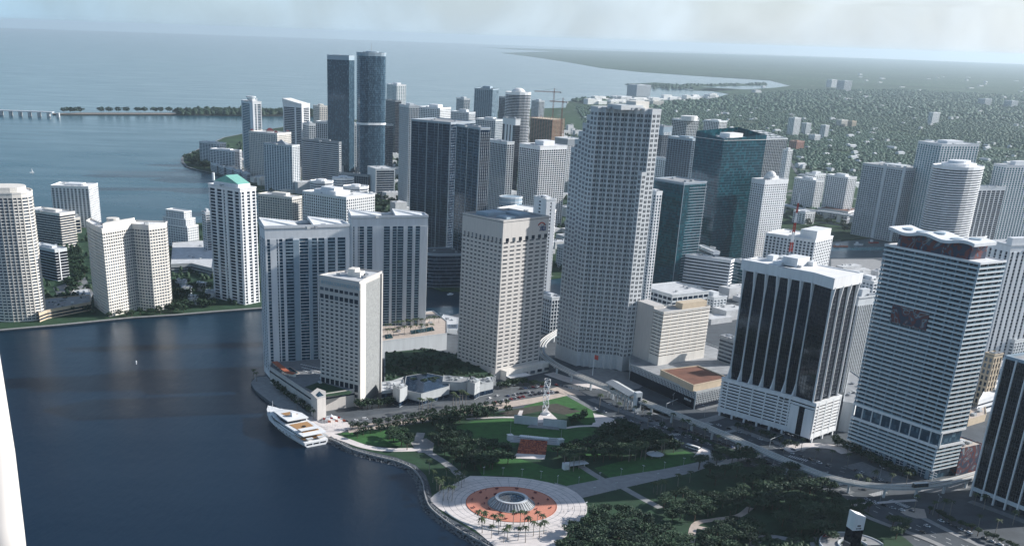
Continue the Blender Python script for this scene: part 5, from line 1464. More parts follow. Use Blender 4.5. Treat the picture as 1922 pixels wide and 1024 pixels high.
T('apartment_tower', 'hazy pale tower right of the curved striped tower', (1012, 190), 998, 1022, 120, 30, wall='pale', glz='glass_mid', band=(.9, .2), bay=5, pw=1.4)
T('apartment_tower', 'white and blue block in front of the dark-crowned blue glass tower', (930, 226), 893, 945, 120, 30, wall='pale', glz='glass_blue', band=(.9, .3), bay=5, pw=1.0)
wg, f = T('apartment_tower', 'white gridded tower with a white penthouse box, left of the tallest tower', (1014, 276), 976, 1064, 136, 38, wall='white', glz='glass_navy', band=(.9, .4), bay=5.0, pw=1.0, pent=1.6, top=5, bandname='balcony_band')
pz, f = T('office_tower', 'dark-topped block with pale angular roof between the gridded tower and the tallest tower', (1066, 262), 1042, 1096, 110, 26, wall='white', glz='glass_navy', band=(1.2, .3), bay=4, pw=1.2, pent=0, top=12, topmat='grey_panel', roof='roof_pale')
# rounded white block with drum
rw, f = T('apartment_tower', 'white curved block with a glazed drum on its roof behind the bank tower', (1003, 402), 934, 1043, 104, 28, wall='white', glz='glass_mid', band=(1.6, .3), bay=5, pw=1.5, pent=0, roof='roof_white', ang=24)
ov = oval(958, 384, 104, 44, .85, 24, 16)
MB().prism(ov, 104.5, 114).build('roof_drum', 'blue_grey', rw); MB().ring(offset(ov, .5), offset(ov, -1), 108, 109).build('drum_band', 'pale', rw); MB().ring(offset(ov, .5), offset(ov, -1), 113, 114.5).build('drum_band', 'pale', rw)
tw, f = T('apartment_tower', 'narrow plain white shaft tower attached right of the drum-topped block', (1026, 376), 1003, 1043, 124, 30, wall='white', glz='glass_navy', band=(2.2, .3), bay=0, faces={3: [(0, .42), (.58, 1)], 0: [(0, .42), (.58, 1)]}, pent=.6, roof='roof_white', ang=24)
T('office_block', 'dark windowed mid-rise in the gap between bank tower and tallest tower', (1036, 560), 1008, 1052, 40, 9, wall='pale', glz='glass_navy', band=(1.0, .2), bay=4, pw=.9, pent=.6, roof='roof_pale')
# tower under construction with two cranes
cf = Q(1038, 222, 95, 994, 1060)
cs = empty('construction_tower', centroid(cf), 'unfinished brown concrete tower wrapped in scaffolding under two orange cranes', 'building')
MB().prism(offset(cf, -3), 0, 90).build('core', 'soil', cs)
slb = MB().prism(cf, 0, .5).mesh('floor_slab', 'sand_wall', tuple(centroid(cf)))
for i in range(27): copies(slb, 'floor_slab', cs, (0, 0, 3.4 * i + 2))
for k in range(4):
    a, b_ = cf[k], cf[(k + 1) % 4]
    posts(cs, a, b_, [i / 9 for i in range(10)], 0, 93 + (k % 2) * 2, .8, 'rust', 'column', d=.8, out=0)
def crane(px, pytop, pybase, label, jdir, jl, groundz=0):
    base = centroid(cf) + Vector((jl * .0, 0, 0))
    P = G(px, pybase, 60); 
    top = zof(P, pytop)
    c = Vector((P.x, P.y, 0)); r = empty('tower_crane', c, label, 'crane')
    def lat(a, b_, w, n_):
        M_ = MB(); a, b_ = Vector(a), Vector(b_); d = (b_ - a).normalized()
        up = Vector((0, 0, 1)) if abs(d.z) < .9 else Vector((1, 0, 0)); r_ = d.cross(up).normalized() * w / 2; u_ = r_.cross(d).normalized() * w / 2
        cs_ = [r_ + u_, r_ - u_, -r_ - u_, -r_ + u_]
        for q in cs_: M_.beam(a + q, b_ + q, .7)
        for i in range(n_):
            p0, p1 = a.lerp(b_, i / n_), a.lerp(b_, (i + 1) / n_)
            for k in range(4): M_.beam(p0 + cs_[k], p1 + cs_[(k + 1) % 4], .4)
        return M_
    lat(c + Vector((0, 0, 5)), c + Vector((0, 0, top - 8)), 3, 26).build('mast', 'rust', r)
    j = dirv(jdir); z = Vector((0, 0, top - 10))
    lat(c + z, c + z + j * jl, 2.2, 14).build('jib', 'rust', r)
    lat(c + z, c + z - j * jl * .35, 2.2, 5).build('counter_jib', 'rust', r)
    q = c + z - j * jl * .33
    MB().box((q.x, q.y, q.z - 3), 4, 4, 4, jdir).build('counterweight', 'concrete', r)
    lat(c + z, c + Vector((0, 0, top)), 1.6, 3).build('peak', 'rust', r)
    b = MB(); b.beam(c + Vector((0, 0, top)), c + z + j * jl * .8, .3); b.beam(c + Vector((0, 0, top)), q, .3); b.build('tie_bar', 'dark_metal', r)
    MB().box((c.x + 2.4, c.y, z.z - 3), 2.4, 2.4, 2.6).build('cab', 'pale', r)
crane(1036, 166, 235, 'far orange tower crane whose jib points left over the unfinished tower', 170, 60)
crane(1052, 184, 252, 'nearer orange tower crane standing at the right side of the unfinished tower', 150, 40)

# --- right of the tallest tower
T('apartment_tower', 'thin white and teal tower edge squeezed right of the tallest tower', (1232, 362), 1212, 1241, 150, 44, wall='white', glz='glass_blue', band=(.9, .4), bay=5, pw=1.6, pent=.5, maxw=24)
te, f = T('apartment_tower', 'textured green-blue glass tower with a pale ribbed right side', (1284, 345), 1228, 1326, 137, 38, wall='mullion', glz='glass_teal', band=(.3, .14), bay=0, pent=0, top=1.5, roof='roof_grey', faces={0: [(0, .01), (.99, 1)]}, bandmat='dark_mullion', topmat='blue_grey')
b = MB()
for i in range(38):
    ff = f[:2]; c = (f[0] + f[1]) / 2 + Vector(((f[1] - f[0]).y, -(f[1] - f[0]).x, 0)).normalized() * .3
    pbox('sun_shade', 'mullion', te, (c.x, c.y, 2 + 3.5 * i), (f[1] - f[0]).length, .7, .5, GRID)
bg, f = T('office_tower', 'large dark teal glass tower with slanted top and black left face', (1359, 264), 1306, 1438, 178, 48, wall='dark_mullion', glz='glass_teal', band=(.3, .12), bay=0, pent=0, top=.8, roof='roof_white', units=8, bandmat='blue_steel', parapet=0)
tb = MB(); P_ = offset(f, .15)
tb.add([(p.x, p.y, 178.5) for p in P_] + [(p.x, p.y, 178.5 + h) for p, h in zip(P_, (2, 6, 12, 8))], [(0, 1, 5, 4), (1, 2, 6, 5), (2, 3, 7, 6), (3, 0, 4, 7)]); tb.build('glass_parapet', 'glass_teal', bg)
c = centroid(f); MB().box((c.x, c.y, 178.5), 26, 20, 7, GRID).build('penthouse', 'roof_white', bg)
T('apartment_tower', 'glass balcony tower attached behind the large dark teal tower', (1300, 262), 1255, 1318, 150, 42, wall='blue_grey', glz='glass_navy', band=(.5, .4), bay=6, pw=.5, pent=.6)
hh, f = T('hotel_tower', 'dark hotel with white letters east on its side, beside the tallest tower', (1246, 238), 1222, 1262, 150, 38, wall='grey_panel', glz='glass_navy', band=(.5, .2), bay=6, pw=.5, pent=0, top=16, topmat='blue_grey')
c = (f[0] + f[1]) / 2 + nN * .9
sign(hh, 'lettering', 'east', 'white', (c.x, c.y, 138), 12, GRID)
T('office_tower', 'building with round white rooftop drum behind the glass balcony tower', (1290, 226), 1262, 1312, 120, 30, wall='pale', glz='glass_navy', band=(.9, .4), bay=6, pw=.8, pent=0)
ov = oval(1293, 226, 120, 34, .8, GRID, 16); MB().prism(ov, 120.5, 131).build('roof_drum', 'roof_white', bpy.data.objects[[k for k in ORG if k.startswith('office_tower')][-1]])
T('apartment_tower', 'low white-topped block with pergola roof right of the drum-topped building', (1350, 228), 1322, 1365, 95, 24, wall='white', glz='glass_navy', band=(.9, .4), bay=6, pw=1.4, pent=.6)
sl, f = T('apartment_tower', 'glass condominium with sloping white pergola roof behind the large teal tower', (1436, 262), 1388, 1478, 100, 28, wall='pale', glz='glass_navy', band=(.5, .4), bay=6, pw=.4, pent=0, top=1, roof='roof_grey')
b = MB(); P_ = [Vector((p.x, p.y, z)) for p, z in zip(f, (101, 101, 112, 114))]
for i in range(5):
    b.beam(P_[0].lerp(P_[1], i / 4), P_[3].lerp(P_[2], i / 4), 1.6)
for i in range(5): b.beam(P_[0].lerp(P_[3], i / 4), P_[1].lerp(P_[2], i / 4), 1.6)
b.build('pergola', 'white', sl)
T('office_tower', 'low white apartment block stepping down beside the textured glass tower', (1256, 300), 1222, 1266, 96, 25, wall='white', glz='glass_mid', band=(1.2, .4), bay=6, pw=2.2, pent=0, top=3)
T('office_block', 'white louvred parking block in front of the large teal tower', (1372, 490), 1283, 1378, 46, 11, wall='white', glz='glass_navy', band=(1.9, .4), bay=0, pent=0, roof='roof_pale', ang=14, bandname='louvre_band', faces={3: [(0, .01), (.99, 1)]})
T('office_block', 'small white-roofed block set behind the louvred parking block', (1340, 474), 1309, 1350, 52, 10, wall='white', glz='glass_mid', band=(1.7, .3), bay=0, pent=0, roof='roof_white', ang=14)
T('office_block', 'glassy teal low annex joined to the right end of the louvred parking block', (1398, 492), 1379, 1412, 42, 10, wall='mullion', glz='glass_teal', band=(.5, .2), bay=0, pent=0, roof='roof_grey')
wt, f = T('apartment_tower', 'bright white ribbed tower with dome behind the black finned tower', (1436, 340), 1412, 1479, 127, 38, wall='white', glz='glass_mid', band=(1.4, .6), bay=4.2, pw=1.6, pent=1.0, top=5, roof='roof_white', bandname='balcony_band')
c = centroid(f); MB().lathe((c.x, c.y, 132), [(8, 0), (7, 3), (4, 6), (.1, 7)], 14).build('dome', 'roof_white', wt)
T('apartment_tower', 'plain slim white block on the suburb side of the pergola-roofed condominium', (1479, 282), 1470, 1488, 84, 22, wall='white', glz='glass_mid', band=(1.6, .2), bay=5, pw=2)
wl2, f = T('apartment_block', 'white slab with dark loggias and a plain white stair block behind the black finned tower', (1530, 452), 1438, 1563, 62, 15, wall='white', glz='glass_navy', band=(1.2, .3), bay=5.5, pw=2.2, pent=0, roof='roof_white', ang=20)
MB().prism(sub(f, .1, .9, 0.02, .35), 30, 74).build('stair_block', 'white', wl2)
T('apartment_block', 'white apartment block left of the pair across the river', (1532, 340), 1492, 1546, 57, 17, wall='white', glz='glass_mid', band=(1.4, .3), bay=5, pw=1.8, roof='roof_white')
T('apartment_block', 'white apartment block on a plinth, right of the pair across the river', (1592, 334), 1552, 1608, 73, 20, wall='white', glz='glass_mid', band=(1.3, .3), bay=5, pw=1.8, roof='roof_white')
T('apartment_block', 'white block behind the pair of white apartment blocks across the river', (1530, 328), 1512, 1550, 62, 17, wall='white', glz='glass_mid', band=(1.4, .3), bay=5, pw=1.8, roof='roof_white')
T('warehouse', 'white-walled low block with a red roof by the elevated highway', (1592, 398), 1536, 1612, 14, 3, wall='white', roof='roof_brown', pent=0, units=2)
# brackets and towers by the river bend
d1, f = T('apartment_tower', 'wide dark grey apartment slab with gridded balconies by the river bend', (1700, 318), 1620, 1742, 119, 33, wall='pale', glz='glass_mid', band=(1.2, .4), bay=5, pw=1.0, pent=.5, roof='roof_grey', bandname='balcony_band')
posts(d1, f[3], f[0], [.55, .98], 0, 124, 5, 'pale', 'pier', d=2, out=1.6)
d2, f = T('apartment_tower', 'tall teal and white twin-core tower behind the rounded banded tower', (1768, 272), 1724, 1838, 162, 46, wall='white', glz='glass_pale_teal', band=(.8, .3), bay=6, pw=1.8, pent=1.0, roof='roof_pale')
ov = oval(1800, 308, 139, 98, .75, 36, 22, 2.6)
d3 = tower('apartment_tower', 'rounded tower wrapped in white balcony bands with a domed roof', ov, 136, 36, wall='white', glz='glass_navy', band=(1.7, 1.0), bay=0, pent=0, top=3, roof='roof_white', bandname='balcony_band')
q = shrink(ov, .7); MB().prism(q, 136.5, 141).build('crown', 'white', d3); q = shrink(ov, .45); MB().prism(q, 141, 145).build('crown', 'white', d3)
ov = oval(1790, 438, 26, 130, .8, 36, 22, 2.6)
tower('parking_podium', 'round banded podium at the foot of the rounded banded tower', ov, 26, 6, wall='white', glz='glass_navy', band=(1.9, .8), bay=0, pent=0, top=2, roof='roof_pale', bandname='balcony_band')
d4, f = T('apartment_tower', 'dark-sided white-edged tower right of the rounded banded tower', (1836, 352), 1822, 1888, 104, 30, wall='white', glz='glass_navy', band=(.6, .4), bay=9, pw=1.8, pent=0, top=5, roof='roof_white')
d5, f = T('apartment_tower', 'tall pale blue-white tower at the right edge behind the white striped tower', (1890, 312), 1866, 1960, 136, 40, wall='white', glz='glass_pale_teal', band=(.8, .3), bay=6, pw=2.0, pent=1.4, roof='roof_pale')
# white striped tower behind the mural tower
d6, f = T('apartment_tower', 'white tower with irregular dark window stripes behind the mural tower at the right edge', (1898, 462), 1858, 1990, 124, 34, wall='white', glz='glass_navy', band=(.5, .2), bay=7, pw=4.2, pent=0, top=6, roof='roof_pale', pd=.7)
MB().prism(sub(f, 0, 1, 0, .25), 124.6, 132).build('crown', 'white', d6)
# dark ribbed neighbour of the black tower
T('office_tower', 'dark ribbed narrow tower wedged between the black finned tower and the mural tower', (1612, 560), 1590, 1646, 90, 22, wall='pale', glz='glass_black', band=(.3, .1), bay=2.6, pw=.8, pd=.8, pent=1.4, top=7, topmat='pale', roof='roof_pale')
podium('low_building', 'plain grey-blue side wall block between garage base and mural tower', [G(1572, 808, 0), G(1594, 812, 0), G(1618, 770, 0), G(1585, 745, 0)], 26, 'pale', 'roof_grey', .8)
o1, f = T('office_block', 'old cream hotel block with dark pitched canopy behind the mural tower', (1866, 668), 1850, 1882, 48, 8, wall='sand_wall', glz='glass_navy', band=(1.9, .2), bay=4, pw=1.8, pent=0, roof='roof_dark', maxw=26)
podium('low_building', 'sunlit white low roofs between the mural tower and the dark finned tower', [G(1830, 780, 0), G(1862, 770, 0), G(1900, 740, 0), G(1860, 725, 0)], 14, 'white', 'roof_white', .8, glassband=[(4, 6), (9, 10.5)])
podium('low_building', 'tan low block with planted roof beyond the mural wall', [G(1815, 800, 0), G(1848, 790, 0), G(1846, 768, 0), G(1820, 775, 0)], 6, 'sand_wall', 'paving_tan', .8)
# buildings behind the black tower and near the river
T('office_block', 'white gridded hall roof behind the cream banded hotel', (1262, 555), 1203, 1330, 36, 6, wall='pale', glz='glass_navy', band=(2.2, .2), bay=8, pw=1.2, pent=0, roof='roof_pale', maxw=70)
T('office_block', 'small grey parking block beside the black finned tower, left side', (1380, 640), 1352, 1392, 40, 10, wall='grey_panel', glz='glass_navy', band=(1.8, .2), bay=0, pent=0)
T('office_block', 'low white mechanical-roofed block behind the ribbed narrow tower', (1640, 530), 1600, 1660, 32, 7, wall='white', glz='glass_mid', band=(1.8, .2), bay=6, pw=2, roof='roof_white', units=7)
# mid-rises behind the tallest tower, across the river and in the old town on the right
rg = random.Random(11)
mid = [(1900, 700, 20), (1500, 560, 20), (1585, 590, 34), (1340, 560, 22), (1905, 640, 26), (1080, 470, 30), (1150, 430, 26)]
nm = ['pale low roof at the right edge above the dark finned tower', 'low white roof behind the black finned tower', 'grey low roof wedged left of the ribbed narrow tower', 'low pale roof behind the cream banded hotel, right part',
      'pale roof at the right edge below the white striped tower', 'low block hidden behind the tallest tower', 'second low block hidden behind the tallest tower']
for (x, y, z), l_ in zip(mid, nm):
    T('low_building', l_, (x, y), x - 34, x + 24, z, max(3, int(z / 3.5)), wall='pale', glz='glass_mid', band=(1.6, .2), bay=5, pw=1.5, roof='roof_pale')
# far apartment blocks that stand out of the tree cover
far = [('tall pale apartment block alone among the suburb trees', 1492, 222, 1481, 1504, 62, 18, 'white'), ('shorter pale block right of the lone tall suburb block', 1514, 232, 1505, 1523, 40, 12, 'pale'),
       ('white block above the row of small suburb apartments', 1550, 236, 1541, 1557, 44, 12, 'white'), ('low white block left of the orange-brown suburb block', 1530, 254, 1519, 1540, 22, 6, 'white'),
       ('orange-brown low block in the suburb by the pergola-roofed condominium', 1496, 266, 1482, 1510, 26, 7, 'rust'), ('cream block at the end of the small suburb row', 1580, 226, 1570, 1592, 26, 7, 'warm_white'),
       ('cream mid-rise right end of the small suburb row', 1600, 228, 1592, 1608, 24, 6, 'sand_wall'),
       ('white hotel slab at the far bay shore', 1196, 160, 1178, 1222, 62, 16, 'pale'), ('group of hazy white towers on the suburb horizon, left piece', 1562, 150, 1552, 1572, 60, 16, 'white'),
       ('group of hazy white towers on the suburb horizon, right piece', 1586, 152, 1572, 1600, 75, 16, 'pale'), ('pale hospital-like block far right among trees', 1752, 212, 1744, 1765, 48, 12, 'white'),
       ('hazy white block near the right horizon', 1850, 186, 1836, 1862, 40, 10, 'pale'), ('hazy low white block at the right edge near the horizon', 1900, 190, 1885, 1912, 36, 9, 'pale'),
       ('low white marina building at the far shore', 1166, 182, 1146, 1186, 24, 6, 'white'), ('white shore block right of the marina building', 1226, 190, 1210, 1246, 22, 6, 'warm_white'),
       ('small white building on the far spit', 1332, 178, 1322, 1342, 20, 5, 'white'),
       ('white terrace-roofed block left of the river yards', 1512, 400, 1490, 1530, 20, 5, 'white'), ('pale block beyond the highway on the far river bank', 1640, 372, 1622, 1660, 24, 6, 'warm_white')]
for (l_, x, y, lx, rx, z, nf_, wm) in far:
    T('apartment_block', l_, (x, y), lx, rx, z, nf_, wall=wm, glz='glass_mid', band=(1.5, .3), bay=7, pw=2, roof='roof_pale', pent=.5, units=1)
# towers of the boulevard that stand outside the view on the right and shade the park
for i, (x, y, h, w_, l2) in enumerate(((455, 620, 130, 46, 50), (520, 520, 150, 48, 50), (600, 420, 110, 60, 60))):
    c = Vector((x, y, 0)); f = [c, c + gN * w_, c + gN * w_ + eN * l2, c + eN * l2]
    tower('office_tower', ('pale office tower next north of the dark finned tower', 'glass office tower two blocks north of the dark finned tower', 'broad hotel three blocks north of the dark finned tower')[i], f, h, 30, wall=('pale', 'mullion', 'warm_white')[i], glz='glass_navy', bay=6)

# ================================================================== vegetation
def np_mesh(name, V, Fq, m):
    me = bpy.data.meshes.new(name)
    V = np.asarray(V, dtype=np.float32); Fq = np.asarray(Fq, dtype=np.int32)
    nv, nf_, k = len(V), len(Fq), Fq.shape[1]
    me.vertices.add(nv); me.vertices.foreach_set('co', V.ravel())
    me.loops.add(nf_ * k); me.loops.foreach_set('vertex_index', Fq.ravel())
    me.polygons.add(nf_); me.polygons.foreach_set('loop_start', np.arange(0, nf_ * k, k, dtype=np.int32))
    me.update(calc_edges=True)
    me.materials.append(MATS[m])
    return me
rng = np.random.default_rng(5)
def leaf_cards(cs, size, up=.35):
    n = len(cs)
    d = rng.normal(size=(n, 3)); d /= np.linalg.norm(d, axis=1)[:, None]
    d[:, 2] = np.abs(d[:, 2]) + up; d /= np.linalg.norm(d, axis=1)[:, None]
    a = np.cross(d, rng.normal(size=(n, 3))); a /= np.linalg.norm(a, axis=1)[:, None]
    b_ = np.cross(d, a)
    s = size * (0.6 + 0.8 * rng.random(n))[:, None]
    V = np.stack([cs - a * s - b_ * s * .6, cs + a * s - b_ * s * .6, cs + a * s + b_ * s * .6, cs - a * s + b_ * s * .6], 1).reshape(-1, 3)
    return V, np.arange(n * 4).reshape(n, 4)
def crown_mesh(i, m, lobes, n, flat=.62):
    cs = []
    for k in range(lobes):
        t = rng.random() * 6.28; r = .55 * math.sqrt(rng.random()); z = (rng.random() - .35) * .5
        c = np.array([r * math.cos(t), r * math.sin(t), z * .8]); R_ = .30 + .2 * rng.random()
        q = rng.normal(size=(n // lobes, 3)); q /= np.linalg.norm(q, axis=1)[:, None]
        q *= (R_ * (0.75 + .3 * rng.random(len(q))))[:, None]; q[:, 2] *= .8
        cs.append(c + q)
    cs = np.concatenate(cs); cs[:, 2] *= flat
    V, Fq = leaf_cards(cs, .075)
    return np_mesh('crown', V, Fq, m)
CROWNS = [crown_mesh(i, ('leaf_dark', 'leaf_dark', 'leaf_mid')[i % 3], 9 + i, 620) for i in range(6)]
def trunk_mesh():
    b = MB(); b.tube([(0, 0, 0), (.02, 0, .35), (0, .02, .62)], [.045, .035, .025], 6)
    for k in range(4):
        t = k * 1.6; b.tube([(0, 0, .42), (.16 * math.cos(t), .16 * math.sin(t), .66), (.34 * math.cos(t), .34 * math.sin(t), .86)], [.025, .018, .01], 5)
    return b.mesh('trunk', 'bark')
TRUNK = trunk_mesh()
TREES = []
def tree(p, r, h, label, group, z=0.15):
    TREES.append((p.copy(), r, h, label, group, z))
def place_word(P, pts):
    """where in its group a thing stands, as seen: left / middle / right, far / near"""
    xs = sorted(proj(q)[0] for q in pts); ys = sorted(proj(q)[1] for q in pts); x, y = proj(P); n = len(pts)
    a = 'left' if x < xs[n // 4] else ('right' if x > xs[(3 * n) // 4] else ('middle left' if x < xs[n // 2] else 'middle right'))
    b = 'far' if y < ys[n // 3] else ('near' if y > ys[(2 * n) // 3] else 'central')
    return a, b
def plant_trees():
    gp = {}
    for t in TREES: gp.setdefault(t[4], []).append(t[0])
    for i, t in enumerate(TREES):
        if len(gp[t[4]]) > 10:
            a, b = place_word(t[0], gp[t[4]])
            sz = ['small', 'middling', 'large'][min(2, int(3 * (random.Random(i).random())))] if False else ''
            TREES[i] = t[:3] + (t[3] + ', ' + a + ', ' + b,) + t[4:]
    TREES.sort(key=lambda t: (t[0] - Vector((0, 0, CAM_H))).length)
    for t in TREES[:300]: tree1(*t)
    r2 = np.random.default_rng(77); Vs, Fs, n0 = [], [], 0
    tb = MB()
    for (p, r, h, label, group, z) in TREES[300:]:
        n = 150; q = r2.normal(size=(n, 3)); q /= np.linalg.norm(q, axis=1)[:, None]; q *= (0.62 + .4 * r2.random(n))[:, None]
        q[:, 2] = q[:, 2] * .8
        lump = 1 + .25 * np.sin(q[:, 0] * 5 + p.x) * np.cos(q[:, 1] * 4 + p.y)
        q = q * lump[:, None] * [r, r, h * .4] + [p.x, p.y, z + h * .68]
        V, Fq = leaf_cards(q, r * .16)
        Vs.append(V); Fs.append(Fq + n0); n0 += len(V)
        tb.cyl((p.x, p.y, z), .3, .2, h * .6, 5)
    o = bpy.data.objects.new('tree_crowns', np_mesh('tree_crowns', np.concatenate(Vs), np.concatenate(Fs), 'leaf_dark')); COL.objects.link(o)
    tag(o, 'smaller and farther trees of the gardens, shores and streets', kind='stuff')
    tag(tb.build('tree_trunks', 'bark'), 'trunks of the smaller and farther trees', kind='stuff')
def tree1(p, r, h, label, group, z=0.15):
    t = empty('tree', (p.x, p.y, z), label, 'tree', group)
    copies(TRUNK, 'trunk', t, (0, 0, 0), random.random() * 6.28, (h * .9, h * .9, h * .9))
    copies(random.choice(CROWNS), 'crown', t, (0, 0, h * .68), random.random() * 6.28, (r * 1.15, r * 1.15, h * .55))
    return t
def palm_crown(n, droop, ln):
    b = MB()
    for k in range(n):
        t = 2 * math.pi * k / n + random.uniform(-.2, .2); el = random.uniform(.1, .9)
        d = Vector((math.cos(t), math.sin(t), 0)); s = Vector((-d.y, d.x, 0)); L_ = ln * random.uniform(.85, 1.1)
        P_ = []
        for i in range(5):
            u = i / 4; w = .42 * math.sin(math.pi * (.15 + .8 * u)) + .05
            c = d * (L_ * u * math.cos(el * (1 - u * .4))) + Vector((0, 0, L_ * (math.sin(el) * u - droop * u * u)))
            P_.append((c, w))
        v = []
        for c, w in P_:
            v += [tuple(c - s * w + Vector((0, 0, -w * .5))), tuple(c), tuple(c + s * w + Vector((0, 0, -w * .5)))]
        b.add(v, [q for i in range(4) for q in ((i * 3, i * 3 + 1, i * 3 + 4, i * 3 + 3), (i * 3 + 1, i * 3 + 2, i * 3 + 5, i * 3 + 4))])
    return b.mesh('frond_crown', 'leaf_palm')
PCR = [palm_crown(15, .75, 3.4), palm_crown(17, .9, 3.8), palm_crown(13, .6, 3.2)]
def ptrunk(lean):
    b = MB(); b.tube([(0, 0, 0), (lean * .3, 0, .35), (lean, 0, 1)], [.024, .018, .014], 6)
    return b.mesh('trunk', 'palm_bark')
PTR = [ptrunk(.0), ptrunk(.05), ptrunk(-.04)]
def palm(p, h, label, group, z=0.15, s=1.0):
    t = empty('palm_tree', (p.x, p.y, z), label, 'palm tree', group)
    i = random.randrange(3); lean = (0, .05, -.04)[i]; a = random.random() * 6.28
    copies(PTR[i], 'trunk', t, (0, 0, 0), a, (h * 1.2, h * 1.2, h))
    copies(random.choice(PCR), 'frond_crown', t, (lean * h * 1.2 * math.cos(a), lean * h * 1.2 * math.sin(a), h), random.random() * 6.28, s)
    return t
def inside(x, y, poly):
    c = False; n = len(poly)
    for i in range(n):
        x0, y0 = poly[i]; x1, y1 = poly[(i + 1) % n]
        if (y0 > y) != (y1 > y) and x < (x1 - x0) * (y - y0) / (y1 - y0) + x0: c = not c
    return c
def scatter(poly_px, spacing, z=0.0, jit=.35, rg=random.Random(2), maxn=999):
    W_ = [G(x, y, z) for x, y in poly_px]; pw_ = [(p.x, p.y) for p in W_]
    xs = [p.x for p in W_]; ys = [p.y for p in W_]; out = []
    y = min(ys); r = 0
    while y < max(ys):
        x = min(xs) + (r % 2) * spacing / 2
        while x < max(xs):
            px, py = x + rg.uniform(-jit, jit) * spacing, y + rg.uniform(-jit, jit) * spacing
            if inside(px, py, pw_): out.append(Vector((px, py, z)))
            x += spacing
        y += spacing * .87; r += 1
    rg.shuffle(out)
    return out[:maxn]
def alongpx(pts, n, z=0.0):
    L_ = smooth_line([G(x, y, z) for x, y in pts], 12)
    ln = [0]
    for i in range(len(L_) - 1): ln.append(ln[-1] + (L_[i + 1] - L_[i]).length)
    out = []
    for k in range(n):
        t = ln[-1] * (k + .5) / n
        for i in range(len(ln) - 1):
            if ln[i + 1] >= t: out.append(L_[i].lerp(L_[i + 1], (t - ln[i]) / (ln[i + 1] - ln[i] + 1e-9))); break
    return out
# broadleaf masses of the park
groves = [
 ([(1306, 876), (1345, 862), (1400, 862), (1440, 872), (1500, 900), (1560, 925), (1592, 945), (1600, 985), (1560, 1030), (1480, 1000), (1430, 960), (1380, 920), (1320, 905), (1300, 890)], 10.5, (5.5, 8.5), (9, 14), 'dense dark tree in the wood between the promenade and the boulevard', 'dark trees of the lower right park wood'),
 ([(1236, 960), (1262, 925), (1330, 940), (1400, 930), (1440, 945), (1400, 965), (1330, 975), (1290, 985), (1250, 978)], 10, (4.5, 6.5), (8, 11), 'pale-crowned tree along the curving tan park path', 'trees along the curving park path'),
 ([(1040, 1050), (1060, 1000), (1130, 965), (1180, 965), (1230, 1000), (1290, 1010), (1290, 1060)], 10, (5, 8), (8, 12), 'dark tree at the bottom edge below the shaded lawn', 'trees at the bottom edge of the park'),
 ([(1320, 1000), (1400, 980), (1430, 1005), (1380, 1040), (1310, 1040)], 9, (4.5, 6.5), (8, 10), 'tree in the hedge-ringed bed right of the tan path fork', 'trees by the path fork'),
 ([(1500, 960), (1590, 990), (1560, 1010), (1480, 990)], 9, (4, 6), (8, 11), 'thin-stemmed tree left of the black and white pylon', 'trees left of the pylon'),
 ([(806, 812), (850, 822), (900, 836), (955, 846), (960, 870), (920, 888), (880, 890), (845, 868), (812, 842)], 9.5, (5, 7.5), (8, 12), 'dark tree of the grove left of the red bleachers', 'trees left of the bleachers'),
 ([(1040, 852), (1100, 838), (1180, 838), (1250, 838), (1270, 850), (1200, 862), (1120, 872), (1050, 876)], 9, (4.5, 6.5), (9, 12), 'tall-stemmed tree behind the sunlit lawn, right of the bleachers', 'trees behind the sunlit lawn'),
 ([(1130, 812), (1160, 802), (1210, 815), (1260, 834), (1240, 842), (1170, 836), (1120, 834)], 9.5, (5, 7), (8, 12), 'dark tree between the amphitheatre lawn and the boulevard', 'trees between amphitheatre and boulevard'),
 ([(720, 830), (740, 815), (775, 815), (770, 845), (730, 842)], 9, (4.5, 6.5), (8, 11), 'dark tree on the small lawn by the shore path', 'trees on the small shore lawn'),
 ([(800, 800), (830, 788), (900, 778), (960, 770), (955, 778), (890, 790), (830, 806)], 8.5, (3.5, 5.5), (7, 10), 'round tree in the belt above the amphitheatre lawn', 'trees in the belt above the amphitheatre'),
 ([(1660, 980), (1700, 990), (1720, 1015), (1680, 1024)], 11, (5, 6.5), (8, 10), 'dark tree right of the black and white pylon', 'trees right of the pylon'),
 ([(1585, 945), (1615, 950), (1640, 965), (1620, 978), (1600, 965)], 8, (3, 5), (6, 9), 'small tree on the boulevard edge beside the pylon top', 'trees beside the pylon'),
]
for poly, sp, rr_, hh_, lab, grp in groves:
    for p in scatter(poly, sp, maxn=64):
        tree(p, random.uniform(*rr_), random.uniform(*hh_), lab, grp)
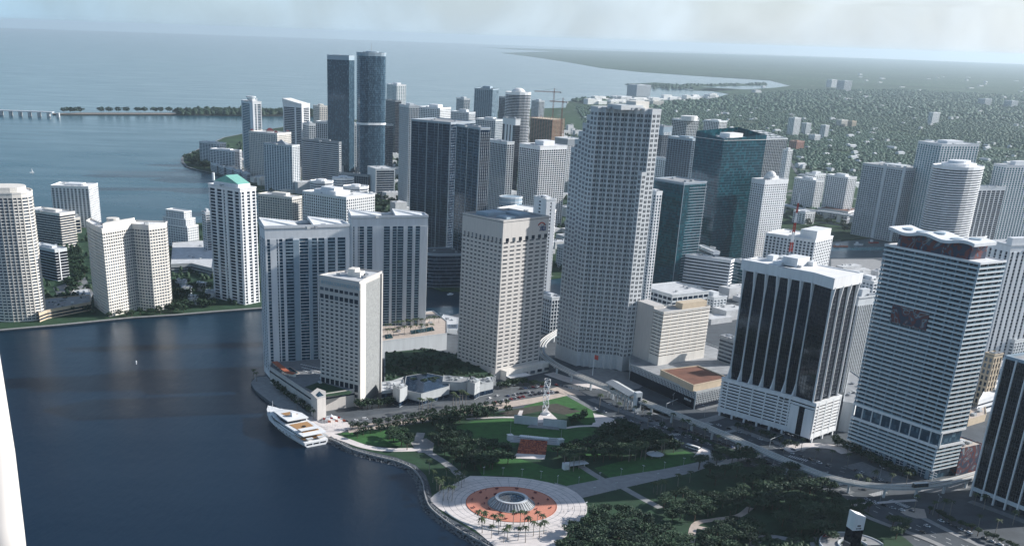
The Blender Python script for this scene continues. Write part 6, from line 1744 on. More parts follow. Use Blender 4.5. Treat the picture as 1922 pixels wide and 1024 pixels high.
for lab, grp, pts, n, r, h in (
    ('small round clipped tree in the row beside the tan pavement', 'clipped trees along the tan pavement', [(655, 806), (720, 797), (780, 786), (840, 776), (900, 768), (955, 759)], 24, 3.0, 6),
    ('tree in the second row below the tan pavement', 'second tree row below the tan pavement', [(660, 824), (720, 808), (790, 796), (860, 786), (930, 776)], 17, 3.3, 7),
    ('dark tree lining the hotel quay', 'trees along the hotel quay', [(512, 722), (536, 742), (560, 760), (578, 776)], 10, 3.6, 7),
    ('dark tree at the foot of the hotel end wall', 'trees at the foot of the hotel', [(668, 768), (700, 766), (735, 760)], 8, 4.2, 8),
    ('tree on the pavement between the bank tower and the car park', 'trees before the bank tower', [(935, 730), (980, 722), (1020, 728)], 9, 3.6, 6),
    ('bushy tree before the white slotted garage', 'trees before the slotted garage', [(1380, 800), (1440, 822), (1500, 842)], 9, 3.0, 6),
    ('dark tree on the pavement under the mural tower', 'trees before the mural tower', [(1560, 830), (1600, 850), (1660, 880), (1710, 900)], 15, 4.0, 7),
    ('tree between the elevated track and the boulevard', 'trees by the elevated track', [(1230, 800), (1330, 842), (1420, 880), (1500, 905)], 12, 2.6, 6),
    ('dark tree of the clump near the small triangular lawn', 'trees by the triangular lawn', [(1070, 795), (1085, 790), (1100, 780)], 5, 3.4, 6),
    ('tree in the median right of the slotted garage', 'trees at the lower right crossing', [(1740, 960), (1790, 985), (1850, 1010), (1910, 1035)], 14, 3.0, 6)):
    for p in alongpx(pts, n):
        p += Vector((random.uniform(-1.5, 1.5), random.uniform(-1.5, 1.5), 0))
        tree(p, r * random.uniform(.8, 1.25), h * random.uniform(.85, 1.2), lab, grp)
# palms
palms = [
 ('palm on the left rim of the round plaza', 'palms on the left rim of the plaza', [(824, 928), (832, 940), (840, 938), (848, 940), (833, 915), (842, 916), (853, 920), (860, 912), (866, 915), (871, 905), (826, 925), (856, 908)], 10),
 ('palm on the near rim of the round plaza', 'palms on the near rim of the plaza', [(899, 985), (909, 983), (925, 992), (936, 1001), (939, 988), (963, 984), (976, 986), (984, 985), (992, 998), (1008, 985), (1016, 988), (1020, 1002), (952, 1012), (972, 1014), (986, 1018), (1012, 1010), (922, 1010), (905, 1000), (1001, 1006), (945, 1018)], 10),
 ('palm in the stand beside the broad promenade', 'palms beside the broad promenade', [(1226, 925), (1233, 928), (1240, 926), (1248, 922), (1272, 912), (1294, 905)], 10),
 ('palm before the small white pavilion by the lawns', 'palms before the white pavilion', [(1058, 880), (1068, 884), (1076, 884), (1086, 880), (1180, 866), (1192, 864), (1202, 862), (1210, 862), (1240, 856), (1246, 855)], 12),
 ('palm in front of the glass-roofed pavilion', 'palms before the glass-roofed pavilion', [(786, 775), (792, 777), (803, 774), (809, 772), (850, 765), (856, 766), (868, 762), (874, 762), (862, 758)], 13),
 ('palm on the boulevard median', 'palms on the boulevard median', [(1125, 765), (1160, 775), (1190, 788), (1215, 800), (1262, 800), (1290, 812), (1148, 748), (1178, 764), (1206, 774)], 11),
 ('palm at the hotel quay corner', 'palms at the quay corner', [(558, 770), (588, 786), (582, 782), (476, 712), (482, 716)], 9),
 ('palm by the mural tower drive', 'palms by the mural tower drive', [(1470, 850), (1503, 846), (1530, 862), (1560, 866), (1590, 876), (1640, 905), (1670, 915), (1700, 912), (1608, 912), (1624, 920)], 10),
 ('palm at the dark finned tower corner', 'palms at the dark finned tower', [(1828, 948), (1846, 955), (1768, 962), (1782, 968), (1750, 966), (1868, 1000), (1900, 985), (1836, 990), (1716, 955)], 10),
 ('palm under the elevated track', 'palms under the elevated track', [(1300, 818), (1322, 826), (1345, 838), (1385, 850), (1420, 868), (1280, 805)], 9),
 ('palm on the lawn left of the long park path', 'palms left of the long park path', [(812, 905), (820, 920), (838, 900), (848, 880), (806, 890)], 10)]
for lab, grp, pts, h in palms:
    for x, y in pts: palm(G(x, y), h * random.uniform(.85, 1.15), lab, grp)
for p in alongpx([(720, 622), (760, 616), (800, 608), (828, 606)], 14, zdk): palm(p, 8 * random.uniform(.8, 1.1), 'palm lining the pool terrace on the pale podium', 'palms on the pool terrace', zdk + .3)
for p in alongpx([(722, 634), (770, 628), (815, 622)], 9, zdk): palm(p, 9 * random.uniform(.8, 1.1), 'palm in the front row of the pool terrace', 'palms on the pool terrace front', zdk + .3)
for p in alongpx([(1655, 776), (1700, 792), (1740, 806)], 9, lev[-1]): palm(p + nn3 * -3, 5, 'small palm on the open amenity floor of the mural tower', 'palms on the amenity floor', lev[-1] + .5, .7)
for poly, n, r_ in (([(725, 690), (780, 672), (860, 684), (915, 715), (870, 722), (760, 718)], 42, (2.5, 4)),):
    for p in scatter(poly, 8, 8.0, maxn=n): tree(p, random.uniform(*r_), random.uniform(3, 5), 'low tree on the planted roof garden between hotel and bank tower', 'trees on the roof garden', 8.2)
# trees of the island of towers and the far point
for poly, n, lab, grp, r_, h_ in (
    ([(72, 596), (170, 585), (160, 560), (60, 565)], 30, 'dark tree among the parking terraces by the left-edge tower', 'trees by the left-edge tower', (4, 6), (7, 10)),
    ([(320, 590), (400, 580), (400, 540), (325, 530)], 44, 'dark tree between the wavy condominium and the green-roofed tower', 'trees in the island villa gardens', (4, 6.5), (7, 10)),
    ([(130, 560), (165, 545), (160, 480), (140, 470), (125, 520)], 34, 'dark tree in the garden behind the dark-banded blocks', 'garden trees of the island', (4, 6.5), (7, 10)),
    ([(345, 300), (352, 310), (400, 322), (430, 330), (425, 318), (390, 300), (372, 288)], 48, 'dark tree of the wooded point', 'trees of the wooded point', (6, 9), (10, 15)),
    ([(196, 600), (330, 588), (326, 582), (200, 592)], 22, 'tree along the sea wall before the wavy condominium', 'trees before the wavy condominium', (3, 4.5), (6, 8)),
    ([(700, 350), (745, 360), (770, 440), (700, 400)], 30, 'dark tree below the tall curved glass tower', 'trees below the curved glass tower', (6, 8), (9, 12)),
    ([(1495, 405), (1560, 412), (1700, 440), (1690, 450), (1560, 440), (1480, 430)], 34, 'dark tree along the river bank by the highway', 'trees along the river bank', (5, 7), (8, 11)),
    ([(470, 350), (560, 380), (640, 395), (560, 400), (480, 375)], 30, 'dark tree on the shore between the blue and the cream blocks', 'trees on the shore behind the island', (6, 8), (9, 12))):
    for p in scatter(poly, 11, maxn=n): tree(p, random.uniform(*r_), random.uniform(*h_), lab, grp)

# far tree cover: one joined canopy, nobody could count it
def canopy(name, polys, dens, rr, hh, label, m='leaf_far', seed=1, zoff=0.0):
    r2 = np.random.default_rng(seed)
    base = np.array([(1, 0, 0), (-.5, .87, 0), (-.5, -.87, 0), (.5, .5, .55), (-.6, .1, .6), (.2, -.6, .58), (0, 0, .85)])
    fc = np.array([(0, 3, 5), (0, 1, 3), (1, 4, 3), (1, 2, 4), (2, 5, 4), (2, 0, 5), (3, 4, 6), (4, 5, 6), (5, 3, 6)])
    Vs, Fs, n0 = [], [], 0
    for poly, n in polys:
        W_ = [G(x, y) for x, y in poly]; pw_ = [(p.x, p.y) for p in W_]
        x0, x1 = min(p[0] for p in pw_), max(p[0] for p in pw_); y0, y1 = min(p[1] for p in pw_), max(p[1] for p in pw_)
        X = r2.uniform(x0, x1, n * 3); Y = r2.uniform(y0, y1, n * 3)
        cl = np.array([noise.noise(Vector((x * .006, y * .006, 1.0))) for x, y in zip(X, Y)])
        k_ = 0
        for x, y, c in zip(X, Y, cl):
            if c < -.42 or not inside(x, y, pw_): continue
            for q in range(3):
                s = r2.uniform(*rr) * (.5 + .5 * (q == 0)); h = r2.uniform(*hh) * (.7 + .3 * (q == 0))
                a = r2.uniform(0, 6.28); ca, sa = math.cos(a), math.sin(a)
                v = base * [s, s, h] * r2.uniform(.75, 1.25, (7, 3))
                v = np.stack([v[:, 0] * ca - v[:, 1] * sa + x + r2.uniform(-s, s) * (q > 0), v[:, 0] * sa + v[:, 1] * ca + y + r2.uniform(-s, s) * (q > 0), v[:, 2] + h * .25 + zoff], 1)
                Vs.append(v); Fs.append(fc + n0); n0 += 7
            k_ += 1
            if k_ >= n: break
    me = np_mesh(name, np.concatenate(Vs), np.concatenate(Fs), m)
    me.polygons.foreach_set('use_smooth', [True] * len(me.polygons))
    o = bpy.data.objects.new(name, me); COL.objects.link(o)
    return tag(o, label, kind='stuff')
canopy('tree_cover', [
    ([(1478, 420), (1500, 330), (1490, 268), (1620, 250), (1740, 262), (1960, 300), (2050, 420), (1960, 470), (1740, 420), (1620, 340), (1560, 400)], 9500),
    ([(1240, 255), (1100, 240), (1080, 200), (1250, 200), (1500, 205), (1960, 230), (2050, 320), (1700, 290), (1480, 300)], 12500),
], 1, (5, 11), (4, 8), 'dense green tree cover of the suburb stretching right of the towers', seed=4)
canopy('tree_cover', [([(1100, 205), (1180, 196), (1345, 186), (1500, 170), (1700, 170), (2000, 185), (2100, 240), (1500, 210)], 6000)], 1, (11, 20), (9, 16), 'hazy distant tree cover under the horizon', seed=9)
canopy('tree_cover', [([(420, 330), (480, 350), (640, 400), (740, 480), (860, 540), (960, 525), (1080, 510), (1300, 470), (1440, 450), (1480, 400), (1240, 260), (900, 225), (560, 245), (430, 270)], 2600)], 1, (4, 7), (6, 10), 'street trees filling the gaps between the far towers', m='leaf_dark', seed=12)
canopy('tree_cover', [([(0, 605), (60, 600), (170, 590), (330, 580), (480, 570), (480, 470), (380, 430), (180, 430), (0, 440)], 420)], 1, (3, 5), (5, 8), 'low planting between the buildings of the island', m='leaf_dark', seed=13)
canopy('tree_cover', [([(330, 216), (452, 217), (530, 217), (620, 219), (620, 213), (530, 211), (440, 210), (330, 211)], 500)], 1, (10, 18), (12, 20), 'dark line of trees on the far causeway island', m='leaf_dark', seed=14)
canopy('tree_cover', [([(1180, 160), (1260, 160), (1300, 168), (1180, 168)], 200), ([(1066, 190), (1110, 186), (1180, 186), (1110, 196)], 200), ([(1200, 162), (1440, 157), (1440, 160), (1300, 162.5)], 260)], 1, (12, 20), (10, 16), 'tree line of the far bay shore and spits', seed=15)
canopy('tree_cover', [([(1310, 1000), (1590, 1000), (1640, 1024), (1900, 1100), (1300, 1100)], 500)], 1, (1.5, 3), (1.5, 3), 'dark shrubs filling the near park edge', m='leaf_dark', seed=16)
canopy('roof_shrubs', [([(724, 733), (760, 722), (840, 722), (880, 727), (926, 721), (860, 681), (800, 669), (724, 677)], 260)], 1, (1.2, 2.6), (1.2, 2.4), 'dark shrub planting covering the roof garden between hotel and bank tower', m='leaf_dark', seed=17, zoff=8.1)
# suburb houses, each its own; the farthest ones joined
hs_pts = scatter([(1500, 420), (1500, 330), (1500, 240), (1960, 280), (2000, 440), (1740, 420), (1640, 350)], 70, maxn=80) + scatter([(1100, 240), (1090, 205), (1250, 205), (1480, 215), (1480, 280), (1250, 260)], 120, maxn=30)
HV = []
for w_, d_, h_ in ((14, 10, 4.5), (20, 12, 5), (11, 11, 6), (30, 14, 8)):
    b = MB(); b.box((0, 0, 0), w_, d_, h_)
    b2 = MB(); b2.add([(-w_ / 2 - .6, -d_ / 2 - .6, h_), (w_ / 2 + .6, -d_ / 2 - .6, h_), (w_ / 2 + .6, d_ / 2 + .6, h_), (-w_ / 2 - .6, d_ / 2 + .6, h_), (-w_ / 2 + 2, 0, h_ + 2.4), (w_ / 2 - 2, 0, h_ + 2.4)],
                     [(0, 1, 5, 4), (2, 3, 4, 5), (3, 0, 4), (1, 2, 5), (3, 2, 1, 0)])
    HV.append((b.mesh('wall', 'pale'), b2.mesh('roof', 'roof_pale'), b2.mesh('roof', 'roof_white')))
for p in hs_pts:
    k = random.choice((0, 0, 1, 1, 2, 3)); w_, r1, r2_ = HV[k]
    h = empty('house', (p.x, p.y, 0), 'small pale-roofed house among the suburb trees, %s, %s side' % place_word(p, hs_pts), 'house', 'houses among the suburb trees'); h.rotation_euler = (0, 0, RAD(GRID + random.choice((0, 90))))
    h.scale = (1.0, 1.0, 1.2)
    copies(w_, 'wall', h, (0, 0, 0)); copies(r1, 'roof', h, (0, 0, 0))
def farmass(label, poly, spacing, size, hmax, m, seed, n=400):
    b = MB(); r3 = random.Random(seed)
    for p in scatter(poly, spacing, rg=r3, maxn=n):
        k = r3.random(); hh_ = 6 + hmax * k * k; sx_ = size * r3.uniform(.5, 1.6); sy_ = size * r3.uniform(.4, 1)
        b.box((p.x, p.y, 0), sx_, sy_, hh_, GRID)
        for q in range(3): b.box((p.x + sx_ * r3.uniform(-.3, .3), p.y + sy_ * r3.uniform(-.3, .3), hh_), size * .12, size * .1, 1.8, GRID)
        if k > .6: b.box((p.x + sx_ * .5, p.y + sy_ * .3, 0), sx_ * .6, sy_ * .7, hh_ * .6, GRID)
    tag(b.build('distant_buildings', m), label, kind='stuff')
farmass('scattered pale roofs far out in the suburb', [(1490, 250), (1300, 215), (1560, 180), (2000, 200), (2050, 300), (1700, 270)], 190, 18, 8, 'roof_pale', 3, 70)
farmass('white dots of buildings near the hazy horizon', [(1500, 200), (1340, 170), (1600, 140), (2000, 150), (2000, 200)], 900, 42, 14, 'roof_pale', 4, 50)
farmass('low city roofs between the far towers', [(480, 350), (640, 395), (760, 480), (860, 535), (1080, 500), (1300, 460), (1440, 440), (1480, 340), (1240, 260), (900, 228), (560, 248), (440, 290)], 58, 30, 22, 'roof_pale', 5, 420)
farmass('downtown low roofs behind the near towers', [(1080, 560), (1240, 540), (1400, 505), (1560, 500), (1700, 520), (1960, 500), (2100, 640), (1960, 800), (1860, 760), (1600, 640), (1400, 620)], 46, 26, 10, 'roof_pale', 6, 120)
farmass('marina and club roofs on the far shore', [(1080, 190), (1180, 187), (1340, 182), (1340, 186), (1180, 194), (1090, 196)], 90, 60, 20, 'roof_white', 7, 60)
farmass('small rows of roofs by the wooded point', [(430, 325), (480, 345), (560, 370), (520, 330), (440, 300)], 34, 22, 12, 'warm_white', 8, 70)

# ================================================================== elevated people mover
def guideway():
    line = smooth_line([(*G(x, y, 9.0)[:2], 0) for x, y in [(1160, 560), (1090, 600), (1040, 626), (1020, 642), (1016, 660), (1032, 676), (1058, 691), (1110, 714), (1200, 750), (1300, 789), (1400, 831), (1480, 865), (1550, 892), (1610, 906), (1670, 912), (1730, 911), (1790, 901), (1850, 884), (1950, 850)]], 8)
    r = empty('elevated_guideway', line[40], 'long pale twin-beam elevated track curving past the towers on slim piers', 'track')
    n = len(line)
    for sgn in (-1, 1):
        L2 = []
        for i, p in enumerate(line):
            d = (line[min(i + 1, n - 1)] - line[max(i - 1, 0)]); d.z = 0; d.normalize()
            L2.append(p + Vector((-d.y, d.x, 0)) * sgn * 2.5)
        strip('beam', L2, 2.9, 9.0, 'concrete', h=1.3, kind=None, parent=r)
        for s2 in (-1, 1):
            L3 = []
            for i, p in enumerate(L2):
                d = (L2[min(i + 1, n - 1)] - L2[max(i - 1, 0)]); d.z = 0; d.normalize()
                L3.append(p + Vector((-d.y, d.x, 0)) * s2 * 1.35)
            strip('running_curb', L3, .3, 9.55, 'warm_white', h=.53, kind=None, parent=r)
    acc = 0
    for i in range(n - 1):
        acc += (line[i + 1] - line[i]).length
        if acc > 24:
            acc = 0; p = line[i + 1]; d = (line[i + 1] - line[i]).normalized(); an = math.degrees(math.atan2(d.y, d.x))
            b = MB(); b.box((p.x, p.y, 0), 1.5, 1.5, 6.6, an); b.box((p.x, p.y, 6.6), 1.6, 7, 1.05, an)
            b.build('pier', 'pale', r)
    return line
GL = guideway()
tp = G(1722, 909, 9.6); i = min(range(len(GL)), key=lambda k: (GL[k] - Vector((tp.x, tp.y, 0))).length)
d = (GL[i + 1] - GL[i - 1]); d.z = 0; d.normalize(); an = math.degrees(math.atan2(d.y, d.x)); nn = Vector((-d.y, d.x, 0))
p = GL[i] - nn * 2.5
if (p).length > (GL[i] + nn * 2.5).length: p = GL[i] + nn * 2.5
car = empty('people_mover_car', (p.x, p.y, 9.1), 'dark and white driverless train car on the elevated track under the mural tower', 'train')
mb = MB(); mb.box((p.x, p.y, 9.5), 12.5, 2.7, 3.0, an, top=.93); mb.build('body', 'dark_metal', car)
MB().box((p.x, p.y, 12.5), 11.8, 2.6, .35, an).build('roof', 'roof_white', car)
for s_ in (-1, 1):
    for k in range(4):
        q = p + d * ((k - 1.5) * 2.8) + nn * s_ * 1.33
        pbox('window', 'glass_blue', car, (q.x, q.y, 11.4), 2.0, .1, 1.1, an)
for k in (-1, 1):
    q = p + d * 4 * k
    MB().box((q.x, q.y, 9.12), 1.6, 2.2, .5, an).build('bogie', 'tyre', car)
# station
sp = G(1152, 712, 13); st = empty('track_station', (sp.x, sp.y, 0), 'elevated station with long grey gabled roof and square lift tower beside the department store', 'station')
a, b_ = G(1148, 716, 13), G(1192, 742, 13); dd = (b_ - a); ln = dd.length; dd.normalize(); an = math.degrees(math.atan2(dd.y, dd.x)); c = (a + b_) / 2; nn = Vector((-dd.y, dd.x, 0))
if nn.y < 0: nn = -nn
def QP(u, v, z): q = c + dd * u + nn * v; return (q.x, q.y, z)
b = MB(); hw, hl = 6.5, ln / 2
b.add([QP(-hl, -hw, 13), QP(hl, -hw, 13), QP(hl, 0, 15.2), QP(-hl, 0, 15.2), QP(-hl, hw, 13), QP(hl, hw, 13), QP(-hl, -hw, 12.6), QP(hl, -hw, 12.6), QP(-hl, hw, 12.6), QP(hl, hw, 12.6)],
      [(0, 1, 2, 3), (3, 2, 5, 4), (6, 8, 9, 7), (0, 6, 7, 1), (4, 5, 9, 8), (0, 3, 4, 8, 6), (1, 7, 9, 5, 2)]); b.build('roof', 'concrete', st)
MB().box(QP(0, 0, 8.0), ln - 2, 6.5, .9, an).build('platform', 'pale', st)
for k in range(7):
    for v in (-4.5, 4.5): pbox('column', 'pale', st, Vector(QP(-hl + 3 + k * (ln - 6) / 6, v, 6.3)), .7, .7, 12.6, an)
MB().box(QP(hl + 2.5, 1.5, 0), 5, 6, 17, an).build('lift_tower', 'pale', st)
MB().box(QP(hl + 5.05, 1.5, 3), .2, 3, 10, an).build('lift_window', 'glass_navy', st)
# far elevated highway
hw_ = smooth_line([(*G(x, y, 16)[:2], 0) for x, y in [(1460, 380), (1510, 392), (1560, 398), (1610, 406), (1680, 416), (1760, 420), (1850, 418)]], 6)
hr = empty('highway_viaduct', hw_[10], 'far elevated highway viaduct crossing in front of the suburb near the river', 'bridge')
strip('deck', hw_, 18, 16, 'concrete', h=2.0, kind=None, parent=hr)
strip('barrier', [p + Vector((0, -8.8, 0)) for p in hw_], .6, 17, 'pale', h=1.0, kind=None, parent=hr)
for k in range(2, len(hw_) - 1, 3):
    p = hw_[k]; MB().box((p.x, p.y, 0), 3, 12, 14, 10).build('pier', 'pale', hr)
# causeway bridge in the bay
r = empty('causeway_bridge', G(60, 214), 'long low pale causeway bridge on piers at the far left of the bay', 'bridge')
A_, B_ = G(-60, 206, 12), G(100, 214, 8)
strip('deck', [Vector((A_.x, A_.y, 0)), Vector((B_.x, B_.y, 0))], 24, 15, 'pale', h=3, kind=None, parent=r)
for k in range(10):
    t = (k + .5) / 9; p = A_.lerp(B_, t); MB().box((p.x, p.y, -3), 9, 26, 15, 10).build('pier', 'concrete', r)
sheet('causeway', [(98, 213.6), (150, 212.6), (330, 212.6), (450, 212.5), (620, 214), (620, 218.5), (530, 217.5), (330, 215.8), (200, 215.4), (108, 215.4)], 2.0, 'soil', h=5)
strip('road', [Vector((*G(x, y)[:2], 0)) for x, y in ((98, 214.3), (200, 214), (330, 214.2), (450, 214.6))], 26, 2.3, 'paving_tan')
for k, (x, y) in enumerate(((122, 214), (132, 213), (140, 214), (150, 213.5), (190, 213), (205, 213), (222, 213), (238, 213), (260, 213), (272, 213), (290, 213), (302, 213), (318, 213))):
    tree(G(x, y), 14, 20, 'dark tree on the causeway causeway strip in the bay'.replace('causeway causeway', 'sandy causeway'), 'trees on the sandy causeway', 2)
plant_trees()
# sailing boat far out
p = G(60, 324, -1.8); sb = empty('sailing_boat', p, 'tiny pale boat alone on the bay at the left', 'boat')
MB().box((p.x, p.y, -1.8), 9, 2.6, 1.2, 30).build('hull', 'white', sb); b = MB(); b.add([(p.x, p.y, -.2), (p.x + 2.8, p.y + 1.6, -.1), (p.x, p.y, 8), (p.x + .1, p.y - .05, -.2), (p.x + 2.9, p.y + 1.55, -.1), (p.x + .1, p.y - .05, 8)], [(0, 1, 2), (3, 5, 4), (0, 2, 5, 3), (1, 4, 5, 2)]); b.build('sail', 'white', sb)
p = G(256, 683, -1.8); by = empty('channel_marker', p, 'small pale channel marker in the dark near water', 'buoy')
MB().cyl(p, .5, .5, 2.5, 8).build('post', 'white', by); MB().cyl((p.x, p.y, .7), .9, .2, 1.2, 8).build('top_mark', 'white', by)
p = G(845, 553, -1.8); by = empty('motor_boat', p, 'tiny white motor boat in the dark river mouth', 'boat')
MB().box((p.x, p.y, -1.8), 8, 2.6, 1.2, 40, 1.1).build('hull', 'white', by); MB().box((p.x, p.y, -.6), 3.5, 2, 1.2, 40, .8).build('cabin', 'white', by)
# working boats in the river bend
for lab, x, y, m_, l_ in (('orange-hulled barge moored in the river bend', 1578, 463, 'orange_clay', 26), ('white boat moored in the river bend right of the barge', 1612, 460, 'white', 16), ('dark red boat moored at the far right of the river bend', 1640, 456, 'red', 18)):
    p = G(x, y, -1.8); r = empty('moored_boat', p, lab, 'boat')
    b = MB(); hl = l_ / 2; cs_ = [(-hl, 0.9), (-hl * .9, 1), (hl * .5, 1), (hl * .85, .6), (hl, .05)]
    d_, e_ = dirv(8), dirv(98); v = []
    for u, w in cs_:
        for s_, z in ((-1, 2.2), (-.8, 0), (.8, 0), (1, 2.2)):
            q = p + d_ * u + e_ * (s_ * w * 3); v.append((q.x, q.y, -1.9 + z))
    b.add(v, [(i * 4 + k, i * 4 + k + 1, i * 4 + k + 5, i * 4 + k + 4) for i in range(4) for k in range(3)] + [(i * 4 + 3, i * 4, i * 4 + 4, i * 4 + 7) for i in range(4)] + [(0, 3, 2, 1)])
    b.build('hull', m_, r); q = p - d_ * hl * .5; MB().box((q.x, q.y, .3), l_ * .2, 4, 3.4, 8).build('wheelhouse', 'white', r)

# ================================================================== the yacht
st_, bw_ = G(594, 836, -1.8), G(504, 782, -1.8)
ax = (bw_ - st_); YL = ax.length; ax.normalize(); ay = Vector((-ax.y, ax.x, 0))
yo = Vector((st_.x, st_.y, -1.8))
ya = empty('motor_yacht', yo, 'large white multi-deck motor yacht with tan upper deck moored beside the quay', 'yacht')
def YP(u, v, z): q = yo + ax * (u * YL) + ay * v; return (q.x, q.y, -1.8 + z * 1.3)
def loft(stations, n_, name, m, cap=True):
    v = []; 
    for u, hw, zl, zh, fl in stations:
        for s_, z, k in ((-1, zh, 1), (-1, (zl + zh) / 2, .97), (-1, zl, fl), (1, zl, fl), (1, (zl + zh) / 2, .97), (1, zh, 1)):
            v.append(YP(u, s_ * hw * k, z))
    k = 6; N_ = len(stations); fs_ = []
    for i in range(N_ - 1):
        for j in range(k):
            fs_.append((i * k + j, i * k + (j + 1) % k, (i + 1) * k + (j + 1) % k, (i + 1) * k + j))
    fs_ += [tuple(reversed(range(k))), tuple(range((N_ - 1) * k, N_ * k))]
    return MB().add(v, fs_).build(name, m, ya)
BW = YL * .135
loft([(0, BW * .95, 0, 3.2, .8), (.1, BW, -.2, 3.6, .8), (.4, BW * 1.02, -.2, 4.4, .8), (.6, BW * .98, -.2, 5.6, .7), (.78, BW * .8, -.1, 6.6, .5), (.92, BW * .42, 0, 7.4, .2), (1.0, .25, .8, 7.9, .1)], 0, 'hull', 'white')
loft([(.04, BW * .86, 4.0, 4.2, 1), (.55, BW * .86, 4.4, 4.7, 1)], 0, 'aft_deck', 'wood')
loft([(.12, BW * .80, 3.4, 6.6, 1), (.3, BW * .9, 4.2, 6.9, 1), (.62, BW * .9, 5.2, 7.6, 1), (.80, BW * .6, 6.4, 7.9, 1)], 0, 'main_cabin', 'white')
loft([(.10, BW * .84, 5.0, 6.0, 1), (.30, BW * .93, 5.4, 6.3, 1), (.62, BW * .93, 5.9, 6.9, 1), (.74, BW * .72, 6.2, 7.0, 1)], 0, 'side_window', 'glass_black')
loft([(.03, BW * .95, 6.6, 7.0, 1), (.12, BW * 1.0, 6.6, 7.5, 1), (.45, BW * 1.0, 7.0, 7.9, 1), (.66, BW * .9, 7.6, 8.1, 1), (.84, BW * .5, 7.8, 8.1, .9)], 0, 'upper_deck_bulwark', 'white')
loft([(.10, BW * .66, 7.5, 7.62, 1), (.36, BW * .74, 7.8, 7.92, 1)], 0, 'sun_deck', 'wood')
loft([(.40, BW * .82, 8.0, 10.0, 1), (.52, BW * .82, 8.1, 10.4, 1), (.66, BW * .6, 8.0, 9.6, 1)], 0, 'bridge_house', 'glass_black')
loft([(.36, BW * .86, 10.0, 10.5, 1), (.50, BW * .88, 10.3, 10.9, 1), (.66, BW * .66, 9.6, 10.1, .95), (.78, BW * .45, 8.4, 8.8, .9)], 0, 'bridge_roof', 'white')
loft([(.48, BW * .5, 10.8, 10.95, 1), (.60, BW * .45, 10.4, 10.6, 1)], 0, 'flybridge_deck', 'wood')
loft([(.44, BW * .18, 10.8, 13.2, .9), (.48, BW * .16, 10.8, 13.4, .9)], 0, 'radar_arch', 'white')
b = MB()
for s_ in (-1, 1):
    for k in range(16):
        u = .62 + .36 * k / 15; hwk = BW * (.98 if u < .65 else .98 - (u - .65) * 2.6) * .98
        b.beam(YP(u, s_ * max(hwk, .2), 5.8 + (u - .6) * 5), YP(u, s_ * max(hwk, .2), 6.7 + (u - .6) * 5), .08)
    b.tube([YP(.62 + .36 * k / 7, s_ * max(BW * (.98 - (.36 * k / 7) * 2.4), .2), 6.7 + (.02 + .36 * k / 7) * 5) for k in range(8)], [.06] * 8, 4)
    b.tube([YP(.03, s_ * BW * .95, 8.3), YP(.12, s_ * BW, 8.3), YP(.38, s_ * BW, 8.6)], [.06] * 3, 4)
b.build('railing', 'metal', ya)
loft([(.10, BW * .80, 8.6, 8.75, 1), (.17, BW * .80, 8.6, 8.8, 1)], 0, 'aft_awning', 'white')
MB().box(YP(.72, 0, 8.0), 5, 3, .9, math.degrees(math.atan2(ax.y, ax.x))).build('tender', 'pale', ya)
MB().cyl(YP(.90, 0, 7.2), .18, .12, 7.5, 6).build('bow_mast', 'white', ya)
for k in range(3):
    q = YP(-.002, (k - 1) * BW * .55, 1.8); pbox('stern_window', 'glass_black', ya, (q[0], q[1], q[2]), .3, BW * .42, 1.0, math.degrees(math.atan2(ax.y, ax.x)))
for k in range(2):
    q = YP(.025, (k - .5) * BW * .9, 4.9); pbox('lounge_seat', 'pale', ya, q, 2.4, BW * .5, .8, math.degrees(math.atan2(ax.y, ax.x)))
q = YP(.24, 0, 8.1); pbox('hot_tub', 'dark_metal', ya, q, 2.6, 2.2, .7, math.degrees(math.atan2(ax.y, ax.x)))
for k in range(5):
    q = YP(.30 + k * .07, -BW * .95, 2.4)
    for s_ in (-1,): pbox('hull_window', 'glass_black', ya, YP(.28 + k * .07, BW * 1.0 * s_, 2.6), 1.8, .15, .5, math.degrees(math.atan2(ax.y, ax.x)) + 1)
    pbox('hull_window', 'glass_black', ya, YP(.28 + k * .07, BW * 1.0, 2.6), 1.8, .15, .5, math.degrees(math.atan2(ax.y, ax.x)) - 1)
# low jetties right of the yacht
for k, (x0, y0, x1, y1) in enumerate(((596, 806, 574, 800), (612, 818, 590, 808))):
    a, b_ = G(x0, y0, 0), G(x1, y1, 0)
    j = empty('jetty', a, ('upper', 'lower')[k] + ' short grey jetty between the yacht stern and the quay', 'jetty')
    strip('deck', [Vector((a.x, a.y, 0)), Vector((b_.x, b_.y, 0))], 5, .4, 'concrete', h=.5, kind=None, parent=j)
    for t in (.1, .5, .95):
        q = a.lerp(b_, t); MB().cyl((q.x, q.y, -3), .4, .4, 3.3, 8).build('pile', 'bark', j)

# ================================================================== park pieces
pc_ = G(959.7, 945.7); rP = abs(G(1043.5, 946).x - G(875.5, 945.5).x) / 2
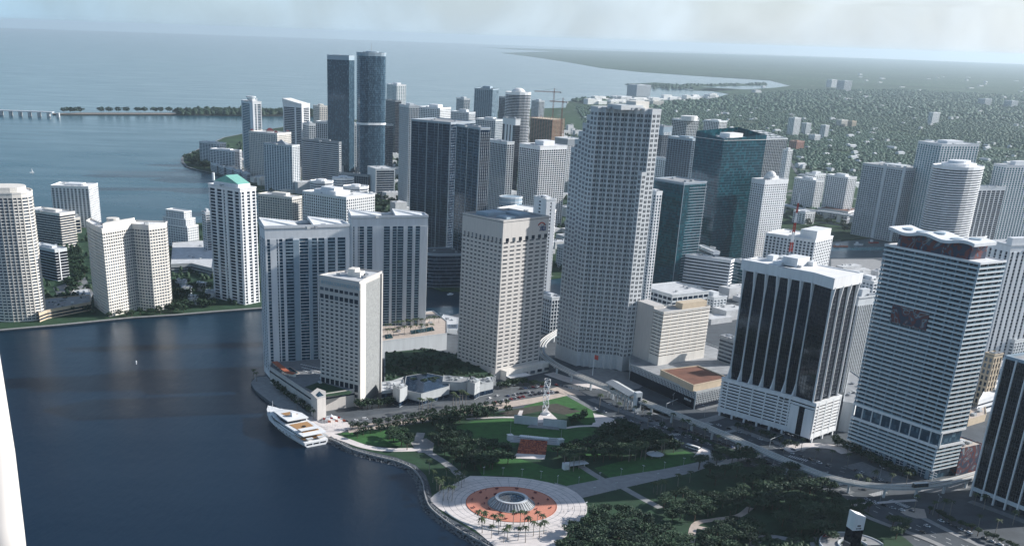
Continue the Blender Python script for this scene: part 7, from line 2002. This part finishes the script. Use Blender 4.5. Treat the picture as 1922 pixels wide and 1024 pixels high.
# round stone plaza outline
out = [G(780 + x / 3.3675, 720 + y / 3.3675) for x, y in [(88, 730), (120, 700), (160, 672), (230, 640), (300, 605), (345, 582), (420, 584), (520, 588), (640, 592), (740, 604), (850, 626), (960, 656), (1020, 690), (1060, 728), (1085, 772), (1082, 815), (1050, 858), (1000, 890), (965, 925), (955, 960), (900, 1000), (870, 1100), (700, 1120), (560, 1080), (450, 985), (380, 925), (300, 880), (230, 838), (150, 790), (108, 755)]]
sheet('plaza', out, 0.34, 'plaza_stone', h=.3, world_pts=True)
b = MB()
OUT2 = [(p.x, p.y) for p in out]
for rr_ in (1.12, 1.26, 1.40, 1.54):
    L_ = [pc_ + Vector((rP * rr_ * math.cos(RAD(a_)), rP * rr_ * math.sin(RAD(a_)), 0)) for a_ in range(0, 361, 6)]
    for i in range(len(L_) - 1):
        if inside(L_[i].x, L_[i].y, OUT2) and inside(L_[i + 1].x, L_[i + 1].y, OUT2):
            d_ = (L_[i + 1] - L_[i]).normalized(); n_ = Vector((-d_.y, d_.x, 0)) * .15
            b.add([(v_.x, v_.y, .346) for v_ in (L_[i] - n_, L_[i + 1] - n_, L_[i + 1] + n_, L_[i] + n_)], [(0, 1, 2, 3)])
for k in range(36):
    t = 2 * math.pi * k / 36; d_ = Vector((math.cos(t), math.sin(t), 0)); n_ = Vector((-d_.y, d_.x, 0)) * .12
    for j in range(8):
        a_, c_ = pc_ + d_ * rP * (1.03 + .08 * j), pc_ + d_ * rP * (1.105 + .08 * j)
        if inside(c_.x, c_.y, OUT2): b.add([(v_.x, v_.y, .350) for v_ in (a_ - n_, c_ - n_, c_ + n_, a_ + n_)], [(0, 1, 2, 3)])
tag(b.build('paving_joint', 'paving_grey'), kind='structure')
fo = empty('fountain', (pc_.x, pc_.y, .34), 'round stone crater fountain ringed by orange paving in the round plaza', 'fountain')
def LP(prof, name, m, n=64): return MB().lathe((pc_.x, pc_.y, .34), prof, n).build(name, m, fo)
LP([(rP, .0), (rP, .12), (rP * .52, .12), (rP * .52, 0)], 'orange_paving', 'orange_clay')
LP([(rP * 1.012, 0), (rP * 1.012, .3), (rP, .3), (rP, 0)], 'kerb_ring', 'terracotta')
LP([(rP * .53, .0), (rP * .53, .5), (rP * .50, .55), (rP * .36, 4.6), (rP * .355, 5.0), (rP * .30, 5.0), (rP * .295, 4.4), (rP * .26, 3.2), (.1, 3.1)], 'crater', 'mottled')
LP([(rP * .365, 4.7), (rP * .365, 5.2), (rP * .30, 5.2), (rP * .30, 4.7)], 'rim', 'pale')
LP([(rP * .285, 4.05), (.1, 4.06)], 'water', 'glass_blue')
MB().cyl((pc_.x, pc_.y, 3.4), .25, .1, 5.5, 8).build('nozzle', 'metal', fo)
for k in range(40):
    t = 2 * math.pi * k / 40; q = (pc_.x + rP * .435 * math.cos(t), pc_.y + rP * .435 * math.sin(t), .34 + 2.4)
    b = MB(); b.beam((pc_.x + rP * .505 * math.cos(t), pc_.y + rP * .505 * math.sin(t), .8), (pc_.x + rP * .372 * math.cos(t), pc_.y + rP * .372 * math.sin(t), 4.9), .5, .35)
    b.build('rib', 'pale' if k % 3 else 'concrete', fo)
for k in range(24):
    t = 2 * math.pi * (k + .3) / 24; rr = rP * (.88 if k % 2 else .60)
    q = Vector((pc_.x + rr * math.cos(t), pc_.y + rr * math.sin(t), .46))
    bn = empty('bench', q, 'small dark red bench on the orange ring of the round plaza', 'bench', 'benches on the orange ring')
    pbox('seat', 'maroon', bn, q + Vector((0, 0, .5)), 2.6, .8, .14, math.degrees(t) + 90); pbox('leg', 'maroon', bn, q + Vector((0, 0, .22)), .3, .6, .45, math.degrees(t) + 90)
    pbox('backrest', 'maroon', bn, q + Vector((.4 * math.cos(t), .4 * math.sin(t), .85)), 2.6, .12, .6, math.degrees(t) + 90)
# low ring wall on the near side of the plaza
L_ = [pc_ + Vector((rP * 1.55 * math.cos(t), rP * 1.55 * math.sin(t), 0)) for t in [RAD(200 + 6 * k) for k in range(17)]]
o = strip('low_wall', L_, .8, 1.0, 'concrete', h=.9, kind=None); tag(o, 'low curved wall among the palms on the near side of the round plaza', 'wall')
# amphitheatre stage screens
def panel(nm, lab, pa, pb, h, lean, m='pale'):
    a, b_ = G(*pa), G(*pb); d = (b_ - a).normalized(); n_ = Vector((d.y, -d.x, 0)); r = empty(nm, (a + b_) / 2, lab, 'stage wall')
    b = MB(); t = n_ * lean
    vs1 = [a, b_, b_ + t + Vector((0, 0, h)), a + t + Vector((0, 0, h))]; vs2 = [p - n_ * .6 for p in vs1]
    b.add([tuple(p) for p in vs1 + vs2], [(0, 1, 2, 3), (7, 6, 5, 4), (0, 4, 5, 1), (1, 5, 6, 2), (2, 6, 7, 3), (3, 7, 4, 0)]); b.build('screen', m, r)
    b = MB(); 
    for u in (.2, .5, .8):
        q = a.lerp(b_, u); b.beam(q - n_ * 4, q + t * .7 + Vector((0, 0, h * .7)) - n_ * .7, .3)
    b.build('brace', 'metal', r)
panel('stage_wall', 'left white angled wall panel behind the amphitheatre stage', (965, 794), (1009, 799), 8, 1.5)
panel('stage_wall', 'right white angled wall panel behind the amphitheatre stage', (1019, 800), (1063, 805), 8, 1.5)
sheet('stage_floor', [(990, 802), (1050, 807), (1044, 797), (1018, 794), (1000, 795)], .9, 'paving', h=.8, kind=None)
for k in list(bpy.data.objects['stage_floor'].keys()):
    if k == 'kind': del bpy.data.objects['stage_floor']['kind']
tag(bpy.data.objects['stage_floor'], 'grey stage platform between the two white wall panels', 'stage')
sheet('path', [(1000, 794), (1024, 766), (1046, 786), (1030, 800)], .30, 'plaza_stone')
sheet('path', [(966, 790), (975, 770), (982, 770), (976, 790)], .31, 'plaza_stone')
# white spiral lattice tower
b0 = G(1023, 777); th = zof(b0, 711)
lt = empty('lattice_sculpture', b0, 'tall white twisting lattice sculpture tower behind the amphitheatre', 'sculpture')
R_ = 2.6; n_ = 26
for s_ in (0, 1, 2):
    for dirn in (1, -1):
        pts = [(b0.x + R_ * math.cos(dirn * t * 7 + s_ * 2.094), b0.y + R_ * math.sin(dirn * t * 7 + s_ * 2.094), th * t) for t in [i / 40 for i in range(41)]]
        MB().tube(pts, [.22] * 41, 5).build('helix_bar', 'white', lt)
for i in range(10):
    z = th * i / 9
    b = MB(); b.tube([(b0.x + R_ * math.cos(a), b0.y + R_ * math.sin(a), z) for a in [2 * math.pi * k / 14 for k in range(15)]], [.16] * 15, 4); b.build('ring', 'white', lt)
MB().cyl((b0.x, b0.y, 0), 4.5, 4.0, .9, 16).build('base', 'metal', lt)
# bleachers with red seats
c0, c1_, c2, c3 = G(970, 851), G(1024, 854), G(1027, 833), G(977, 829)
bl_ = empty('bleachers', (c0 + c2) / 2, 'red tiered bleachers with a pale apron facing the amphitheatre lawn', 'seating')
for i in range(9):
    t0, t1 = i / 9, (i + 1) / 9
    a, b_, c_, d_ = c0.lerp(c3, t0), c1_.lerp(c2, t0), c1_.lerp(c2, t1), c0.lerp(c3, t1)
    MB().prism([a, b_, c_, d_], .2, .7 + i * .25).build('seat_row', 'terracotta', bl_)
    q0, q1 = a.lerp(d_, .5), b_.lerp(c_, .5)
    b = MB()
    for k in range(22):
        if random.random() < .55:
            q = q0.lerp(q1, (k + .5) / 22); b.box((q.x, q.y, .7 + i * .25), .9, .8, .5, 0)
    if b.v: tag(b.build('seat', 'maroon', bl_), kind='stuff')
MB().prism([G(961, 860), G(1022, 862), c1_, c0], .2, .5).build('apron', 'plaza_stone', bl_)
q = [G(957, 830), G(1050, 836), G(1052, 826), G(958, 820)]
for i in range(4):
    a, b_, c_, d_ = q[0].lerp(q[3], i / 4), q[1].lerp(q[2], i / 4), q[1].lerp(q[2], (i + 1) / 4), q[0].lerp(q[3], (i + 1) / 4)
    MB().prism([a, b_, c_, d_], .2, .8 + i * .4).build('terrace_row', 'concrete', bl_)
a, b_ = G(977, 818, 4), G(1028, 823, 4)
b = MB(); 
for i in range(12):
    q = a.lerp(b_, (i + .5) / 12); b.lathe((q.x, q.y, 4.2), [(2.2, 0), (1.7, .6), (.1, .9)], 8)
b.build('shade_canopy', 'white', bl_)
b = MB()
for i in range(7): q = a.lerp(b_, i / 6); b.cyl((q.x, q.y, .2), .15, .15, 4.1, 6)
b.build('canopy_post', 'metal', bl_)
for k, (x, y) in enumerate(((957, 826), (1052, 834))):
    q = G(x, y); t = empty('speaker_tower', q, ('left', 'right')[k] + ' small white box tower flanking the bleachers', 'kiosk')
    MB().box((q.x, q.y, .2), 4, 4, 4.5, 20).build('booth', 'pale', t); MB().box((q.x, q.y, 4.7), 4.6, 4.6, .4, 20).build('roof', 'white', t); MB().cyl((q.x, q.y, 5.1), .15, .1, 12, 6).build('mast', 'metal', t)
# small pavilions
q = G(1062, 880); t = empty('pavilion', q, 'small white pavilion with open front among palms by the lawns', 'pavilion')
MB().box((q.x, q.y, .2), 5, 4, 5, 20).build('wall', 'white', t); MB().box((q.x + 8, q.y + 4, 3.6), 18, 8, .5, 25).build('roof', 'pale', t)
for u in (-1, 1): MB().box((q.x + 8 + 7 * u, q.y + 4 + 3 * u, .2), .5, .5, 3.5, 25).build('column', 'pale', t)
q = G(1229, 856); t = empty('tent_pavilion', q, 'low white tent-like canopy at the edge of the sunlit lawn', 'pavilion')
MB().lathe((q.x, q.y, 2.2), [(7, 0), (5, .9), (2, 1.7), (.1, 3.2)], 12).build('canopy', 'pale', t)
for k in range(6):
    an = k * 1.047; MB().cyl((q.x + 6.4 * math.cos(an), q.y + 6.4 * math.sin(an), .2), .12, .12, 2.1, 6).build('post', 'metal', t)
q = G(1228, 838); t = empty('kiosk', q, 'grey kiosk roof under the dark trees beside the boulevard', 'kiosk')
MB().box((q.x, q.y, 0), 12, 7, 4, 0).build('wall', 'concrete', t); MB().box((q.x, q.y, 4), 14, 9, .4, 0).build('roof', 'paving', t)
# curved memorial wall and black and white pylon, lower right
pc2 = G(1600, 1030)
mw = empty('memorial_ring', pc2, 'curved pale stone ring terrace with ramp at the bottom edge beside the pylon', 'terrace')
def arc(cen, r0, r1, a0, a1, z0, z1, name, m, n=26):
    o_ = [cen + Vector((r1 * math.cos(RAD(a0 + (a1 - a0) * k / n)), r1 * math.sin(RAD(a0 + (a1 - a0) * k / n)), 0)) for k in range(n + 1)]
    i_ = [cen + Vector((r0 * math.cos(RAD(a0 + (a1 - a0) * k / n)), r0 * math.sin(RAD(a0 + (a1 - a0) * k / n)), 0)) for k in range(n + 1)]
    return MB().prism(o_ + list(reversed(i_)), z0, z1).build(name, m, mw)
arc(pc2, 10, 21, 10, 230, .2, 2.6, 'terrace', 'paving')
arc(pc2, 21, 21.6, 10, 230, .2, 3.2, 'rim_wall', 'pale')
arc(pc2, 9.4, 10, 10, 230, .2, 3.6, 'inner_wall', 'pale')
arc(pc2, 0.1, 9.4, 0, 359, .2, .5, 'floor', 'paving_grey', 40)
arc(pc2, 21.6, 27, 60, 200, .2, .45, 'ramp', 'paving')
pb = G(1594, 1040); ptop = 30.0
py_ = empty('pylon', pb, 'slanted square pylon, black below and white above with a small logo, in the park corner', 'pylon')
def slab4(z0, z1, w, m, name, slant=0):
    a = dirv(14); e_ = dirv(104); v = []
    for z in (z0, z1):
        for s1_, s2_ in ((-1, -1), (1, -1), (1, 1), (-1, 1)):
            q = pb + a * (s1_ * w / 2) + e_ * (s2_ * w / 2); v.append((q.x, q.y, z + (slant * -s1_ if z == z1 else 0)))
    return MB().add(v, [(0, 3, 2, 1), (4, 5, 6, 7), (0, 1, 5, 4), (1, 2, 6, 5), (2, 3, 7, 6), (3, 0, 4, 7)]).build(name, m, py_)
zA = zof(pb, 990) ; zB = zof(pb, 962)
zA = max(12, min(zA, 34)); zB = max(zA + 7, min(zB, 48))
slab4(0.2, zA, 7.6, 'glass_black', 'dark_shaft'); slab4(zA, zB, 7.7, 'white', 'white_cap', 1.4)
q = pb + dirv(14 - 90) * 3.95
pbox('logo', 'dark_metal', py_, (q.x, q.y, zA + 3.2), 2.4, .12, 1.0, 14)
small_print(py_, 'dark_metal', (q.x, q.y, zA + 1.3), 14, 4, .7, 1.0)
# small red car on the ring
# flagpole before the tallest tower
q = G(1112, 704); t = empty('flagpole', q, 'tall white flagpole with a red and white flag before the tallest tower', 'flagpole')
hf = zof(q, 664); MB().cyl((q.x, q.y, 0), .5, .22, hf, 8).build('pole', 'white', t)
b = MB(); v = []
for i in range(7):
    u = i / 6; off = .5 * math.sin(u * 6)
    v += [(q.x + 4.2 * u, q.y + off, hf - .6 - u), (q.x + 4.2 * u, q.y + off, hf - 5 - u)]
b.add(v, [(2 * i, 2 * i + 1, 2 * i + 3, 2 * i + 2) for i in range(6)]); b.build('flag', 'red', t)
# flags by the hotel drive
for k in range(9):
    q = G(606 + k * 4.6, 800 + (k % 3) * 3 - k * .4); t = empty('flagpole', q, 'short pole with a pale pink flag in the cluster on the hotel quay', 'flagpole', 'flagpoles on the hotel quay')
    MB().cyl((q.x, q.y, .2), .12, .08, 8, 6).build('pole', 'white', t)
    MB().add([(q.x, q.y, 8), (q.x + 2.6, q.y - .3, 7.7), (q.x + 2.6, q.y - .3, 6), (q.x, q.y, 6.3)], [(0, 1, 2, 3), (3, 2, 1, 0)]).build('flag', ('red', 'white', 'orange_clay')[k % 3], t)
# entrance canopy on the hotel drive
q = G(622, 790); t = empty('entrance_canopy', q, 'white tensile canopy on the hotel quay drive', 'canopy')
MB().lathe((q.x, q.y, 3.4), [(5.5, 0), (3.5, .5), (1.5, 1.4), (.1, 3)], 10).build('fabric', 'white', t)
for k in range(4): an = .8 + k * 1.571; MB().cyl((q.x + 4.6 * math.cos(an), q.y + 4.6 * math.sin(an), .2), .12, .12, 3.5, 6).build('post', 'metal', t)

# ================================================================== lamps and signals
def lamp_proto(h, arm, nm='street_lamp'):
    b = MB(); b.cyl((0, 0, 0), .16, .09, h, 6); bm1 = b.mesh('pole', 'metal')
    b = MB(); b.beam((0, 0, h - .2), (arm, 0, h + .5), .14); b.beam((0, 0, h - .2), (-arm, 0, h + .5), .14); bm2 = b.mesh('arm', 'metal')
    b = MB(); b.box((arm, 0, h + .35), 1.2, .45, .22); b.box((-arm, 0, h + .35), 1.2, .45, .22); bm3 = b.mesh('lamp_head', 'pale')
    return bm1, bm2, bm3
LPR = lamp_proto(10, 2.4); LPR2 = lamp_proto(5.5, .5)
def lamp(p, pr, lab, grp, z=.2):
    t = empty('street_lamp' if pr is LPR else 'park_lamp', (p.x, p.y, z), lab, 'lamp post', grp)
    for me, n_ in zip(pr, ('pole', 'arm', 'lamp_head')): copies(me, n_, t, (0, 0, 0))
    t.rotation_euler = (0, 0, random.random() * 3)
for p in alongpx([(1110, 745), (1190, 778), (1260, 802)], 5) + alongpx([(1340, 838), (1450, 875), (1560, 915), (1680, 950)], 7): lamp(p, LPR, 'double-armed street lamp on the boulevard median', 'street lamps on the boulevard')
for p in alongpx([(1066, 914), (1150, 896), (1240, 882), (1300, 869)], 6) + alongpx([(1094, 933), (1160, 919), (1230, 903), (1290, 890)], 5): lamp(p, LPR2, 'dark lamp post along the broad promenade', 'lamp posts along the promenade', .3)
for p in alongpx([(890, 890), (950, 892), (1020, 899), (1060, 912)], 5) + alongpx([(1100, 950), (1095, 975), (1070, 990)], 3): lamp(p, LPR2, 'dark lamp post on the rim of the round plaza', 'lamp posts on the plaza rim', .3)
for (x, y) in ((1262, 760), (1322, 782), (1480, 838), (1590, 858), (1650, 900), (1758, 955), (900, 748), (960, 742)): lamp(G(x, y), LPR, 'pale street lamp on the pavement edge of the boulevard', 'street lamps on the pavement edge')
for k, (x0, y0, x1, y1) in enumerate(((1250, 770, 1270, 762), (1444, 838, 1470, 828), (1085, 735, 1100, 742))):
    a, b_ = G(x0, y0), G(x1, y1); t = empty('traffic_signal', a, ('traffic signal arm before the department store corner', 'traffic signal arm at the slotted garage corner', 'traffic signal arm near the bank tower crossing')[k], 'traffic light')
    MB().cyl((a.x, a.y, 0), .2, .14, 7, 6).build('pole', 'pale', t); b = MB(); b.beam((a.x, a.y, 6.6), (b_.x, b_.y, 7), .28); b.build('arm', 'pale', t)
    for u in (.5, .85): q = a.lerp(b_, u); MB().box((q.x, q.y, 5.5), .5, .5, 1.2).build('signal_head', 'dark_metal', t)

# ================================================================== people on the plaza
def person(p, lab):
    b = MB(); bm_ = bmesh.new()
    me = bpy.data.meshes.new('person')
    J = [(0, 0, .95), (0, 0, 1.2), (0, 0, 1.42), (0, 0, 1.55), (0, 0, 1.70), (.2, 0, 1.38), (.27, .05, 1.1), (.28, .12, .85), (-.2, 0, 1.38), (-.27, -.05, 1.1), (-.28, -.1, .85), (.1, 0, .9), (.11, .12, .5), (.11, .05, .08), (-.1, 0, .9), (-.11, -.1, .5), (-.11, -.2, .08)]
    Ed = [(0, 1), (1, 2), (2, 3), (3, 4), (2, 5), (5, 6), (6, 7), (2, 8), (8, 9), (9, 10), (0, 11), (11, 12), (12, 13), (0, 14), (14, 15), (15, 16)]
    Rd = [.15, .14, .15, .06, .11, .07, .05, .04, .07, .05, .04, .1, .07, .05, .1, .07, .05]
    me.from_pydata(J, Ed, []); me.materials.append(MATS['dark_metal'])
    o = bpy.data.objects.new('person', me); COL.objects.link(o); o.location = (p.x, p.y, .36)
    md = o.modifiers.new('skin', 'SKIN'); 
    for v_, r_ in zip(me.skin_vertices[0].data if me.skin_vertices else [], Rd): v_.radius = (r_, r_)
    return tag(o, lab, 'person')
def person(p, lab, rz=0.0):
    t = empty('person', (p.x, p.y, .36), lab, 'person'); t.rotation_euler = (0, 0, rz)
    b = MB()
    b.tube([(.1, .14, .05), (.1, .1, .5), (.09, 0, .92)], [.06, .075, .10], 8); b.tube([(-.1, -.16, .05), (-.1, -.08, .5), (-.09, 0, .92)], [.06, .075, .10], 8)
    b.tube([(0, 0, .86), (0, 0, 1.15), (0, 0, 1.42), (0, 0, 1.5)], [.16, .14, .19, .07], 10)
    b.tube([(.2, 0, 1.42), (.26, -.05, 1.12), (.25, .1, .88)], [.06, .05, .04], 7); b.tube([(-.2, 0, 1.42), (-.26, .05, 1.12), (-.25, .12, .9)], [.06, .05, .04], 7)
    b.tube([(0, 0, 1.45), (0, .01, 1.56), (0, .02, 1.66), (0, .02, 1.76)], [.06, .09, .10, .04], 9)
    me = b.mesh('body', 'dark_metal'); copies(me, 'body', t, (0, 0, 0))
for x, y, l_ in ((1058, 962, 'person in dark clothes walking on the right part of the round plaza, nearer one'), (1074, 956, 'person in dark clothes on the right part of the round plaza, farther one'), (912, 921, 'person standing at the upper left edge of the orange ring'), (890, 926, 'person at the left edge of the orange ring')):
    person(G(x, y), l_, random.random() * 6)

# ================================================================== cars
for nm, c_ in (('car_white', (.75, .76, .78)), ('car_silver', (.40, .42, .45)), ('car_black', (.02, .022, .027)), ('car_grey', (.12, .13, .15)), ('car_red', (.35, .03, .03)), ('car_blue', (.03, .07, .18)), ('car_yellow', (.6, .42, .05))):
    mat(nm, c_, .3, .0, var=.03, spec=.6)
mat('lens', (.8, .8, .75), .2); mat('tail_lens', (.4, .02, .02), .3)
def car_proto(paint, van=False):
    r = bpy.data.objects.new('car_form', None); COL.objects.link(r); ORG[r.name] = Vector((0, 0, 0))
    L_, W_, H_ = (4.6, 1.85, .78) if not van else (5.2, 2.0, 1.0)
    b = MB(); prof = [(-L_ / 2, .45, .25), (-L_ / 2 + .1, H_, .25), (-L_ * .18, H_ + .06, .2), (L_ * .22, H_ + .04, .2), (L_ / 2 - .25, H_ - .12, .25), (L_ / 2, .5, .3)]
    v = []
    for x, zt_, zb_ in prof:
        for s_ in (-1, 1): v += [(x, s_ * W_ / 2, zb_), (x, s_ * (W_ / 2 - .06), zt_)]
    n_ = len(prof); fs_ = []
    for i in range(n_ - 1):
        a = i * 4; c_ = a + 4
        fs_ += [(a, c_, c_ + 1, a + 1), (a + 2, a + 3, c_ + 3, c_ + 2), (a + 1, c_ + 1, c_ + 3, a + 3), (a, a + 2, c_ + 2, c_)]
    fs_ += [(0, 1, 3, 2), (n_ * 4 - 4, n_ * 4 - 2, n_ * 4 - 1, n_ * 4 - 3)]
    b.add(v, fs_); b.build('body', paint, r)
    hc = 1.42 if not van else 2.0
    def cab(x0, x1, x2, x3, w0, w1, z0, z1, name, m):
        MB().add([(x0, -w0, z0), (x3, -w0, z0), (x3, w0, z0), (x0, w0, z0), (x1, -w1, z1), (x2, -w1, z1), (x2, w1, z1), (x1, w1, z1)], [(0, 3, 2, 1), (4, 5, 6, 7), (0, 1, 5, 4), (1, 2, 6, 5), (2, 3, 7, 6), (3, 0, 4, 7)]).build(name, m, r)
    x0, x1, x2, x3 = (-2.0, -1.35, .35, 1.15) if not van else (-2.5, -2.4, 1.0, 1.8)
    cab(x0, x1, x2, x3, .84, .66 if not van else .86, H_, hc - .06, 'window', 'glass_black')
    cab(x1 - .08, x1 + .05, x2 - .05, x2 + .08, .68 if not van else .88, .62 if not van else .82, hc - .1, hc, 'roof', paint)
    w = MB(); v = []
    for s_ in (0, .22):
        for k in range(10): v.append((.33 * math.cos(k * .628), s_ - .11, .33 * math.sin(k * .628)))
    w.add(v, [(k, (k + 1) % 10, 10 + (k + 1) % 10, 10 + k) for k in range(10)] + [tuple(reversed(range(10))), tuple(range(10, 20))])
    wm = w.mesh('wheel', 'tyre')
    for x in (-1.4, 1.4):
        for s_ in (-1, 1): copies(wm, 'wheel', r, (x, s_ * (W_ / 2 - .1), .33))
    for s_ in (-1, 1):
        MB().box((L_ / 2 - .04, s_ * .65, .52), .12, .35, .14).build('headlight', 'lens', r)
        MB().box((-L_ / 2 + .03, s_ * .68, .6), .1, .3, .16).build('tail_light', 'tail_lens', r)
    return r
PROT = {k: car_proto('car_' + k) for k in ('white', 'silver', 'black', 'grey', 'red', 'blue', 'yellow')}
PROT['van'] = car_proto('car_white', True)
used = set()
def put_car(kind, p, ang, where, grp, z=.03):
    lab = {'van': 'white van', 'grey': 'dark grey car', 'silver': 'silver car'}.get(kind, kind + ' car') + ' ' + where
    if kind not in used:
        used.add(kind); r = PROT[kind]; r.location = (p.x, p.y, z); r.rotation_euler = (0, 0, RAD(ang))
        tag(r, lab, 'car', grp); r.name = 'parked_car'; return r
    r = copy_thing(PROT[kind], (p.x, p.y, z), RAD(ang)); tag(r, lab, 'car', grp); return r
kinds = ['white', 'black', 'grey', 'silver', 'white', 'black', 'red', 'grey', 'white', 'blue']
rg = random.Random(21)
def row(pts, n, where, grp, off=0, skip=.15, z=.14, across=False, seq=None):
    P_ = alongpx(pts, n)
    d_ = (P_[-1] - P_[0]).normalized(); an = math.degrees(math.atan2(d_.y, d_.x)) + (90 if across else 0) + off
    for i, p in enumerate(P_):
        if rg.random() < skip: continue
        put_car(seq[i % len(seq)] if seq else rg.choice(kinds), p, an + rg.uniform(-3, 3), where, grp, z)
row([(925, 756), (965, 748), (1020, 738), (1050, 736)], 16, 'parked in the lower row of the forecourt before the bank tower', 'cars in the lower forecourt row', across=True)
row([(950, 744), (990, 737), (1035, 735)], 12, 'parked in the middle row of the forecourt before the bank tower', 'cars in the middle forecourt row', across=True)
row([(975, 731), (1010, 726), (1030, 727)], 7, 'in the upper row by the bank tower trees', 'cars in the upper forecourt row')
row([(912, 750), (928, 745), (940, 741)], 2, 'on the drive left of the bank tower forecourt', 'cars on the forecourt drive', skip=0, seq=['white', 'silver'])
row([(640, 792), (700, 786), (730, 783)], 5, 'on the hotel drive near the quay', 'cars on the hotel drive', seq=['black', 'white', 'van', 'black', 'grey'], skip=0)
row([(1040, 722), (1065, 727), (1075, 730)], 4, 'at the crossing right of the bank tower', 'cars at the bank tower crossing', skip=0)
row([(1232, 796), (1262, 808), (1300, 822), (1340, 838), (1375, 850)], 12, 'queueing in the sunlit boulevard lanes beside the buses', 'cars queueing by the buses', seq=['white', 'white', 'silver', 'black', 'white', 'silver'], skip=.1)
row([(1218, 808), (1260, 822), (1290, 833)], 5, 'in the park-side lane of the boulevard', 'cars in the park-side lane', seq=['white', 'silver', 'black'])
row([(1265, 798), (1310, 815), (1370, 838), (1400, 846)], 16, 'parked under the elevated track by the slotted garage', 'cars under the elevated track', across=True, seq=['black', 'grey', 'black', 'blue', 'grey'])
row([(1420, 862), (1470, 880), (1530, 900), (1600, 922)], 18, 'parked under the curved part of the elevated track', 'cars under the curved track', across=True, seq=['black', 'grey', 'black', 'white', 'grey'])
row([(1460, 842), (1520, 862), (1580, 885)], 7, 'on the street before the mural tower', 'cars before the mural tower', seq=['black', 'white', 'grey'])
row([(1620, 935), (1680, 955), (1720, 960)], 6, 'near the train crossing at the lower right', 'cars at the lower right crossing', seq=['silver', 'white', 'black'])
row([(1760, 975), (1820, 1000), (1900, 1030)], 10, 'in the lower right lanes beneath the dark finned tower', 'cars in the lower right lanes', seq=['white', 'grey', 'black', 'silver'])
row([(1180, 796), (1230, 790)], 3, 'on the road left of the department store crossing', 'cars left of the department store', seq=['black', 'grey'])
row([(1358, 690), (1372, 672), (1388, 664)], 7, 'parked on the sunlit deck behind the cream hotel', 'cars on the sunlit deck', z=14.2, seq=['black', 'grey', 'black', 'blue'])
row([(1110, 765), (1160, 782), (1210, 800)], 6, 'in the wide boulevard beside the palm median', 'cars beside the palm median', seq=['white', 'silver', 'black'], skip=.3, z=.03)
row([(1130, 752), (1180, 772), (1240, 792)], 9, 'parked on the boulevard median below the station', 'cars below the station', across=True, seq=['black', 'white', 'grey', 'silver'])
row([(1340, 795), (1420, 822), (1500, 848)], 8, 'on the street at the foot of the slotted garage', 'cars at the slotted garage', seq=['white', 'black', 'silver', 'grey'], z=.03)
row([(1400, 868), (1500, 900), (1600, 935)], 7, 'in the near lanes of the boulevard beside the dark wood', 'cars beside the dark wood', seq=['silver', 'black', 'white'], skip=.35, z=.03)
row([(1690, 985), (1780, 1015), (1860, 1045)], 6, 'in the bottom lanes near the lower right corner', 'cars near the lower right corner', seq=['white', 'black'], skip=.3, z=.03)
row([(1600, 880), (1650, 900), (1700, 918)], 8, 'parked in the drive under the mural tower', 'cars in the mural tower drive', across=True, seq=['grey', 'white', 'black'], z=.2)
row([(1610, 402), (1640, 398), (1680, 410)], 9, 'in the yard on the far river bank', 'cars in the far river yard', seq=['white', 'silver'], z=.1)
put_car('white', G(1474, 906), -40, 'driving alone in the dark boulevard below the track', 'moving cars')
put_car('white', G(1740, 987), -50, 'driving alone at the lower right of the boulevard', 'moving cars'); put_car('white', G(1229, 803), -50, 'turning at the department store crossing', 'moving cars')
put_car('red', pc2 + Vector((-14, 14, 0)), 40, 'parked on the curved stone ring by the pylon', 'moving cars', 2.65)
for k_, r_ in PROT.items():
    if k_ not in used:
        for c_ in list(r_.children): bpy.data.objects.remove(c_)
        bpy.data.objects.remove(r_)
# buses
def bus(p, ang, lab):
    t = empty('city_bus', (p.x, p.y, .03), lab, 'bus')
    MB().box((p.x, p.y, .35), 12.5, 2.6, 2.7, ang).build('body', 'white', t); MB().box((p.x, p.y, 3.05), 12.2, 2.4, .25, ang, .96).build('roof', 'roof_white', t)
    MB().box((p.x, p.y, 1.5), 12.56, 2.66, 1.0, ang).build('window_band', 'glass_black', t)
    d_ = dirv(ang); e_ = dirv(ang + 90)
    for u in (-4, 4):
        for s_ in (-1, 1):
            q = p + d_ * u + e_ * s_ * 1.2; MB().box((q.x, q.y, 0.05), 1, .3, .9, ang, .8).build('wheel', 'tyre', t)
bus(G(1240, 822), -45, 'white city bus, the farther of two, in the boulevard beside the park trees')
bus(G(1300, 842), -45, 'white city bus, the nearer of two, at the promenade end of the boulevard')

# ================================================================== helicopter door post
dp = empty('door_post', (0, 0, CAM_H), 'cream rounded cabin door post crossing the lower left corner close to the viewer', 'door post')
def near(px, py, dist):
    d_ = _F * F_PX + _R * (px - PPX) - _U * (py - PPY); return Vector((0, 0, CAM_H)) + d_.normalized() * dist
A_ = [near(-28, 560, .9), near(-22, 700, .88), near(-10, 850, .86), near(0, 1000, .84), near(6, 1100, .83)]
MB().tube(A_, [.004, .010, .014, .0165, .018], 20).build('post', 'travertine', dp, smooth=True)

# ================================================================== air
hz = bpy.data.materials.new('haze'); hz.use_nodes = True
for n__ in list(hz.node_tree.nodes):
    if n__.type != 'OUTPUT_MATERIAL': hz.node_tree.nodes.remove(n__)
pv = hz.node_tree.nodes.new('ShaderNodeVolumePrincipled')
pv.inputs['Color'].default_value = (0.72, 0.88, 1.0, 1)
pv.inputs['Density'].default_value = 3.3e-5
pv.inputs['Anisotropy'].default_value = 0.35
hz.node_tree.links.new(pv.outputs[0], [n__ for n__ in hz.node_tree.nodes if n__.type == 'OUTPUT_MATERIAL'][0].inputs['Volume'])
MATS['haze'] = hz
S_ = 60000.0
tag(MB().box((0, 0, -12.0), 2 * S_, 2 * S_, 12.0 + 330.0).build('haze', 'haze'), kind='stuff')
